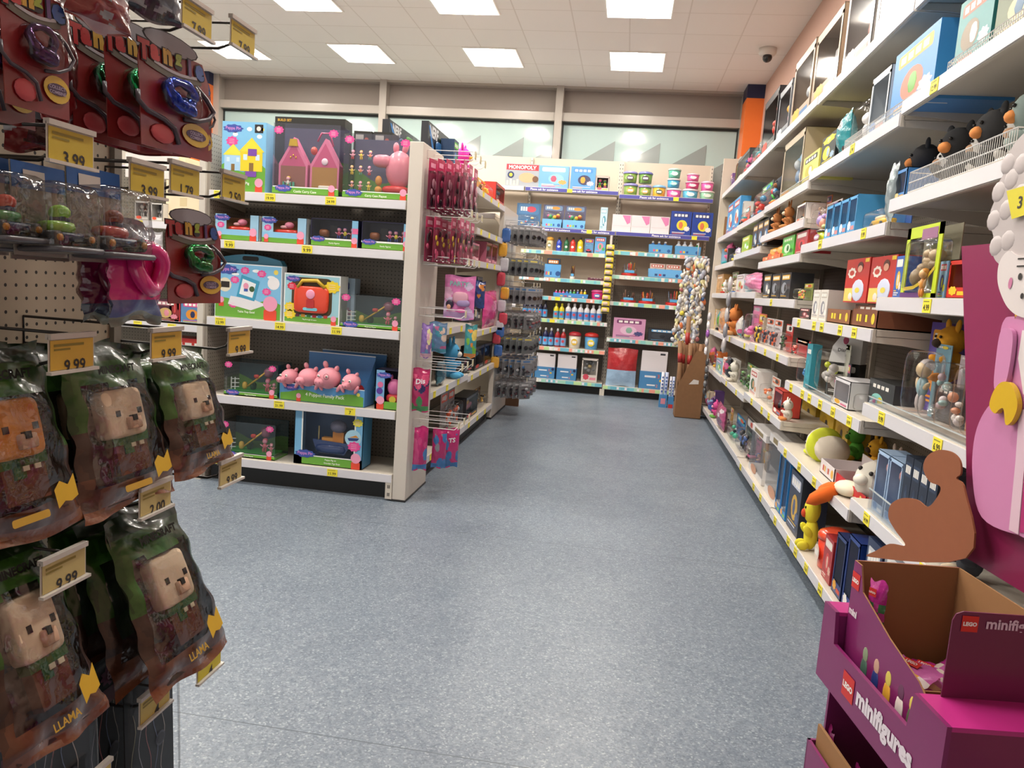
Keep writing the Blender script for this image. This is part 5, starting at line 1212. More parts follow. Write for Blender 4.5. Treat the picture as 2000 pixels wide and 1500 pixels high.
# fourth shelf: tray of plush puppets (two trays, one behind)
def puppets(w, h, full=True):
    r = empty('puppet_pack'); d = .17; m = MB(); fl = h*.36; bl = C('#4f86c0', .45); edge = C('#e4eaee', .4)
    m.box(-w/2, w/2, 0, .004, 0, fl, C('#5a9ad0', .4)); m.box(-w/2, w/2, 0, d, 0, .004, bl); m.box(-w*.3, w/2, d-.004, d, 0, h, bl); m.box(-w*.3, w/2, d-.006, d-.003, h-.006, h, edge)
    for sx in (-1, 1):
        a = sx*w/2; m.add([(a, 0, 0), (a, d, 0), (a, d, fl+ (h-fl)*(.9 if sx > 0 else .3)), (a, 0, fl)], [(0, 1, 2, 3)], bl)
    n = 10; m.poly([(-w*.49, h*.01), (w*.49, h*.01)]+[(w*.49-w*.98*i/n, h*(.2+.05*math.sin(i*1.1))) for i in range(n+1)], C(HILL, .4), -.0008); m.rect(-w/2, w/2, fl-.005, fl, edge, -.001)
    brand(m, -w*.36, fl*.75, w*.17, -.0014); stand_in(m, -w*.27, 0, w*.08, -.002); m.text('4 Puppet Family Pack', w*.04, fl*.42, w*.46, fl*.3, C('#eef4e2', .4), -.0015, .015); m.disc(w*.43, fl*.7, w*.02, w*.02, C('#f0e060'), -.0015)
    m.build('tray', r)
    if full:
        for k, (cx, cc, sz, tilt) in enumerate(((-.36, '#2f55b0', .8, .5), (-.14, '#d9822f', .95, .35), (.1, '#5fb8a0', 1.1, .35), (.33, '#cf2a2f', .85, 0))):
            pk = C('#df93a0', .85); s = h*.36*sz; X = cx*w; 
            m = MB(); m.rbox((X, .07, fl*.72), (w*.11, .05, fl*.5), C(cc, .85), .7, 8); m.ell((X-s*tilt*.5, .02, fl+s*.42), (s*.62, .07*sz+.01, s*.56), pk, None, 10); m.rbox((X-s*(.1+tilt*.9), -.03, fl+s*.26), (s*.3, .05, s*.24), pk, .8, 8)
            for q in (-1, 1):
                m.ell((X-s*tilt*.3+q*s*.3, .03, fl+s*(1.0-.1*q)), (s*.13, .02, s*.2), pk, Matrix.Rotation(q*.35, 3, 'Y'), 6)
                m.ell((X+q*s*.5, -.012, fl*.98), (.012, .012, .03), pk, Matrix.Rotation(q*.5, 3, 'Y'), 5)
            m.build('plush_puppet', r)
            m = MB()
            for q in ((1, -1) if k != 1 else ()): m.ell((X-s*tilt*.6+q*s*.22, -.05-.012*sz, fl+s*.58), .0085, C('#f0eee8', .3), None, 5); m.ell((X-s*tilt*.6+q*s*.22, -.058-.012*sz, fl+s*.58), .0045, INK, None, 5)
            if k == 2: m.tube([(X-s*tilt*.6+s*.22+.018*math.cos(a*PI/6), -.07, fl+s*.58+.018*math.sin(a*PI/6)) for a in range(12)], .0012, INK, 4, closed=True)
            for q in (-1, 1): m.ell((X-s*(.1+tilt*.9)+q*s*.1, -.077, fl+s*.26), (.004, .002, .006), C('#b86a7c', .8), None, 4)
            m.build('eyes', r)
    return r
w_, h_ = dims(544, 712, 693, TS[3]); 
for i, (a, Y) in enumerate(((0, PY), (26, PY+.19))):
    r = puppets(w_, h_, i == 0); x_ = (x_of(544+a, Y, TS[3])+x_of(712+a, Y, TS[3]))/2; r.location = (x_, Y, TS[3]); r.rotation_euler = (0, 0, -.04)
    tag(r, ('blue open tray of four pink plush pig puppets, fourth shelf', 'second puppet tray behind the front puppet tray')[i], 'puppet pack')
w_, h_ = dims(731, 786, 723, TS[3]); r = empty('toy_box'); m = MB(); d = .12; m.box(-w_/2, w_/2, d-.004, d, 0, h_, C('#26243a', .5)); m.box(-w_/2, -w_*.18, 0, .004, 0, h_, C('#7fb4e0', .4)); m.box(-w_/2, w_/2, 0, .004, 0, h_*.2, C(HILL, .4)); m.box(-w_/2, w_/2, 0, d, 0, .004, C('#e8eee8', .4)); m.box(-w_/2, -w_/2+.004, 0, d, 0, h_, C('#e8eee8', .4)); m.box(-w_/2, w_/2, 0, d, h_-.004, h_, C('#2a2840', .4))
brand(m, -w_*.2, h_*.86, w_*.5, -.002); m.disc(-w_*.32, h_*.62, w_*.1, w_*.1, C('#e070a0', .4), -.002); m.disc(-w_*.34, h_*.46, w_*.11, w_*.11, C('#5a3a9c', .4), -.002); stand_in(m, -w_*.3, 0, w_*.4, -.003); m.disc(w_*.44, h_*.1, w_*.13, w_*.13, C('#c9302a', .4), -.003); m.build('carton', r)
m = MB(); m.ell((w_*.12, .04, h_*.55), (w_*.25, .04, h_*.22), C('#c96a9c', .5)); 
for q in (-1, 1): m.ell((w_*(.12+q*.13), .05, h_*.8), (w_*.05, .015, h_*.08), C('#c96a9c', .5), None, 6)
m.rbox((w_*.12, .04, h_*.28), (w_*.28, .035, h_*.12), C('#b8242c', .5), .7, 7); m.disc(w_*.12, h_*.26, w_*.12, w_*.12, C('#c9b83a', .4), .002); m.build('soft_toy', r); place(r, 731, 786, TS[3]); tag(r, 'blue boxed pink soft toy with red body beside the puppet tray', 'boxed toy')
# bottom shelf: boat
w_, h_ = dims(573, 706, 806, TS[4]); r = empty('toy_box'); d = .17; m = MB(); m.box(-w_/2, w_/2, d-.004, d, 0, h_, C('#2a4a70', .5)); fb = C('#7ab8e0', .4)
m.box(-w_/2, -w_*.38, 0, .004, 0, h_, fb); m.box(w_*.38, w_/2, 0, .004, 0, h_, fb); m.box(-w_/2, w_/2, 0, .004, 0, h_*.17, C(HILL, .4)); m.box(-w_/2, w_/2, 0, d, 0, .004, C('#eef2ee', .4)); m.rect(-w_*.4, w_*.4, h_*.16, h_*.18, C('#eef2ee', .4), -.001)
m.rect(-w_*.395, -w_*.375, h_*.17, h_, C('#eef2ee', .4), -.001); m.rect(w_*.375, w_*.395, h_*.17, h_, C('#eef2ee', .4), -.001); m.box(w_/2-.004, w_/2, 0, d, 0, h_, C('#4a8cb8', .4)); m.box(-w_/2, -w_/2+.004, 0, d, 0, h_, fb); m.box(-w_/2, w_/2, 0, d, h_-.004, h_, C('#3f5f8c', .4))
brand(m, -w_*.33, h_*.2, w_*.27, -.002); m.text('Peppa Pig on', .02, h_*.115, w_*.26, h_*.04, C('#f0f4e8'), -.0015); m.text('Grandpa Pigs Boat', .03, h_*.055, w_*.36, h_*.04, C('#f0f4e8'), -.0015); m.disc(w_*.36, h_*.57, w_*.12, w_*.12, C('#a9d4e8', .4), -.002); m.poly([(w_*.28, h_*.57), (w_*.45, h_*.58), (w_*.42, h_*.53), (w_*.3, h_*.52)], C('#24407c'), -.003); m.poly([(w_*.3, h_*.58), (w_*.44, h_*.59), (w_*.4, h_*.63)], C('#d98a2a'), -.003)
pinkstar(m, w_*.38, h_*.42, w_*.09, -.003); pinkstar(m, w_*.42, h_*.86, w_*.07, -.003, '#e8e04a'); stand_in(m, w_*.41, 0, w_*.2, -.003); m.build('carton', r)
m = MB(); hull = C('#24407c', .15, 0, .6)
m.prism([(-w_*.27, h_*.46), (-w_*.2, h_*.22), (w_*.2, h_*.2), (w_*.3, h_*.42)], d*.25, d*.65, hull); m.rbox((0, d*.42, h_*.3), (w_*.24, d*.28, h_*.1), hull, .6, 8); m.box(w_*.02, w_*.18, d*.3, d*.55, h_*.42, h_*.62, C('#d98a2f', .35)); m.box(-w_*.14, w_*.02, d*.3, d*.55, h_*.42, h_*.5, C('#e09a3c', .35)); m.tube([(-w_*.2, d*.4, h_*.42), (-w_*.2, d*.4, h_*.7)], .005, C('#d9c88a'), 5)
m.ell((w_*.1, d*.3, h_*.73), (w_*.12, .04, h_*.12), C('#6a6a80', .3)); m.tube([(w_*.08+.012*math.cos(a*PI/5), d*.2, h_*.3+.012*math.sin(a*PI/5)) for a in range(10)], .002, C('#d9dce4'), 4, closed=True); m.build('toy_boat', r)
m = MB(); m.rect(-w_*.375, w_*.375, h_*.18, h_*.99, CLEAR, .002); m.build('window', r); place(r, 573, 706, TS[4]); tag(r, 'blue window box with a navy and orange toy boat, bottom shelf', 'boxed toy')
# big dark boxes on top of the aisle run
for i, (a, b, t, bt, X) in enumerate(((762, 817, 228, 291, -1.62), (838, 881, 230, 300, -1.42))):
    zb = 2.22; P = on_x(a, t, X); Q = on_x(b, t+30, X); ln = Q.y-P.y; h = P.z-zb-.0
    r = empty('blaster_box'); m = MB(); m.box(-ln/2, ln/2, 0, .05, 0, h, C('#2a2b30', .35, 0, .3)); m.text('NERF', -ln*.26, h*.8, ln*.36, h*.3, C('#d9dce0', .4), -.001, .04, fit=False); m.poly([(-ln*.5, h*.9), (-ln*.44, h*.9), (-ln*.1, 0), (-ln*.2, 0)], C('#3a78b8', .4), -.0015)
    m.rect(ln*.2, ln*.45, h*.1, h*.5, C('#5a4a6c', .4), -.001); m.build('carton', r)
    m = MB(); m.rbox((-ln*.02, -.008, h*.5), (ln*.2, .008, h*.14), C('#2a5f96', .3), .5, 6); m.rbox((ln*.14, -.012, h*.68), (ln*.12, .01, h*.14), C('#5ec832', .3), .5, 6); m.rbox((ln*.2, -.012, h*.45), (ln*.06, .01, h*.2), C('#5ec832', .3), .5, 6); m.ell((-ln*.1, -.01, h*.15), (ln*.05, .01, h*.05), C('#e2602f')); m.build('toy_blaster', r)
    r.location = (X, (P.y+Q.y)/2, zb-.02); r.rotation_euler = (0, 0, PI/2); tag(r, ('black boxed toy blaster above the gondola, left one', 'black boxed toy blaster above the gondola, right one')[i], 'boxed toy', 'boxed blasters')
    if i == 0: r.location.z = 2.205

# ------------------------------------------------------------------ hooks on the first gable and what hangs there
GXF = -1.26
def prong(x, y, z, L, name='peg_hook', label='', tagc='#d9cfa8', price_=True, dirx=1, col=None, group=None, double=True, txt=None):
    """wire hook standing out of a panel, with a scan tag on its upper wire"""
    r = empty(name, (x, y, z)); m = MB(); cc = col or WIRE
    m.tube([(0, 0, 0), (L*.93, 0, 0), (L, 0, .018)], .0026, cc, 5)
    if double: m.tube([(0, 0, .0), (0, 0, .05), (L*1.02, 0, .05)], .0022, cc, 5)
    m.build('wire', r)
    if price_:
        m = MB(); m.box(L*1.02, L*1.02+.002, -.024, .024, .005, .052, C('#dedbd2', .3)); m.build('tag_holder', r)
        m = MB(); m.box(L*1.02+.002, L*1.02+.003, -.021, .021, .011, .046, C(tagc, .5)); m.build('price_label', r)
    tag(r, label, 'peg hook', group); return r
def hook_rows(rows, ys, L, surf):
    for ri, py in enumerate(rows):
        z = on_x(py[0], py[1], -1.1).z
        for yi, y in enumerate(ys):
            prong(GXF, y, z, L, label='white wire hook, first gable, %s row, %s' % (ORD[ri], ordw(yi, 3)), group='hooks on the first gable')
HZ = []
for ri, (px, py) in enumerate(((880, 308), (880, 425), (880, 520), (880, 618), (880, 715), (880, 818))):
    z = on_x(px, py, -1.1).z; HZ.append(z)
    for yi, y in enumerate((4.6, 4.76, 4.92)):
        prong(GXF, y, z, .29, label='white wire hook, first gable, %s row, %s' % (ORD[ri], ('front', 'middle', 'back')[yi]), group='hooks on the first gable')
pkc = [['#b8305c', '#f0b0c8', '#8a2a4c', '#c9446a', '#2a1a24', '#e8b0c0'], ['#c23a66', '#f4c0d0', '#9a3454', '#d95a80', '#e8c83a', '#3a1f2a']]
for ri, cols in ((0, pkc[0]), (1, pkc[1])):
    for yi, y in enumerate((4.6, 4.76, 4.92)):
        for k in range(5):
            if ri == 1 and k == 2 : continue
            key = ('acc', ri, k % 2); r = make(key, lambda: g_headpack(.1, .3 if ri == 0 else .27, .02, cols, ri*7+k, 'lumps'))
            r.location = (GXF+.04+.05*k, y, HZ[ri]-.004); r.rotation_euler = (0, 0, PI/2-.25+.06*k)
            tag(r, 'pink hair accessory pack, %s row, %s hook, %s from the gable' % (('top', 'second')[ri], ('front', 'middle', 'back')[yi], ORD[k]), 'accessory pack', 'pink hair accessory packs')
def hang(r, X, pxl, pxr, pyt, pyb=None, rz=PI/2, label='', cat='bag', group=None, rx=0):
    P = on_x((pxl+pxr)/2, pyt, X); r.location = P; r.rotation_euler = (rx, 0, rz); tag(r, label, cat, group); return P
# big party bag facing the viewer
Y = 4.74; P = on_y(870, 537, Y); Q = on_y(925, 626, Y)
r = g_bag(Q.x-P.x, P.z-Q.z, .04, ['#e07ab8', '#c8a0cf', '#e8b0d0', '#d9c0e0', '#d98ab8'], 4, None, 'party_bag', .18)
m = MB(); w_ = Q.x-P.x; h_ = P.z-Q.z
m.text('PARTY', 0, -h_*.18, w_*.7, h_*.11, C('#7fc0b8', .3), -.026, .03); m.rbox((.01, -.02, -h_*.5), (w_*.26, .012, h_*.14), C('#d8a0b4', .5), .7, 7); m.rbox((.03, -.024, -h_*.62), (w_*.22, .01, h_*.08), C('#a08ab8', .5), .7, 6); m.ell((-w_*.28, -.024, -h_*.66), (w_*.13, .008, h_*.1), C('#2a1e3c', .4), None, 6); m.ell((-w_*.3, -.03, -h_*.72), (w_*.07, .006, h_*.06), C('#e0a888', .4), None, 6); m.ell((w_*.1, -.026, -h_*.8), (w_*.15, .006, h_*.05), C('#e870b0', .4), None, 6); m.build('printed_picture', r)
r.location = ((P.x+Q.x)/2, Y, P.z); tag(r, 'pink foil party bag hanging face on from the third hook row', 'bag')
bagspecs = [(808, 833, 718, 806, 4.56, ['#b0205c', '#3f8a4a', '#d9507c', '#2a2a5c'], 'dark pink foil bag with white lettering beside the gable front', 'Dis'),
            (812, 831, 832, 920, 4.58, ['#b8206a', '#3f7ab8', '#c9407c'], 'lowest row pink foil bag nearest the gable', None),
            (848, 868, 835, 916, 4.74, ['#b8206a', '#3f7ab8', '#8a8a94'], 'lowest row pink foil bag, middle one', None),
            (868, 892, 835, 915, 4.9, ['#c22a74', '#3f7ab8', '#d9d0dc'], 'lowest row pink foil bag farthest from the gable', 'TS'),
            (826, 841, 632, 700, 4.58, ['#8a6ab0', '#e0b0c0', '#e8e0a8', '#6a9ac0'], 'lilac film bag turned edge on in the fourth hook row', None),
            (842, 868, 628, 690, 4.74, ['#6a90b8', '#4a9ab0', '#e8d0c0', '#c96a9c'], 'blue and purple film bag in the fourth hook row', None),
            (911, 927, 634, 700, 4.8, ['#3f9aa0', '#e08a3c', '#7ec03a', '#e8d06a'], 'teal and orange film bag in the fourth hook row', None),
            (926, 944, 548, 602, 4.95, ['#24407c', '#2a4a90', '#d98a3a'], 'navy film bag behind the pink party bag', None)]
for a, b, t, bt, Y, cols, lab, tx in bagspecs:
    P = on_y(a, t, Y); Q = on_y(b, bt, Y); 
    r = g_bag(max(.07, (Q.x-P.x)*1.15), P.z-Q.z, .05, cols, int(a), tx, 'party_bag', .12); r.location = ((P.x+Q.x)/2, Y, P.z); r.rotation_euler = (.05, 0, .5 if 'edge' in lab or 'row pink' in lab else .25); tag(r, lab, 'bag')
# accessory packs on the far gable -------------------------------------------------
glc = [['#8f9092', '#c9c9cc', '#77787a', '#3a3038', '#8a4a50', '#b0b4b8', '#4a5a80'], ['#7f8486', '#d9c96a', '#6f7476', '#2a2a34', '#6a5a3c', '#a8acb0', '#c94a4a'], ['#999a9e', '#4a7ab0', '#85868a', '#4a3a40', '#24242a', '#c9ccd0', '#3a6aa0']]
for ri, (py, kind) in enumerate(((428, 'g'), (500, 'g'), (560, 'g'), (612, 'l'), (660, 'g'), (702, 'l'), (745, 'l'))):
    z = on_x(1010, py, -1.05).z
    for yi, y in enumerate((7.8, 8.08, 8.36)):
        prong(LX, y, z, .33, label='chrome hook on the far gable, %s row, %s' % (ORD[ri], ('near', 'middle', 'far')[yi]), col=CHROME, group='hooks on the far gable')
        for k in range(5):
            key = ('sun', ri % 3, kind, k % 2); r = make(key, lambda: g_headpack(.15, .17, .03, glc[ri % 3], ri+k, 'glasses' if kind == 'g' else 'lumps'))
            r.location = (LX+.04+.07*k, y, z-.004); r.rotation_euler = (0, 0, PI/2-.3-.12*k+.05*yi)
            tag(r, '%s pack on the far gable, %s row, %s hook, %s out' % ('sunglasses' if kind == 'g' else 'hair clip', ORD[ri], ('near', 'middle', 'far')[yi], ORD[k]), 'accessory pack', 'small packs on the far gable')
for i, (px, py, py1) in enumerate(((988, 445, 560), (985, 560, 660), (975, 625, 720))):
    P = on_y(px, py, 7.68); Q = on_y(px, py1, 7.68); r = empty('clip_strip', P); n = 4; m = MB(); m.box(-.01, .01, -.001, .001, Q.z-P.z, 0, C('#26262a')); m.build('strip', r)
    for j in range(n):
        zc = (Q.z-P.z)*(j+.5)/n; m = MB(); m.rbox((.012*(-1)**j, -.015, zc), (.045, .012, abs(Q.z-P.z)/n*.48), foil(('#3f6ab0', '#e0a83a', '#c9c9d0', '#c94a5a')[(i+j) % 4]), .4, 5); m.build('hanging_pack', r)
    tag(r, 'clip strip of colourful packs on the far gable front, %s' % ('top', 'middle', 'lowest')[i], 'clip strip')
# goods on the aisle run
def row_left(p0, p1, top, kind, o, desc, n, Z, where, X=LX-.03):
    ya, yb = y_of(p0, X, Z), y_of(p1, X, Z); h = max(.03, z_of(top, X, (ya+yb)/2)-Z); wd = (yb-ya)/n
    for i in range(n):
        od = ordw(i, n); lab = desc+((', '+od) if od else '')+', '+where
        goods(kind, wd*.95, h, o, (X, ya+wd*(i+.5), Z), PI/2, lab, desc+' '+where if n > 1 else None)
W1, W2 = 'near bay of the aisle run', 'far bay of the aisle run'
row_left(893, 925, 285, 'plush', dict(c=['#e83ca8', '#f05ab8', '#d99a3a']), 'bright pink unicorn soft toy', 1, 2.175, 'top shelf, '+W1)
row_left(884, 893, 275, 'box', dict(c=['#1f3a5c', '#5ec832', '#3a78b8'], d=.1, s=90), 'navy boxed blaster', 1, 2.175, 'top shelf, '+W1)
row_left(930, 948, 360, 'plush', dict(c=['#5a3a2a', '#8a6a4a', '#c9a07a']), 'brown soft toy', 1, 2.17, 'top shelf, '+W2)
row_left(950, 966, 352, 'blister', dict(c=['#e0a82a', '#e8b83a', '#c93a34'], d=.1, s=91, toy=['#e0a82a', '#e8b83a'], k='lumps'), 'yellow construction toy pack', 1, 2.17, 'top shelf, '+W2)
row_left(967, 984, 362, 'win', dict(c=['#c22f28', '#e8c8a8', '#d9a07a'], d=.12, s=92), 'red boxed toy', 1, 2.17, 'top shelf, '+W2)
row_left(874, 889, 445, 'box', dict(c=['#2a2a2e', '#cfcac4', '#5a5a60'], d=.16, s=93), 'tall black picture frame box', 1, 1.586, 'second shelf, '+W1)
row_left(890, 935, 470, 'win', dict(c=['#c96a84', '#e8b0c0', '#f0d0d8'], d=.16, s=94), 'pink boxed doll', 3, 1.586, 'second shelf, '+W1)
row_left(948, 970, 476, 'win', dict(c=['#b0607a', '#d98aa0', '#f0c0cc'], d=.2, s=95), 'dusky pink boxed doll', 2, 1.586, 'third shelf, '+W2)
row_left(915, 938, 540, 'win', dict(c=['#3a3a44', '#7a8a9c', '#c9c4bc'], d=.14, s=96), 'grey boxed toy', 2, 1.056, 'third shelf, '+W1)
row_left(940, 966, 568, 'bag', dict(c=['#e0409c', '#d93a8c', '#f07ab8'], d=.1, s=7), 'magenta film bag', 1, .976, 'fourth shelf, '+W2)
row_left(868, 904, 665, 'plush', dict(c=['#4aa0d0', '#5ab0dc', '#e8e4dc'], ears=.8), 'light blue soft toy with magenta ears', 1, .626, 'fourth shelf, '+W1)
row_left(852, 866, 705, 'bag', dict(c=['#2a5a6c', '#3f7a8c', '#1a2a34'], d=.08, s=8), 'teal film bag', 1, .626, 'fourth shelf, '+W1)
row_left(905, 922, 690, 'win', dict(c=['#2f3036', '#8a8a90', '#c94a4a'], d=.14, s=97), 'dark boxed toy', 1, .626, 'fourth shelf, '+W1)
row_left(926, 960, 672, 'win', dict(c=['#26262a', '#c93a34', '#8a8a90'], d=.14, s=98), 'black boxed figure', 2, .60, 'fifth shelf, '+W2)
row_left(880, 906, 765, 'blister', dict(c=['#8f8f92', '#e2502f', '#c9c9c9'], d=.1, s=99, toy=['#b0b0b4', '#e2602f', '#77777a']), 'grey carded action toy', 2, .176, 'bottom shelf, '+W1)
row_left(908, 932, 770, 'win', dict(c=['#26262a', '#c9302a', '#e0a82a'], d=.14, s=100), 'black boxed toy with red patch', 1, .176, 'bottom shelf, '+W1)
row_left(935, 962, 765, 'blister', dict(c=['#6a2a20', '#e0a82a', '#2a2a2c'], d=.14, s=101, toy=['#e0a82a', '#e8b83a', '#2a2a2c'], k='lumps'), 'pack with yellow digger', 2, .176, 'bottom shelf, '+W2)
row_left(848, 868, 850, 'box', dict(c=['#3a2a2c', '#c9b08a', '#7a5a4a'], d=.14, s=102), 'low dark boxed puzzle', 1, .176, 'bottom shelf, '+W1)

# ------------------------------------------------------------------ craft goods on the end wall
BF = BY+.03
def zs_(v): return v+.0555
LB = 'left end bay'; RB = 'right end bay'
def F(p0, p1, top, kind, o, desc, n, Z, where): row_front(p0, p1, top, kind, o, desc, n, BF, zs_(Z), where)
def q(x): return 970+.22*x     # columns and rows read off an enlarged view of the photo
def p(y): return 300+.22*y
def p6(y): return 500+.22*y
def mono():
    r = empty('board_game'); return r
P0, P1 = x_of(986, BF, 2.71), x_of(1051, BF, 2.71); w_ = P1-P0; h_ = z_of(320, (P0+P1)/2, BF)-2.71
r = empty('board_game'); m = MB(); m.box(-w_/2, w_/2, 0, .06, 0, h_, C('#9aa0a8', .4, 0, .2)); m.rect(-w_*.48, w_*.48, h_*.72, h_*.97, C('#c2303c', .4), -.001); m.text('MONOPOLY', 0, h_*.845, w_*.9, h_*.17, C('#f2ece8', .4), -.002, .03)
m.disc(w_*.15, h_*.4, w_*.25, h_*.22, C('#d9a27c', .4), -.001); m.disc(-w_*.34, h_*.5, w_*.1, h_*.15, C('#24345c', .4), -.002); m.disc(-w_*.34, h_*.5, w_*.05, h_*.08, C('#e0c83a', .4), -.003); m.disc(w_*.4, h_*.35, w_*.09, h_*.14, C('#6a4a34', .4), -.003)
for i in range(4): m.rect(-w_*.46+i*w_*.1, -w_*.4+i*w_*.1, h_*.05, h_*.25+.02*(i % 2), C('#d9d0b8', .4), -.002)
m.build('printed_carton', r); r.location = ((P0+P1)/2, BF, 2.71); tag(r, 'board game box with red title band on the top shelf of the end wall', 'board game')
T = 2.655
F(1050, 1110, 324, 'box', dict(c=['#6fa6dc', '#e8e4f0', '#8ac4ea', '#c9546a', '#f0a05a'], d=.12, s=110), 'round topped sky blue craft box', 1, T, 'top shelf, '+LB)
F(1112, 1162, 326, 'box', dict(c=['#5b98d4', '#4a86c4', '#3f3f5c', '#e09a3a', '#c9c0d0'], d=.12, s=111), 'open blue craft box', 1, T, 'top shelf, '+LB)
F(1162, 1189, 344, 'win', dict(c=['#c9b8b0', '#d95a6a', '#e8d04a'], d=.1, s=112, toy=['#e8d04a', '#4aa04a', '#d95a8a']), 'small clear craft jar set', 1, T, 'top shelf, '+LB)
T = 2.62
def slime(c, l): return dict(c=[c, l, '#e9e4da'])
F(1216, 1245, 356, 'tub', dict(c=['#7a9a4a', '#8a86c4', '#e09a4a']), 'green tub with lilac lid', 1, T, 'top shelf, '+RB)
F(1246, 1272, 360, 'tub', dict(c=['#7a9a4a', '#8a86c4', '#e0a05a']), 'olive tub with lilac lid', 1, T, 'top shelf, '+RB)
F(1273, 1300, 360, 'tub', dict(c=['#d9a83a', '#7fb0d8', '#4a5a3a']), 'orange tub with pale blue lid', 1, T, 'top shelf, '+RB)
F(1301, 1331, 366, 'tub', dict(c=['#d95aa0', '#e4dde2', '#f0c0d8']), 'magenta slime tub with white lid', 1, T, 'top shelf, '+RB)
F(1332, 1364, 367, 'tub', dict(c=['#5ab0d0', '#e4dde2', '#cfe6f0']), 'light blue slime tub with white lid', 1, T, 'top shelf, '+RB)
F(1366, 1396, 371, 'tub', dict(c=['#8fc0a0', '#e4e2de', '#cfe0d4']), 'pale green slime tub with white lid', 1, T, 'top shelf, '+RB)
def stack(px0, px1, pyb, pyt, o, lab, rowz):
    Y = BF+.02; zz = z_of(pyb, x_of((px0+px1)/2, Y, 2.8), Y); xa, xb = x_of(px0, Y, zz), x_of(px1, Y, zz); h = z_of(pyt, (xa+xb)/2, Y)-zz
    goods('tub', xb-xa, h, o, ((xa+xb)/2, Y-.02, rowz), 0, lab)
h1 = z_of(356, x_of(1230, BF, 2.68), BF); 
for a, b, t, o, lab in ((1216, 1244, 332, dict(c=['#7a9a4a', '#8a86c4', '#4a3a4a']), 'green tub with lilac lid stacked at the left'), (1246, 1274, 333, dict(c=['#6a9048', '#6f74b8', '#4a3a4a']), 'green tub with blue lid stacked second'),):
    xa, xb = x_of(a, BF, h1), x_of(b, BF, h1); goods('tub', xb-xa, z_of(t, xa, BF)-h1, o, ((xa+xb)/2, BF, h1+.002), 0, lab+', top shelf')
h2 = z_of(366, x_of(1316, BF, 2.68), BF)+.002
for a, b, t, zb_, o, lab in ((1303, 1328, 346, h2, dict(c=['#3f9ac0', '#cfd6da', '#8fd0d0']), 'turquoise slime tub on the magenta tub'), (1339, 1366, 352, h2, dict(c=['#c9447a', '#e0b0c8', '#f0d0e0']), 'crimson slime tub on the light blue tub'), (1369, 1394, 352, h2-.02, dict(c=['#e060a8', '#e8c0d8', '#f4d0e4']), 'bright pink slime tub on the pale green tub')):
    xa, xb = x_of(a, BF, zb_), x_of(b, BF, zb_); hh = z_of(t, xa, BF)-zb_; goods('tub', xb-xa, hh, o, ((xa+xb)/2, BF, zb_), 0, lab)
    if a == 1303: goods('tub', xb-xa, hh, dict(c=['#5fae9a', '#b0d8cc', '#e0eee8']), ((xa+xb)/2, BF, zb_+hh+.002), 0, 'mint slime tub on the turquoise tub')
    if a == 1339: goods('tub', (xb-xa)*.9, hh, dict(c=['#d9609c', '#e8c0d4', '#f4e0ea']), ((xa+xb)/2, BF, zb_+hh+.002), 0, 'rose slime tub on the crimson tub')
# second shelf
T = 2.139
F(1005, 1054, 396, 'blister', dict(c=['#3f6a94', '#4a7aa8', '#c9485c'], d=.08, s=113, toy=['#c9485c', '#e0b04a', '#6aa0d0'], k='lumps', ch=.5), 'dark blue craft pack', 1, T, 'second shelf, '+LB)
F(1057, 1142, 400, 'blister', dict(c=['#5a5a78', '#7a9ac0', '#e0a04a'], d=.08, s=114, toy=['#d95a8c', '#e0b83a', '#4aa06a', '#c9603a', '#e8e0d8'], k='lumps', ch=.28), 'bulging craft pack of coloured shapes', 2, T, 'second shelf, '+LB)
for i, (a, b) in enumerate(((1058, 1096), (1098, 1142))):
    xa, xb = x_of(a, BF-.02, zs_(T)), x_of(b, BF-.02, zs_(T)); goods('tray', xb-xa, .07, dict(c=['#6fb0e0', '#e05a7a', '#e0c04a', '#7ac06a', '#2a5a9c'], d=.02), ((xa+xb)/2, BF-.025, zs_(T)), 0, 'low sky blue tray front under the craft packs, %s' % ('left one', 'right one')[i])
F(1170, 1184, 405, 'box', dict(c=['#b9d4de', '#8fb8c8', '#5a9ab0', '#e0eaee'], d=.2, s=115), 'slim pale blue upright box', 1, T, 'second shelf, '+LB)
T = 2.141
def wb():
    pass
Z = zs_(T); xa, xb = x_of(1194, BF, Z), x_of(1306, BF, Z); wd = (xb-xa)/3; h_ = z_of(418, xa, BF)-Z
def whitebox():
    r = empty('craft_box'); m = MB(); m.box(-wd*.49, wd*.49, 0, .15, 0, h_, C('#dcd4d8', .35, 0, .4)); m.poly([(wd*.02, h_*.96), (wd*.45, h_*.96), (wd*.45, h_*.55), (wd*.3, h_*.45)], C('#cf7aa8', .4), -.001); m.rect(-wd*.45, wd*.45, h_*.34, h_*.35, C('#b8b0b4', .4), -.001); m.build('carton', r); return r
for i in range(3):
    r = make('whitebox', whitebox); r.location = (xa+wd*(i+.5), BF, Z); tag(r, 'white craft box with pink corner, %s, second shelf, right end bay' % ordw(i, 3), 'craft box', 'white craft boxes')
F(1307, 1390, 414, 'box', dict(c=['#1f3f98', '#2a3a78', '#e0d43a', '#d9764a', '#e8e4de'], d=.14, s=116, ), 'navy and yellow washing craft tub box', 2, T, 'second shelf, '+RB)
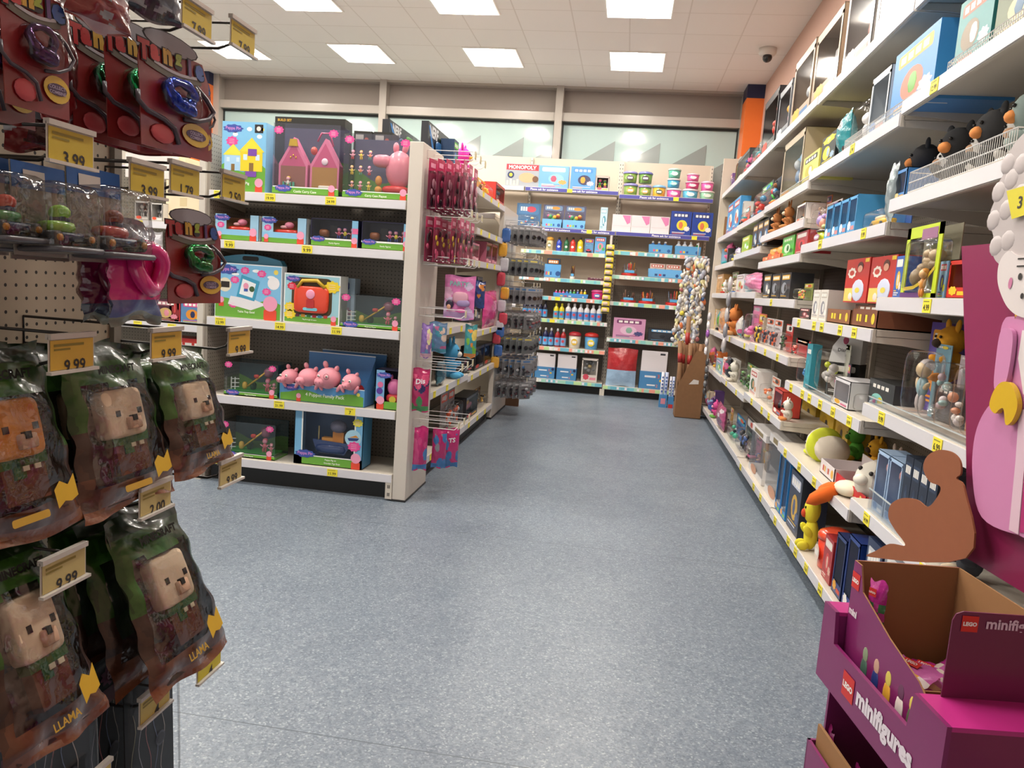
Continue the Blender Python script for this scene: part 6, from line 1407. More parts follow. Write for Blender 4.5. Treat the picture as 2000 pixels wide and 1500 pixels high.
# paint tubes, shelf three
T = 1.838
for i, (a, b, c, nm) in enumerate(((1085, 1096, '#2846b8', 'blue'), (1100, 1110, '#1f6a44', 'green'), (1112, 1123, '#d03a34', 'red'), (1126, 1138, '#e4cf2c', 'yellow'))):
    F(a, b, 463, 'bottle', dict(c=[c, '#2a2224', c, '#e8e4de'], cat='paint bottle', name='paint_tube'), nm+' paint tube', 1, T, 'third shelf, '+LB)
F(1140, 1158, 466, 'blister', dict(c=['#6fb0e0', '#c93a7a', '#e0c04a'], d=.06, s=117, toy=['#c93a5c', '#8a2a4c']), 'clear tray of crimson pens', 1, T, 'third shelf, '+LB)
F(1160, 1182, 463, 'box', dict(c=['#5fa4d8', '#d9506c', '#e08aa0', '#4ab06a'], d=.08, s=118), 'blue hanging craft pack', 1, T, 'third shelf, '+LB)
F(1064, 1080, 462, 'tub', dict(c=['#c9b890', '#d9a03a', '#8a8a60']), 'clear glitter jar', 1, T, 'third shelf, '+LB)
T = 1.89
for nme, a, b, n, cc in (('blue glitter glue bottle', 1268, 1304, 3, ['#4a80c4', '#dcdce0', '#b9d4ea', '#2a5a9c']), ('white glue bottle', 1318, 1354, 3, ['#d9e0ea', '#dcdce0', '#4a80c4', '#c9404a'])):
    F(a, b, 471, 'bottle', dict(c=cc), nme, n, T, 'third shelf, '+RB)
F(1355, 1367, 475, 'bottle', dict(c=['#2f8a4a', '#dcdce0', '#2a6a3a', '#e8e4de']), 'green glue bottle', 1, T, 'third shelf, '+RB)
for i, (a, b) in enumerate(((1266, 1312), (1317, 1368))):
    Z = zs_(T); Y = BF-.02; xa, xb = x_of(a, Y, Z), x_of(b, Y, Z); goods('tray', xb-xa, .07, dict(c=['#5a9ed0', '#e05a7a', '#e0c04a', '#2a5a9c'], d=.02), ((xa+xb)/2, Y-.004, Z), 0, 'low blue tray holding glue bottles, %s' % ('left one', 'right one')[i])
Z = zs_(T); goods('box', .5, .012, dict(c=['#3a4a34', '#c9b84a'], d=.2), (x_of(1230, BF, Z), BF, Z), 0, 'flat dark pad lying on the third shelf, right end bay')
# shelf four
T = 1.481
F(1066, 1092, 505, 'box', dict(c=['#2a3a50', '#e08a3a', '#e8e0d8', '#4a90c8'], d=.1, s=119), 'dark craft box with orange picture', 1, T, 'fourth shelf, '+LB)
Z = zs_(T); Y = BF-.03; xa, xb = x_of(1058, Y, Z), x_of(1094, Y, Z); goods('tray', xb-xa, .11, dict(c=['#5a9ed4', '#c94a5a', '#e0c04a', '#24508c'], d=.02), ((xa+xb)/2, Y, Z), 0, 'blue tray front under the dark craft box')
F(1112, 1122, 518, 'pot', dict(c=['#dcd8d4', '#4a2a24', '#6a3a2c', '#c9a03a', '#3a2a2a'], s=5), 'white pot of brown brushes', 1, T, 'fourth shelf, '+LB)
F(1147, 1182, 543, 'box', dict(c=['#5a2a3c', '#7a3a50', '#3a1a28'], d=.12, s=120), 'low maroon box', 1, T, 'fourth shelf, '+LB)
T = 1.574
F(1212, 1245, 510, 'pot', dict(c=['#c9302c', '#d9443a', '#5ab0a0', '#8a8a94', '#e0a04a', '#c94a5c'], s=6), 'red based pot of felt pens', 1, T, 'fourth shelf, '+RB)
F(1267, 1329, 516, 'box', dict(c=['#c9b0a4', '#c94a3a', '#4a4a94', '#e0983a', '#efe8e0'], d=.1, s=121), 'striped box of crayons', 2, T, 'fourth shelf, '+RB)
Z = zs_(T); Y = BF-.03; xa, xb = x_of(1265, Y, Z), x_of(1331, Y, Z); goods('tray', xb-xa, .07, dict(c=['#6aaee0', '#2a4a7c', '#c94a5a', '#24508c'], d=.02), ((xa+xb)/2, Y, Z), 0, 'blue tray front under the crayon boxes')
# shelf five
T = 1.23
for i, (a, c, nm) in enumerate(((1085, '#e03a8c', 'pink'), (1092, '#d93a7c', 'rose'), (1099, '#e04a94', 'magenta'), (1106, '#3f78c4', 'blue'), (1113, '#4ab0a8', 'teal'), (1120, '#5ab04a', 'green'), (1127, '#3f60b0', 'royal blue'), (1134, '#e0a83a', 'amber'), (1141, '#e8cf2c', 'yellow'))):
    F(a-2.6, a+3.4, 566, 'bottle', dict(c=[c, '#e4e0e0', c, '#e8e4de']), nm+' little glue pot', 1, T, 'fifth shelf, '+LB)
Z = zs_(T); Y = BF-.03; xa, xb = x_of(1080, Y, Z), x_of(1148, Y, Z); goods('tray', xb-xa, .035, dict(c=['#4a8ccc', '#e0c04a', '#c94a5a', '#e8e4de'], d=.02), ((xa+xb)/2, Y, Z), 0, 'blue tray holding little glue pots')
F(1153, 1178, 566, 'tub', dict(c=['#d9307c', '#e060a0', '#3f78c4']), 'magenta pot', 1, T, 'fifth shelf, '+LB)
T = 1.222
for i, (a, b, c) in enumerate(((1210, 1243, ['#c22a28', '#5a4a44', '#8a6a5c', '#6a4a3c', '#3a3434', '#9a7a6c']), (1246, 1281, ['#c92c28', '#e06a2c', '#d9443a', '#8a5a5c', '#e8a04a', '#c93a5c']), (1299, 1338, ['#c92c28', '#b04a5c', '#7a8aa0', '#e0903a', '#5a9a5a', '#c94a3a']))):
    F(a, b, 566, 'pot', dict(c=c, s=7+i), ('pot of dark pens', 'pot of orange pens', 'pot of mixed pens')[i], 1, T, 'fifth shelf, '+RB)
# shelf six: bottles
T = .93
F(1019, 1068, 586, 'bottle', dict(c=['#1a1c3c', '#15151f', '#5a9ed4', '#c94a5a']), 'tall navy paint bottle', 5, T, 'sixth shelf, '+LB)
F(1079, 1101, 592, 'bottle', dict(c=['#dcd02c', '#dcd02c', '#5a9ec4', '#c94a5a']), 'yellow paint bottle', 2, T, 'sixth shelf, '+LB)
F(1102, 1175, 594, 'bottle', dict(c=['#dcdce2', '#e4e2e4', '#5a8ed0', '#c94a5a']), 'white glue squeeze bottle', 6, T, 'sixth shelf, '+LB)
T = .735
Z = zs_(T); goods('box', x_of(1258, BF, Z)-x_of(1196, BF, Z), z_of(622, x_of(1225, BF, Z), BF)-Z, dict(c=['#cf94b8', '#7a3a6a', '#e0b8d0', '#8ab0a0', '#4a4a7c'], d=.14, s=122), ((x_of(1196, BF, Z)+x_of(1258, BF, Z))/2, BF, Z), 0, 'wide pink shiny craft case, sixth shelf, right end bay')
F(1264, 1321, 643, 'box', dict(c=['#2c3038', '#6aa8d8', '#3a4048', '#24282e'], d=.16, s=123), 'wide dark case with blue band', 1, T, 'sixth shelf, '+RB)
# shelf seven
T = .552
F(1038, 1057, 638, 'bottle', dict(c=['#17171c', '#d9d9dc', '#5a9ed4', '#c94a5a']), 'black paint bottle', 2, T, 'seventh shelf, '+LB)
F(1058, 1080, 640, 'bottle', dict(c=['#1c2458', '#d9d9dc', '#6aaee0', '#c94a5a']), 'dark blue paint bottle', 2, T, 'seventh shelf, '+LB)
F(1081, 1104, 642, 'bottle', dict(c=['#a81e28', '#d9d9dc', '#7aa8d8', '#c94a5a']), 'red paint bottle', 2, T, 'seventh shelf, '+LB)
F(1108, 1133, 648, 'tub', dict(c=['#d9d4c4', '#b8303a', '#e0b83a']), 'white craft tub with coloured blocks', 1, T, 'seventh shelf, '+LB)
F(1139, 1167, 650, 'tub', dict(c=['#5a9ed0', '#c9342f', '#e8cf3a']), 'blue craft tub with coloured blocks', 1, T, 'seventh shelf, '+LB)
# bottom shelves: board packs in blue trays
def canvas(w, h):
    r = empty('canvas_pack'); m = MB(); 
    for i in range(4): m.box(-w*.46, w*.46, .01+.03*i, .03+.03*i, .01, h-.01*i, C('#e2dcdf', .5))
    m.rect(w*.2, w*.38, h*.9, h*.95, C('#35343a'), .009); m.build('canvases', r)
    m = MB(); m.box(-w/2, w/2, 0, .006, 0, h*.46, C('#4a86b8', .45)); m.box(-w/2, -w/2+.006, 0, .13, 0, h*.46, C('#4a86b8', .45)); m.box(w/2-.006, w/2, 0, .13, 0, h*.46, C('#4a86b8', .45)); m.rect(-w*.3, w*.1, h*.3, h*.35, C('#e4e4ea'), -.001); m.text('3', w*.2, h*.34, w*.2, h*.1, C('#d9604a'), -.001); m.rect(-w*.2, w*.1, h*.08, h*.12, C('#e4e4ea'), -.001); m.text('2', w*.16, h*.09, w*.2, h*.08, C('#e08a7a'), -.001)
    m.rect(w*.24, w*.34, h*.2, h*.26, C('#e0b83a'), -.001); m.disc(w*.38, h*.38, w*.07, w*.07, C('#24305c'), -.001); m.build('tray', r); return r
for i, (a, b, t, T, wh) in enumerate(((1006, 1040, 684, .11, LB), (1043, 1083, 690, .11, LB), (1085, 1125, 693, .11, LB), (1246, 1300, 686, .09, RB))):
    Z = zs_(T); xa, xb = x_of(a, BF, Z), x_of(b, BF, Z); r = canvas(xb-xa, z_of(t, (xa+xb)/2, BF)-Z); r.location = ((xa+xb)/2, BF, Z); tag(r, 'white canvas boards in a blue tray, %s on the bottom shelves' % ordw(i, 4), 'canvas pack', 'canvas board packs')
F(1133, 1166, 700, 'win', dict(c=['#d9d0c8', '#c9485c', '#e08a9c'], d=.12, s=124, toy=['#8a8a8c', '#c9b07a', '#3a3a3a', '#b0b4b8'], back='#c9c4bc', k='lumps', band=.3), 'framed craft kit on pink trays', 1, .11, 'bottom shelf, '+LB)
Z = zs_(.09); xa, xb = x_of(1182, BF-.03, Z), x_of(1240, BF-.03, Z); w_ = xb-xa; h_ = z_of(678, xa, BF)-Z
rd = foil('#b02f34'); bl = foil('#9fbcd8'); m = pillow(w_, h_, .1, lambda u, v: (rd if v > .46 else bl), 12, 14, .006, 3, None, 0)
r = empty('paper_pack'); m.build('film_pack', r); r.location = ((xa+xb)/2, BF+.02, Z); tag(r, 'shiny red and pale blue paper pack, bottom shelf, right end bay', 'paper pack')
# yellow and black clip strip between the bays
P = on_y(1193, 478, BF-.08); r = empty('clip_strip', P); m = MB(); z1 = z_of(612, P.x, BF-.08)-P.z; m.box(-.015, .015, 0, .002, z1, .12, C('#c9c4c0', .3)); m.build('strip', r); n = 11
for i in range(n):
    zc = z1*(i+.5)/n; s = abs(z1)/n; m = MB(); m.rbox((0, -.02, zc), (.055, .014, s*.52), foil('#d9c43a'), .4, 6); m.rbox((-.008, -.032, zc+s*.08), (.036, .006, s*.26), C('#d9b8a8', .5), .7, 5); m.rbox((.0, -.034, zc-s*.32), (.05, .006, s*.12), C('#1c1a18', .4), .6, 5); m.build('hanging_pack', r)
tag(r, 'yellow and black clip strip hanging between the end bays', 'clip strip')
# big dump of wrapped pompom bags at the right
X = .84; Pt = on_y(1362, 505, BF-.1); Pb = on_y(1350, 672, BF-.1); r = empty('pompom_bags', (Pt.x, BF-.1, Pt.z)); L = Pt.z-Pb.z; rnd = random.Random(5)
m = MB(); m.tube([(0.0, 0, .0), (-.0, 0, .2)], .006, C('#b8b8ba', .3), 5); m.box(-.13, .13, .0, .012, -L*.02, .015, C('#a8a8b4', .3)); m.build('hanger', r)
cols = ['#e2dccf', '#c9d0dc', '#e0d24a', '#c98a5a', '#9aa8c4', '#dcd6cc', '#b06a6a', '#d9c8a8', '#8fa0b8', '#f0eae0', '#4a6a9c', '#d97a4a']
pale = ['#d6d2cc', '#c4c8d0', '#e2dccf', '#a9aebc', '#dcd6a0']
for s in range(6):
    m = MB(); x0 = -.13+s*.052
    for j in range(48):
        t = j/47; m.ell((x0+rnd.uniform(-.03, .03)-.06*t, -.03-rnd.uniform(0, .05), -L*t*.98-.02), (rnd.uniform(.014, .034), .018, rnd.uniform(.03, .045)), foil(rnd.choice(pale if rnd.random() < .72 else cols)), Matrix.Rotation(rnd.uniform(-.7, .7), 3, 'Y'), 5)
    m.build('string_of_bags', r)
tag(r, 'hanging cluster of shiny pale wrapped pompom strings on the right of the end wall', 'hanging packs')
# carton of brown cardboard tubes on the floor
P = on_y(1320, 815, 9.58); Q = on_y(1368, 821, 9.58); w_ = Q.x-P.x; zt = z_of(700, P.x, 9.58)
P.z = 0; r = empty('tube_carton', ((P.x+Q.x)/2, 9.0+.0, 0)); Yc = 9.0
xa, xb = x_of(1317, Yc, 0), x_of(1367, Yc, 0); w_ = xb-xa; r.location = ((xa+xb)/2, Yc, 0); hb = z_of(675, (xa+xb)/2, Yc); hf = z_of(745, (xa+xb)/2, Yc)
kr = C('#86603f', .8, noise=.1); m = MB()
def sheet(pts):
    m.add(pts, [(0, 1, 2, 3)], kr)
m.prism([(-w_/2, 0), (w_/2, 0), (w_/2, hb*.93), (w_*.1, hb*.93), (-w_/2, hf*.84)], 0, .006, kr); m.prism([(-w_/2, 0), (w_/2, 0), (w_/2, hb), (-w_/2, hb)], .27, .276, kr)
m.add([(w_/2, 0, 0), (w_/2, .27, 0), (w_/2, .27, hb), (w_/2, 0, hb*.93), (w_/2-.006, 0, 0), (w_/2-.006, .27, 0), (w_/2-.006, .27, hb), (w_/2-.006, 0, hb*.93)], [(0, 1, 2, 3), (7, 6, 5, 4), (0, 4, 5, 1), (3, 2, 6, 7)], kr)
m.add([(-w_/2, 0, 0), (-w_/2, .27, 0), (-w_/2, .27, hb), (-w_/2, 0, hf*.84)], [(0, 1, 2, 3)], kr); m.box(-w_/2, w_/2, 0, .27, 0, .006, kr); m.build('carton', r)
m = MB(); m.poly([(-.02, hf*.92), (.09, hf*.94), (.09, hf*1.04), (.03, hf*1.06)], C('#d9d2cc', .6), -.002); m.build('paper_note', r)
for i in range(8):
    x = -w_*.55+i*w_*.14; yy = .05+.06*(i % 3); m = MB(); top = hb+.02+(.0 if i else .02); r0 = .026
    if i == 2: top = z_of(620, (xa+xb)/2, Yc)
    m.tube([(x*.55, yy, .02), (x, yy, top)], r0, C('#8a6444', .7), 10)
    m.lathe([(r0*.8, top-.001), (r0*.8, top+.001)], C('#3a2a1c', .9), (x, yy, 0), 10); 
    if i < 4: m.tube([(x*.55+(x-x*.55)*.72, yy, top*.72), (x*.55+(x-x*.55)*.84, yy, top*.84)], r0+.001, C('#a8302c', .4), 10)
    t = m.build('cardboard_tube'); t.location = r.location; tag(t, 'brown cardboard tube, %s standing in the tall carton' % ordw(i, 8), 'cardboard tube', 'cardboard tubes in the carton')
tag(r, 'tall brown cardboard carton on the floor at the aisle end', 'carton')
for i, (a, b, t, c) in enumerate(((1286, 1301, 727, '#5f9ccc'), (1303, 1314, 736, '#7aa8d0'))):
    Y = 9.7; xa, xb = x_of(a, Y, 0), x_of(b, Y, 0); h = z_of(t, xa, Y); r = empty('paper_roll_box', ((xa+xb)/2, Y, 0)); m = MB(); w_ = xb-xa; m.box(-w_/2, w_/2, 0, .1, 0, h*.36, C('#4a88bc', .4)); 
    if i == 0: m.rect(-w_*.3, w_*.3, h*.1, h*.26, C('#d98a9a'), -.001)
    else: m.rect(-w_*.4, w_*.4, 0, h*.12, C('#c9302c'), -.001)
    m.build('carton', r)
    for k in range(2):
        m = MB(); m.tube([(-w_*.25+k*w_*.5, .05, .02), (-w_*.25+k*w_*.5, .05, h)], w_*.22, C('#dcdce4' if k == 0 else '#b9c4e0', .4), 10); 
        for j in range(5): m.disc(-w_*.25+k*w_*.5, h*(.45+.1*j), w_*.12, w_*.14, C('#4a6ab0', .4), .05-w_*.225)
        m.build('paper_roll', r)
    tag(r, ('blue floor box with white patterned paper rolls', 'narrow blue and red floor box with pale rolls beside the carton')[i], 'paper roll box')
P = on_y(992, 805, 8.75); r = empty('cardboard_sheet', (P.x, 8.7, 0)); m = MB(); m.box(-.04, .12, 0, .06, 0, .42, C('#6a4a34', .8)); m.build('folded_carton', r); tag(r, 'folded brown cardboard standing behind the far gable', 'cardboard')

# ------------------------------------------------------------------ shelving seen past the left post
UY = 5.3; root = empty('shelving_unit', (-4.25, UY, 0)); wd = 1.25
m = MB(); m.box(0, wd+.0, .44, .46, .1, 2.1, pegboard('#6f695f')); m.build('back_panel', root)
m = MB(); m.box(wd-.02, wd+.02, 0, .46, 0, 2.1, STEEL); m.build('end_panel', root)
UZ = (.12, .50, .88, 1.30, 1.63)
for z in UZ: shelf(root, wd, .4, z, [(.3, None), (.62, None), (.9, None)])
tag(root, 'white shelving unit beyond the left post', 'shelving unit')
def U(a, b, t, kind, o, desc, z): row_front(a, b, t, kind, o, desc, 1, UY+.03, z+.0555, 'shelving beyond the left post')
U(262, 292, 392, 'win', dict(c=['#b8b4b0', '#e2502f', '#e8e4de'], d=.1, s=130, toy=['#d9d4d0', '#8a8a8c']), 'grey boxed toy with orange print', 1.63)
U(294, 318, 396, 'win', dict(c=['#c9c6c2', '#e2502f', '#e8e4de'], d=.1, s=131, toy=['#d9d4d0', '#6a6a6c']), 'pale boxed toy with orange print', 1.63)
U(286, 318, 452, 'bag', dict(c=['#cfccd0', '#e0dde0', '#b0aeb4'], d=.1, s=9), 'white film bag', 1.30)
U(256, 284, 470, 'tub', dict(c=['#8fb8ac', '#4a5a58', '#cfe0d8']), 'dark lidded green tub', 1.30)
U(300, 350, 585, 'box', dict(c=['#4a1f30', '#b0707c', '#c9a86a', '#d98a9c'], d=.14, s=132), 'maroon boxed game', .88)
U(262, 298, 592, 'bag', dict(c=['#c98aa0', '#e0c0cc', '#3a2a34'], d=.1, s=10), 'pink and white film bag', .88)
U(352, 400, 588, 'box', dict(c=['#5a86b4', '#e04a8c', '#e0902f', '#24305c', '#e8d83a'], d=.1, s=133), 'blue box of coloured markers', .88)
U(330, 352, 560, 'box', dict(c=['#b03034', '#c94a4c', '#8a2a2c'], d=.1, s=134), 'small red carton', .88)
r = goods('box', .45, .27, dict(c=['#b52a2a', '#c93a34', '#a02424'], d=.2), (-3.2, UY+.05, .555), 0, 'bright red carton low on the shelving beyond the left post')
for i, (a, b, t, bt, c, lab) in enumerate(((325, 392, 338, 425, '#dcccae', 'cream carton stacked on top of the far left shelving'), (245, 335, 298, 350, '#d6d0cc', 'white wrapped bundle above the far left shelving'), (330, 362, 305, 336, '#d8cba8', 'small cream carton on top of the far left shelving'))):
    Y = UY+.1+.1*i; P = on_y(a, t, Y); Q = on_y(b, bt, Y); r = empty('storage_box', ((P.x+Q.x)/2, Y, Q.z)); m = MB(); w_ = Q.x-P.x; h_ = P.z-Q.z
    m.box(-w_/2, w_/2, 0, .25, 0, h_, C(c, .6)); m.rect(-w_*.1, w_*.1, h_*.4, h_*.6, C('#c9b890', .6), -.001); m.build('carton', r); tag(r, lab, 'storage box')
    if i == 0: r.location.z = 1.686; 
Y = 6.6; P = on_y(362, 265, Y); Q = on_y(410, 332, Y); r = empty('storage_crate', ((P.x+Q.x)/2, Y, Q.z)); w_ = Q.x-P.x; h_ = P.z-Q.z; m = MB()
m.prism([(-w_/2, 0), (w_*.4, 0), (w_/2, h_*.8), (w_*.42, h_), (-w_/2, h_)], 0, .3, C('#e86a1c', .35)); m.build('crate', r)
tag(r, 'bright orange plastic crate on a cabinet beyond the left post', 'storage crate')
r2 = empty('cabinet', ((P.x+Q.x)/2-.3, Y-.02, 0)); m = MB(); m.box(-.7, .62, 0, .5, 0, Q.z-.02, C('#d9d0c0', .5)); m.build('body', r2); m = MB(); m.box(-.72, .64, -.02, .52, Q.z-.02, Q.z, C('#c9c2d4', .4)); m.build('top', r2); tag(r2, 'cream cabinet standing beyond the left post', 'cabinet')

# ------------------------------------------------------------------ pegboard gondola close on the left
NX = -1.15
root = empty('pegboard_gondola', (NX, 0, 0))
m = MB(); m.box(-.05, 0, -.9, 1.575, .12, 2.25, pegboard('#b3a792', .0254, .0034, 'y')); m.build('pegboard', root)
m = MB(); m.box(-.06, .012, 1.575, 1.6, 0, 2.25, STEELD); m.build('upright', root)
m = MB(); m.box(-.05, .3, -.9, 1.55, 0, .12, STEELD); m.build('base', root)
tag(root, 'beige punched pegboard gondola close on the left', 'pegboard')
def near_hook(y, ztop, txt, label, tw=.1, th=.058, xe=-.85, tcol='#d8c23a', wire='#3a3836', zw=None):
    """long hook; local -y points out of the board into the aisle"""
    L = xe-NX; r = empty('peg_hook', (NX, y, ztop-.03), PI/2); wc = C(wire, .35, .4)
    m = MB(); m.tube([(0, 0, -.02), (0, -L*.82, -.02), (0, -L*.9, -.012), (0, -L*.95, .012)], .003, wc, 6)
    m.tube([(0.0, 0, -.02), (0.0, 0, .032), (0, -L*.98, .032)], .0026, wc, 6); m.build('wire', r)
    m = MB(); m.box(-tw/2, tw/2, -L-.006, -L+.004, .026, .034, C('#c9c4bc', .3)); m.box(-tw/2, tw/2, -L-.001, -L, -th+.034, .03, C('#cfcabe', .3)); m.box(-tw/2-.002, tw/2+.004, -L-.008, -L+.001, -th+.03, -th+.035, C('#d8d4cc', .3)); m.build('tag_holder', r)
    m = MB(); m.rect(-tw*.47, tw*.47, -th+.036, .024, C(tcol, .5), -L-.002); m.text(txt, tw*.05, -th*.3+.0, tw*.5, th*.36, INK, -L-.0026, .02); m.rect(-tw*.4, tw*.25, .014, .018, C('#8f7f2a', .5), -L-.0026); m.rect(-tw*.4, -tw*.05, .008, .011, C('#8f7f2a', .5), -L-.0026); m.build('price_label', r)
    tag(r, label, 'peg hook'); return r
NH = [(1.075, 1.588, '3.99', 'second row, nearest'), (1.262, 1.565, '3.99', 'second row, second from the viewer'), (1.378, 1.582, '1.79', 'second row, third from the viewer'), (1.56, 1.592, '2.50', 'second row, farthest'),
      (1.075, 1.274, '9.99', 'third row, nearest'), (1.325, 1.272, '9.99', 'third row, middle'), (1.60, 1.26, '9.99', 'third row, farthest'),
      (1.055, .927, '9.99', 'fourth row, nearest'), (1.295, .98, '2.00', 'fourth row, middle'), (1.575, .967, '9.99', 'fourth row, farthest'),
      (1.50, .545, '4', 'fifth row, farthest'), (1.30, .565, '4', 'fifth row, middle'), (1.12, .50, '4', 'fifth row, nearest'),
      (1.41, 1.885, '7.99', 'top row, middle'), (1.585, 1.905, '7.99', 'top row, farthest')]
for y, z, t, lab in NH:
    near_hook(y, z, t, 'long hook with yellow %s tag, close pegboard, %s' % (t, lab), tcol=('#d9b23f' if z < 1.3 and z > 1.2 else '#c9b23a' if z > 1.3 else '#c9b978') if t != '4' else ('#d9cc2c' if y > 1.4 else '#cdbb62'), tw=.1 if z < 1.8 else .105)
def area(px0, px1, pt, pb, X):
    A = on_x(px0, (pt+pb)/2, X); B = on_x(px1, (pt+pb)/2, X); yc = (A.y+B.y)/2
    return yc, z_of(pt, X, yc), B.y-A.y, z_of(pt, X, yc)-z_of(pb, X, yc)
# big film pouches with a cream plush showing in a clear window
GRN = mottled('#1a3c10', '#34641e', 30); GRD = mottled('#0f220a', '#1a3a11', 30); BRN = mottled('#46281a', '#6b4028', 35); BRD = mottled('#2e1b12', '#452a1c', 35); DKF = foil('#10120c'); COP = foil('#7a482c'); GRY = foil('#4a4640')
def mob_pouch(w, h, t, seed, face='#ead6b8', show=True, word='LLAMA'):
    k0 = show
    rnd = random.Random(seed); r = empty('plush_pouch')
    steps = [rnd.choice((0, 1, 2)) for _ in range(16)]
    def mf(u, v):
        i = int(u*8)
        if v > .9: return GRD
        if .1 < u < .9 and .17 < v < .72+.03*steps[i]: return BAGCLEAR
        if v > .5-.035*steps[i]: return GRN
        return COP if v < .06 else BRN if v < .22 else BRD
    m = pillow(w, h, t, mf, 20, 30, .004, seed, None, -h, flare=.22); 
    # printed back
    m.build('printed_film', r)
    m = MB(); m.rect(-w*.44, w*.44, -h*.96, -h*.72, BRD, .0); m.rect(-w*.44, w*.44, -h*.72, -h*.26, GRY if k0 else GRD, .0); m.rect(-w*.44, w*.44, -h*.26, -h*.06, GRD, .0); m.build('back_print', r)
    m = MB()
    if word: m.text(word, -w*.02, -h*.885, w*.3, h*.045, C('#c9a03a', .4), -t*.32-.004, .02)
    else: m.rrect(-w*.2, w*.12, -h*.9, -h*.86, .004, C('#c9a03a', .4), -t*.32-.004)
    m.build('lettering', r); m = MB(); m.poly([(w*.2, -h*.78), (w*.26, -h*.74), (w*.33, -h*.77), (w*.4, -h*.72), (w*.41, -h*.84), (w*.34, -h*.86), (w*.28, -h*.85), (w*.21, -h*.88)], C('#d9b02f', .4), -t*.3-.004)
    m.build('yellow_emblem', r); m = MB(); m.text('MINECRAFT', -w*.02, -h*.16, w*.5, h*.05, C('#14180f', .4), -t*.36-.004, .05); m.build('title', r)
    if show:
        m = MB(); fc = C(face, .9, noise=.05); m.rbox((0, -t*.12, -h*.43), (w*.23, t*.26, h*.15), fc, .28, 10); m.rbox((w*.05, -t*.36, -h*.5), (w*.08, t*.12, h*.04), C('#c9a58a', .9), .3, 6); m.build('plush_head', r)
        m = MB(); m.box(-w*.17, w*.2, -t*.28, t*.1, -h*.8, -h*.56, C('#6a3c26', .9)); m.box(-w*.19, w*.22, -t*.31, t*.1, -h*.62, -h*.56, C('#2f5a22', .9)); m.box(-w*.08, w*.02, -t*.31, 0, -h*.68, -h*.6, C('#2f5a22', .9)); 
        for x in (.02, .12): m.box(w*x-.006, w*x+.006, -t*.33, -t*.3, -h*.645, -h*.62, C('#d9cfb0', .8))
        m.build('plush_body', r)
        m = MB()
        for x, z in ((-.1, -.43), (.04, -.47), (.15, -.43)): m.box(w*x-w*.025, w*x+w*.025, -t*.39 if x != .04 else -t*.5, -t*.3, -h*z*-1-h*.018, -h*z*-1+h*.018, C('#1c1612', .5))
        m.build('eyes', r)
    return r
def hangnear(r, yc, z, X, rx, ry, rzo, label, cat, group=None):
    r.location = (X, yc, z); r.rotation_euler = (rx, ry, PI/2+rzo); tag(r, label, cat, group)
pouch = []
for hi, (a, b, t, bt, hook, lean) in enumerate(((300, 405, 684, 912, 'far hook', -.3), (118, 282, 676, 975, 'middle hook', -.26), (-140, 95, 676, 1045, 'near hook', -.24),
                                             (208, 345, 1000, 1305, 'lower far hook', -.4), (-90, 95, 1055, 1440, 'lower near hook', -.36))):
    yc, z, w_, h_ = area(a, b, t, bt, -.91)
    for k in range(3):
        face = '#ead6b8' if hi != 2 else '#dd9238'
        r = make(('mob', hi, k > 0, hi == 1), lambda: mob_pouch(w_*1.05, h_*1.04, .07, hi*3+k, face, k == 0 or hi in (1,), '' if hi in (1, 2) else 'LLAMA'))
        hangnear(r, yc+.01*k, z-.004*k, -.925-.065*k, lean+.06*k, .02-.03*k, -.05*k, 'green and brown plush pouch, %s on the %s' % (('front one', 'second one', 'third one')[k], hook), 'plush pouch', 'green and brown plush pouches')
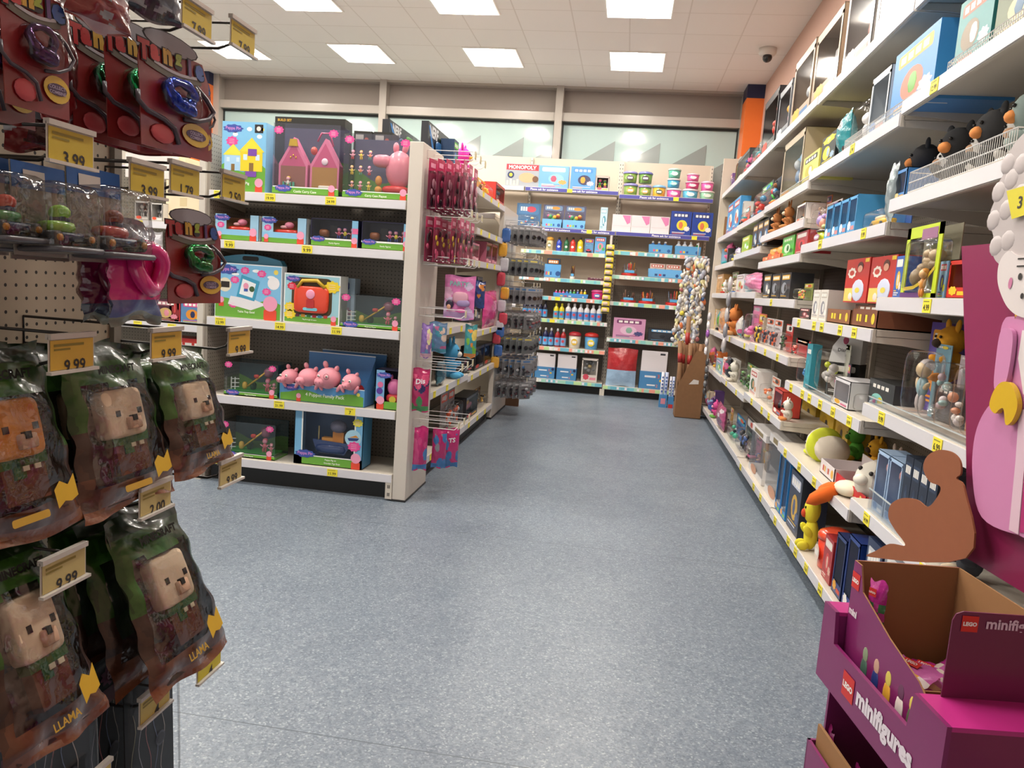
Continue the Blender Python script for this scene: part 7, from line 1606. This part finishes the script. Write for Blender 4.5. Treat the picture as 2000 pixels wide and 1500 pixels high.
# red carded twist toys
def chrome(h):
    return C(h, .12, .85)
def twist_pack(w, h, col, seed=1):
    r = empty('twist_toy_pack'); m = MB(); rd = C('#7a1517', .35, 0, .4)  # card red darkened, so the dim light up here sits in the colour
    P_ = [(-w*.44, -h), (w*.44, -h), (w*.48, -h*.6), (w*.5, -h*.3), (w*.42, -h*.14), (-w*.36, -h*.14), (-w*.42, -h*.3), (-w*.42, -h*.6)]
    m.prism(P_, 0, .0015, rd); m.disc(0, -h*.09, w*.34, h*.08, C('#8d8a90', .4), -.0012); m.disc(0, -h*.09, w*.36, h*.09, C('#3a3438', .4), -.0006)
    m.box(-w*.06, w*.06, 0, .0015, -h*.09, .0, rd)
    m.build('card', r)
    m = MB(); cols = ['#a82226', '#a82226', '#b98f24', '#8a9826', '#4f2660', '#24468c']; xs_ = (-.36, -.23, -.07, .07, .22, .36)
    for ch, c, x, s in zip('Tangle', cols, xs_, (1.25, 1, 1, 1, 1.1, 1.05)): 
        m.text(ch, w*x, -h*.21-h*.012*abs(x)*5, w*.24*s, h*.15*s, C('#2a2226', .4), -.0022, .1); m.text(ch, w*x, -h*.21-h*.012*abs(x)*5, w*.2*s, h*.13*s, C(c, .35, 0, .3), -.003, .06)
    n = 10; m.ribbon([(w*(-.34+.72*i/n), -h*(.31+.045*math.sin(PI*i/n))) for i in range(n+1)], h*.055, C('#5f5a50', .4), -.0018); m.ribbon([(w*(-.24+.56*i/n), -h*(.29+.03*math.sin(PI*i/n))) for i in range(n+1)], h*.025, C('#a8a3a8', .4), -.0024)
    m.build('logo', r)
    m = MB(); m.tube([(w*.3, -.003, -h*.37), (w*.42, -.006, -h*.45), (w*.52, -.006, -h*.54), (w*.44, -.006, -h*.62), (w*.28, -.006, -h*.67), (w*.1, -.004, -h*.69)], w*.022, C('#4f4a54', .3), 6)
    m.tube([(-w*.46, -.003, -h*.58), (-w*.48, -.006, -h*.66), (-w*.38, -.006, -h*.72), (-w*.18, -.006, -h*.75), (-w*.05, -.006, -h*.8), (w*.01, -.004, -h*.92)], w*.022, C('#4f4a54', .3), 6); m.build('swirl', r)
    m = MB(); cc = chrome(col); pts = []; rr = []
    for i in range(28):
        a = 2*PI*i/28; pts.append((w*.02+w*.16*math.cos(a), -.012-.004*math.sin(2*a), -h*.52+h*.095*math.sin(a)+h*.02)); rr.append(w*.055*(1+.25*math.sin(a*1+PI)+.12*math.sin(7*a)))
    m.tube(pts, rr, cc, 7, closed=True); m.rbox((w*.04, -.012, -h*.6), (w*.17, .012, h*.055), cc, .6, 8, Matrix.Rotation(.15, 3, 'Y')); m.build('twist_toy', r)
    m = MB(); m.rbox((w*.02, -.012, -h*.54), (w*.25, .016, h*.15), CLEAR, .5, 8); m.build('bubble', r)
    m = MB(); m.disc(w*.26, -h*.8, w*.19, h*.1, C('#c9a52a', .35, 0, .4), -.003, 20); m.disc(w*.26, -h*.8, w*.14, h*.045, C('#4a3450', .4), -.0036); m.text('COLLECT', w*.26, -h*.785, w*.24, h*.03, C('#a89ab0', .4), -.0042, .02); m.text('COMBINE', w*.26, -h*.822, w*.24, h*.03, C('#a89ab0', .4), -.0042, .02); m.build('sticker', r)
    m = MB(); m.ell((-w*.18, -.002, -h*.87), (w*.15, .004, h*.08), C('#c2525a', .4), None, 6); m.build('printed_blob', r)
    return r
tw = [(262, 392, 66, 300, -.87, '#1a35a0', 'front red twist toy card with shiny blue ring'), (196, 322, 46, 285, -.935, '#128a4a', 'red twist toy card with shiny green ring just behind the blue one'), (128, 258, 30, 280, -1.0, '#0f5f3a', 'third red twist toy card with darker green ring'),
      (338, 402, 118, 308, -.93, '#16a05a', 'red twist toy card peeking out at the right edge of the top row'),
      (-10, 118, -60, 220, -.88, '#4a2a54', 'red twist toy card with purple ring at the upper left'), (-90, 50, -60, 240, -.95, '#3a2a5a', 'red twist toy card cut by the left picture edge'), (318, 418, 408, 592, -.87, '#0c6a2c', 'lone red twist toy card with green ring in the second row')]
for a, b, t, bt, X, col, lab in tw:
    yc, z, w_, h_ = area(a, b, t, bt, X); r = twist_pack(w_*1.02, h_, col); hangnear(r, yc, z, X, -.08, .0, -.1, lab, 'toy pack')
for i, (a, b, t, bt, X) in enumerate(((60, 140, -30, 250, -1.02), (130, 240, -60, 60, -.86), (240, 330, -120, 40, -.86), (20, 110, 130, 300, -1.06), (200, 330, 190, 298, -1.05))):
    yc, z, w_, h_ = area(a, b, t, bt, X); cols = [('#4a1216', '#7a1a20'), ('#7a2226', '#b09aa0'), ('#5a5e6a', '#2a2c38'), ('#3a1416', '#6a1a20'), ('#5c181c', '#8a2a30')][i]
    r = g_bag(w_, h_, .04, [cols[0], cols[1], '#8a8f96'], 20+i, None, 'toy_bag', .1); hangnear(r, yc, z, X, -.08, 0, -.15*i, ('dark red film bag between the upper twist toys', 'red film bag at the top of the close pegboard', 'grey and black film bag at the top edge', 'dark maroon bag under the purple ring card', 'deep red film bag under the blue ring card')[i], 'bag')
# kart blisters
def kart_pack(w, h, c1, c2, seed):
    r = empty('toy_car_pack'); m = MB(); m.box(-w/2, w/2, .0, .002, -h, 0, C('#9a958c', .4)); m.rect(-w/2, w/2, -h*.28, 0, C('#2a5a9c', .4, 0, .3), -.001); m.rect(-w*.3, w*.1, -h*.2, -h*.08, C('#c9c4be', .4), -.002); m.build('card', r)
    m = MB(); kc = C(c1, .3, 0, .5); m.rbox((0, -.03, -h*.78), (w*.4, .022, h*.05), C('#24345c', .3), .5, 6); m.rbox((-w*.05, -.03, -h*.68), (w*.25, .02, h*.07), kc, .6, 6); m.ell((w*.02, -.03, -h*.52), (w*.09, .018, h*.09), C(c2, .4), None, 7); m.rbox((w*.02, -.03, -h*.6), (w*.08, .015, h*.06), C('#2a3a5c', .5), .7, 6)
    for x in (-.3, .34): m.tube([(w*x, -.055, -h*.8), (w*x, -.01, -h*.8)], h*.075, C('#22201f', .5), 10); m.tube([(w*x, -.058, -h*.8), (w*x, -.054, -h*.8)], h*.04, C('#c98a2a', .3), 10)
    m.build('toy_kart', r)
    m = MB(); m.rbox((0, -.032, -h*.58), (w*.49, .034, h*.38), BAGCLEAR, .25, 8); m.rbox((0, -.034, -h*.93), (w*.5, .04, h*.035), C('#5f6066', .3), .3, 6); m.build('bubble', r)
    return r
for i, (a, b, t, bt, X, c1, c2) in enumerate(((20, 124, 322, 500, -.88, '#8ac43a', '#9ad04a'), (128, 232, 330, 512, -.88, '#b8302a', '#8a4a3a'), (-90, 16, 300, 480, -.9, '#3a8a4a', '#c94a3a'))):
    yc, z, w_, h_ = area(a, b, t, bt, X); r = kart_pack(w_, h_, c1, c2, i); hangnear(r, yc, z, X, -.05, 0, 0, ('clear blister with lime green toy kart', 'clear blister with red toy kart', 'clear blister with green kart at the left edge')[i], 'toy pack')
    r = kart_pack(w_, h_, '#5a6a5c', '#7a6a60', i+5); hangnear(r, yc-.01, z-.003, X-.09, -.02, 0, 0, 'dull blister card behind the %s kart' % ('lime green', 'red', 'leftmost')[i], 'toy pack')
# pink slime pouches
for i, (a, b, t, bt, X, c, bc) in enumerate(((213, 288, 432, 630, -.87, '#d92a84', '#5f6a9c'), (158, 205, 470, 628, -.95, '#6a123c', '#2a3450'))):
    yc, z, w_, h_ = area(a, b, t, bt, X); r = empty('slime_pouch'); pf = foil(c, .12); bf = foil(bc); cl = foil('#8a8f9c', .15)
    m = pillow(w_*1.15, h_, .055, lambda u, v: (mottled('#6f7a70', '#8a9080', 30) if v < .07 else bf if v < .24 else pf if v < .80 else cl), 14, 22, .004, 5+i, None, -h_, crimp=.05); m.build('printed_film', r)
    m = MB(); m.tube([(w_*.3*math.cos(k*PI/8), -.034-.006*math.sin(k*PI/4), -h_*.48+h_*.2*math.sin(k*PI/8)) for k in range(16)], w_*.13, C(c, .12, 0, 1.0), 8, closed=True); m.build('slime_ring', r)
    hangnear(r, yc, z, X, -.1, 0, -.1, ('glossy hot pink ring shaped slime pouch', 'dark magenta slime pouch behind the hot pink one')[i], 'bag')
# dark carded packs at the bottom
def wire_pack(w, h):
    r = empty('string_toy_pack'); m = MB(); m.box(-w/2, w/2, 0, .002, -h, 0, C('#08060a', .5)); m.burst(w*.18, -h*.12, w*.2, h*.06, C('#6a2a4c', .4), -.001, 10); m.text('80', w*.18, -h*.12, w*.2, h*.06, C('#b89ab0', .4), -.002, .02); m.rect(-w*.1, w*.45, -h*.3, -h*.2, C('#5a1f30', .4), -.001)
    for k in range(5): m.ribbon([(w*(-.35+.15*k)+w*.05*math.sin(j*.9+k), -h*(.3+.65*j/10)) for j in range(11)], w*.012, C(('#8a8a6a', '#9c9ca4', '#a86a6a', '#6a7a9c', '#b0a8a0')[k], .4), -.0015)
    m.disc(w*.2, -h*.62, w*.1, h*.05, C('#4a4a58', .4), -.002); m.disc(w*.2, -h*.62, w*.08, h*.035, C('#1c1a22', .4), -.0025); m.build('card', r)
    m = MB(); m.rbox((0, -.008, -h*.5), (w*.5, .012, h*.49), CLEAR, .2, 8); m.build('film_sleeve', r); return r
for i, (a, b, t, bt, X) in enumerate(((240, 333, 1284, 1560, -.9), (146, 244, 1290, 1590, -.95), (60, 150, 1330, 1640, -.9), (-40, 64, 1400, 1700, -.9))):
    yc, z, w_, h_ = area(a, b, t, bt, X); r = make(('wirepack', i % 2), lambda: wire_pack(w_, h_)); hangnear(r, yc, z, X, -.03, 0, 0, 'black carded string toy pack, %s in the lowest row' % ordw(3-i, 4), 'toy pack', 'black string toy packs')

# ------------------------------------------------------------------ purple floor display close on the right
PA = Vector((.60, 2.07, 0)); PB = Vector((.682, 1.485, 0)); WD = (PB-PA).length; ANG = math.atan2(PB.y-PA.y, PB.x-PA.x)
ud = (PB-PA)/WD; nd = Vector((-ud.y, ud.x, 0))      # nd points into the display (+x)
DP = .34
def loc(px, py, d):
    dd = ray(px, py); o = PA+nd*d; t = ((o-EYE).dot(nd))/dd.dot(nd); P = EYE+dd*t; return ((P-PA).dot(ud), P.z)
root = empty('display_stand', PA, ANG); mag = C('#7f2060', .4, 0, .3); mag_lit = C('#b82a80', .4, 0, .3); mag_shaded = C('#7a1a50', .4, 0, .3)  # one card colour: lit tops and shaded ends are put into the paint
root['x'] = 0; del root['x']
m = MB()
# back and side cheeks
m.box(0, WD, DP+.001, DP+.011, 0, .616, mag); m.build('back_panel', root)
m = MB(); m.box(.001, .011, .04, DP-.02, .22, .409, mag); m.build('side_panel', root); m = MB(); m.box(WD-.011, WD-.001, .04, DP-.02, .22, .409, mag); m.build('side_panel', root)
# lower tray
m = MB(); m.box(0, WD, 0, .008, 0, .22, mag); m.box(0, .008, 0, DP, 0, .22, mag); m.box(WD-.008, WD, 0, DP, 0, .22, mag); m.box(0, WD, 0, DP, 0, .01, mag); m.build('lower_tray', root)
m = MB(); m.box(.01, WD-.01, .02, .028, .0, .27, KRAFT); m.box(.01, WD-.01, .028, DP-.02, .10, .11, KRAFT); m.build('cardboard_lining', root)
# upper tray with raised ends
zt, zm, zb_ = .617, .535, .41
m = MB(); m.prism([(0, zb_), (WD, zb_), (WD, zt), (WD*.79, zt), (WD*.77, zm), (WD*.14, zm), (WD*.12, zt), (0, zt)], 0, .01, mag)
m.box(0, WD*.12, .01, DP, zt-.01, zt, mag_lit); m.box(WD*.79, WD, .01, DP, zt-.01, zt, mag_lit); m.box(WD-.01, WD, .01, DP, zb_, zt-.01, mag_shaded); m.box(0, .01, .01, DP, zb_, zt-.01, mag_shaded); m.box(0, WD, .01, DP, zb_, zb_+.01, mag)
m.box(WD*.79, WD*.8, .01, DP, zb_, zt-.01, mag_shaded); m.box(WD*.115, WD*.12, .01, DP, zb_, zt-.01, mag); m.build('upper_tray', root)
def legologo(m, x, z, s, y=-.001, sl=0):
    m.rect(x-s/2, x+s/2, z-s/2, z+s/2, C('#d0281e', .4), y); m.text('LEGO', x, z, s*.84, s*.36, C('#f4eeea', .4), y-.0008, .06)
m = MB(); legologo(m, WD*.32, .475, .062, -.0015); m.text('minifigures', WD*.62, .475, WD*.44, .062, C('#e6dce6', .4), -.0015, .05); m.build('lettering', root)
tag(root, 'purple cardboard floor display with white lettering on its front tray', 'display stand')
# inner carton in the upper tray
c = empty('display_carton', PA+ud*(WD*.125)+nd*.03+Vector((0, 0, zb_+.012)), ANG); CW = WD*.66; CD = DP-.07; z0 = zb_+.012
def cl(px, py, d): 
    a, b = loc(px, py, d+.03); return (a-WD*.125, b-z0)
hk = cl(1664, 1089, 0)[1]; hr = .20
m = MB(); m.prism([(0, 0), (CW, 0), (CW, hr*.9), (CW*.9, hr), (CW*.55, hr+.03), (CW*.16, hk*.82), (CW*.1, hk), (0, hk)], 0, .004, mag, KRAFT); m.build('front_panel', c)
m = MB(); m.box(0, .004, .004, CD, 0, hk, KRAFT); m.box(0, CW+.0, CD-.004, CD, 0, hk, KRAFT); m.box(0, CW, 0, CD, 0, .004, KRAFT); m.box(-.002, 0, .004, CD, 0, hk, mag); m.box(.01, CW-.01, .004, CD-.01, .02, .05, KRAFT); m.box(CW*.70, CW*.71, .004, CD, 0, hr*.7, KRAFT); m.build('cardboard_inside', c)
m = MB(); 
for a, col in ((.3, ('#4a6a5c', '#8a9a7a')), (.45, ('#2a3a7c', '#c9a08a')), (.6, ('#e0a83a', '#d9c85a')), (.75, ('#e8dcd8', '#6a3a5a')), (.88, ('#5a6a4c', '#e0cf5a'))):
    m = MB(); m.rbox((CW*a, 0, hr*.45), (CW*.045, .001, hr*.2), C(col[0], .4), .6, 5); m.ell((CW*a, 0, hr*.70), (CW*.035, .001, hr*.1), C(col[1], .4), None, 5); m.build('printed_figure', c)
m = MB()
legologo(m, CW*.055, hk*.86, .042, -.001); m.text('mini', CW*.07, hk*.62, CW*.11, .03, C('#e8dce4'), -.001, .05); m.build('lettering', c)
tag(c, 'open purple and brown carton sitting in the upper display tray', 'display carton')
# near end panel of the carton
e = empty('sign_card', PA+ud*(WD*.80)+Vector((0, 0, zt)), ANG+PI/2-.0)
m = MB(); a = cl(1862, 1190, .0)
P = Vector((0, 0, 0)); 
# card lies across the display: local x = into the display
def cross(px, py, s):   # plane across the display at distance s along its length
    dd = ray(px, py); o = PA+ud*s; t = (o-EYE).dot(ud)/dd.dot(ud); P = EYE+dd*t; return ((P-PA).dot(nd), P.z)
s0 = WD*.80; q0 = cross(1862, 1192, s0); q1 = cross(1875, 1300, s0); x0_ = q0[0]; zt_ = q0[1]-zt
D.objects.remove(e); e = empty('sign_card', PA+ud*s0+Vector((0, 0, zt)), ANG+PI/2)
wide = .32-x0_
R_ = .02; m.prism([(x0_, -.05), (.32, -.05), (.32, zt_), (x0_+R_, zt_), (x0_+.006, zt_-.006), (x0_, zt_-R_)], -.003, 0, C('#6a1444', .4, 0, .3)); m.build('card', e)
m = MB(); lg = cross(1892, 1217, s0); legologo(m, lg[0], lg[1]-zt, .034, -.0045); m.text('minifigures', lg[0]+.10, lg[1]-zt, .15, .03, C('#d9c0d0', .4), -.0045, .03); m.build('lettering', e)
tag(e, 'dark purple sign card with red logo at the near end of the carton', 'sign card')
# film packs in the carton
def minipack(w, h, cols, seed, words=None):
    m = pillow(w, h, .025, lambda u, v: foil(cols[0]) if v > .62 else (foil(cols[1]) if (int(u*4)+int(v*7)) % 2 else foil(cols[2])), 8, 12, .002, seed, None, 0); r = empty('toy_pouch'); m.build('film', r); 
    k = MB(); k.rect(-w*.3, w*.1, h*.7, h*.86, C('#d0281e', .4), -.0145); k.text('LEGO', -w*.1, h*.78, w*.34, h*.07, C('#f4eeea'), -.016, .03); k.build('logo', r); return r
for i, (px, py, d, rx, rz, sz) in enumerate(((1706, 1232, .06, 0.02, .5, (.05, .13)), (1745, 1290, .08, -1.25, .5, (.11, .13)), (1790, 1270, .14, -1.3, .7, (.1, .13)), (1830, 1260, .2, -1.2, .3, (.1, .12)), (1850, 1268, .12, -1.35, .4, (.09, .12)))):
    a, b = loc(px, py, d); P = PA+ud*a+nd*d; r = minipack(sz[0], sz[1], [('#b8308c', '#c94a9c', '#4a8a5a'), ('#c96ab0', '#e8b02a', '#e8e2e0'), ('#b02a80', '#e0c0a0', '#c96ab0'), ('#b03088', '#e8dcd0', '#c96ab0'), ('#8a1f60', '#e8b02a', '#e8e2e0')][i], i)
    r.location = (P.x, P.y, b if i == 0 else zb_+.075+.012*(i % 2)); r.rotation_euler = (rx, 0, ANG+rz); tag(r, ('pink film toy pouch standing upright in the purple carton', 'yellow and white toy pouch lying in the carton', 'pink toy pouch lying at the back of the carton', 'pale pink toy pouch by the sign card', 'dark pink toy pouch under the sign card')[i], 'toy pouch')
for i in range(3):
    P = PA+ud*(.03+.17*i)+nd*.05; r = minipack(.07, .15, ('#8a1f60', '#b8308c', '#5a1440'), 9+i); r.location = (P.x, P.y, .12); r.rotation_euler = (0, 0, ANG-.2); tag(r, 'dark pink toy pouch in the lower tray, %s' % ordw(i, 3), 'toy pouch', 'pouches in the lower display tray')
# header panel
HD = DP+.012
pts = [loc(*q_, HD) for q_ in ((1878, 481), (1885, 700), (1887, 900), (1888, 1090))]
h = empty('header_panel', PA, ANG); m = MB(); rt = WD+.02
m.prism(pts+[(rt, pts[3][1]), (rt, pts[0][1])], HD, HD+.006, C('#8c2052', .4, 0, .3)); m.build('panel', h)
tag(h, 'tall plain purple header panel standing behind the display carton', 'header panel')
# die cut figure in courtly pink dress
dF = HD-.03
f = empty('cutout_figure', PA, ANG)
wig = [loc(*q_, dF) for q_ in ((2100, 225), (2035, 235), (1990, 270), (1968, 305), (1962, 335), (1948, 362), (1945, 385), (1934, 415), (1934, 440), (1940, 462), (1936, 480), (1942, 505), (1955, 520), (1990, 560), (2100, 560))]
m = MB(); m.prism(smooth(wig)[::-1], dF, dF+.004, C('#bdb4b4', .5)); m.build('white_wig', f)
for k, (px, py) in enumerate(((1968, 320), (1950, 375), (1940, 430), (1945, 480), (1975, 350), (1965, 410), (1968, 470), (1995, 320), (1992, 380))):
    a, b = loc(px, py, dF); m = MB(); m.ell((a, dF+.002, b), (.03, .005, .028), C('#bdb4b4', .5), None, 6); m.build('wig_curl', f)
m = MB(); m.prism(smooth([loc(*q_, dF-.004) for q_ in ((2100, 495), (1995, 500), (1970, 490), (1952, 512), (1948, 545), (1955, 575), (1972, 605), (2005, 622), (2100, 630))])[::-1], dF-.004, dF, C('#ddd5d4', .5)); m.build('face', f)
m = MB(); a, b = loc(1973, 553, dF-.0055); m.disc(a, b, .0075, .014, C('#c97aa0', .5), dF-.0055); m.build('pink_cheek', f); m = MB()
for px, py, s in ((1992, 540, .007), (1996, 578, .006)):
    a, b = loc(px, py, dF-.006); m.disc(a, b, s, s*1.2, INK, dF-.0062)
a, b = loc(1990, 520, dF-.006); m.rect(a-.008, a+.02, b-.002, b+.002, INK, dF-.0062); a, b = loc(1990, 512, dF-.006); m.rect(a-.006, a+.02, b+.006, b+.01, INK, dF-.0062); m.build('printed_eyes', f)
m = MB(); m.prism([loc(*q_, dF-.002) for q_ in ((2100, 618), (1985, 600), (1982, 622), (2100, 650))][::-1], dF-.003, dF-.001, C('#d9a52a', .4)); m.build('collar', f)
m = MB(); m.prism(smooth([loc(*q_, dF-.002) for q_ in ((2100, 620), (1985, 618), (1962, 625), (1955, 660), (1972, 700), (1975, 760), (1930, 795), (1905, 850), (1900, 930), (1918, 1010), (1990, 1045), (2100, 1055))])[::-1], dF-.003, dF+.002, C('#cf86b4', .4, 0, .3)); m.build('gown', f)
m = MB(); m.prism(smooth([loc(*q_, dF-.02) for q_ in ((1962, 640), (1950, 650), (1942, 700), (1938, 755), (1950, 772), (1963, 740), (1972, 690), (1974, 650))]), dF-.016, dF-.006, C('#d48cba', .4, 0, .3)); m.build('sleeve', f)
m = MB(); m.prism(smooth([loc(*q_, dF-.01) for q_ in ((1962, 748), (1948, 765), (1940, 792), (1950, 808), (1960, 800), (1968, 800), (1972, 830), (1985, 822), (1995, 795), (1990, 765), (1978, 748))]), dF-.02, dF-.008, C('#dcb41f', .3, 0, .4)); m.build('hand', f)
m = MB(); m.prism([loc(*q_, dF-.004) for q_ in ((2060, 650), (1998, 645), (1990, 700), (2000, 770), (2060, 790))][::-1], dF-.006, dF-.003, C('#e4dcdc', .5)); m.prism([loc(*q_, dF-.004) for q_ in ((1992, 800), (1985, 900), (1972, 1035), (1990, 1044), (2003, 900), (2010, 800))], dF-.006, dF-.003, C('#e0c0d0', .5)); m.prism([loc(*q_, dF-.004) for q_ in ((2010, 800), (2003, 900), (1992, 1040), (2100, 1050), (2100, 800))], dF-.005, dF-.002, C('#b03072', .4)); m.build('lace_trim', f)
m = MB(); m.prism([loc(*q_, dF-.012) for q_ in ((1965, 373), (2010, 360), (2016, 415), (1975, 428))], dF-.011, dF-.01, C('#dcd02a', .4)); a, b = loc(1992, 395, dF-.012); m.text('3', a, b, .02, .03, INK, dF-.0118); m.build('yellow_sticker', f)
tag(f, 'die cut card figure in pink gown and curly white wig before the purple panel', 'cutout figure')
# brown back of another die cut card
dB = .30
b_ = empty('cardboard_cutout', PA, ANG)
out = [loc(*q_, dB) for q_ in ((1700, 1088), (1712, 1075), (1738, 1062), (1768, 1065), (1748, 1035), (1735, 1010), (1740, 985), (1762, 973), (1790, 976), (1812, 990), (1832, 968), (1836, 950), (1815, 940), (1803, 915), (1810, 892), (1832, 879), (1858, 883), (1874, 900), (1876, 925), (1868, 935), (1884, 960), (1886, 1090))]
m = MB(); m.prism(smooth(out)[::-1], dB, dB+.005, C('#8f5434', .7, noise=.05)); m.build('card', b_); tag(b_, 'brown cardboard back of a die cut figure left of the purple panel', 'cardboard cutout')
print('THINGS', sum(1 for o in D.objects if o.parent is None and 'label' in o))
dl = {k: v for k, v in LABELS.items() if len(v) > 1}
for k, v in dl.items(): print('DUP LABEL', k, len(v))
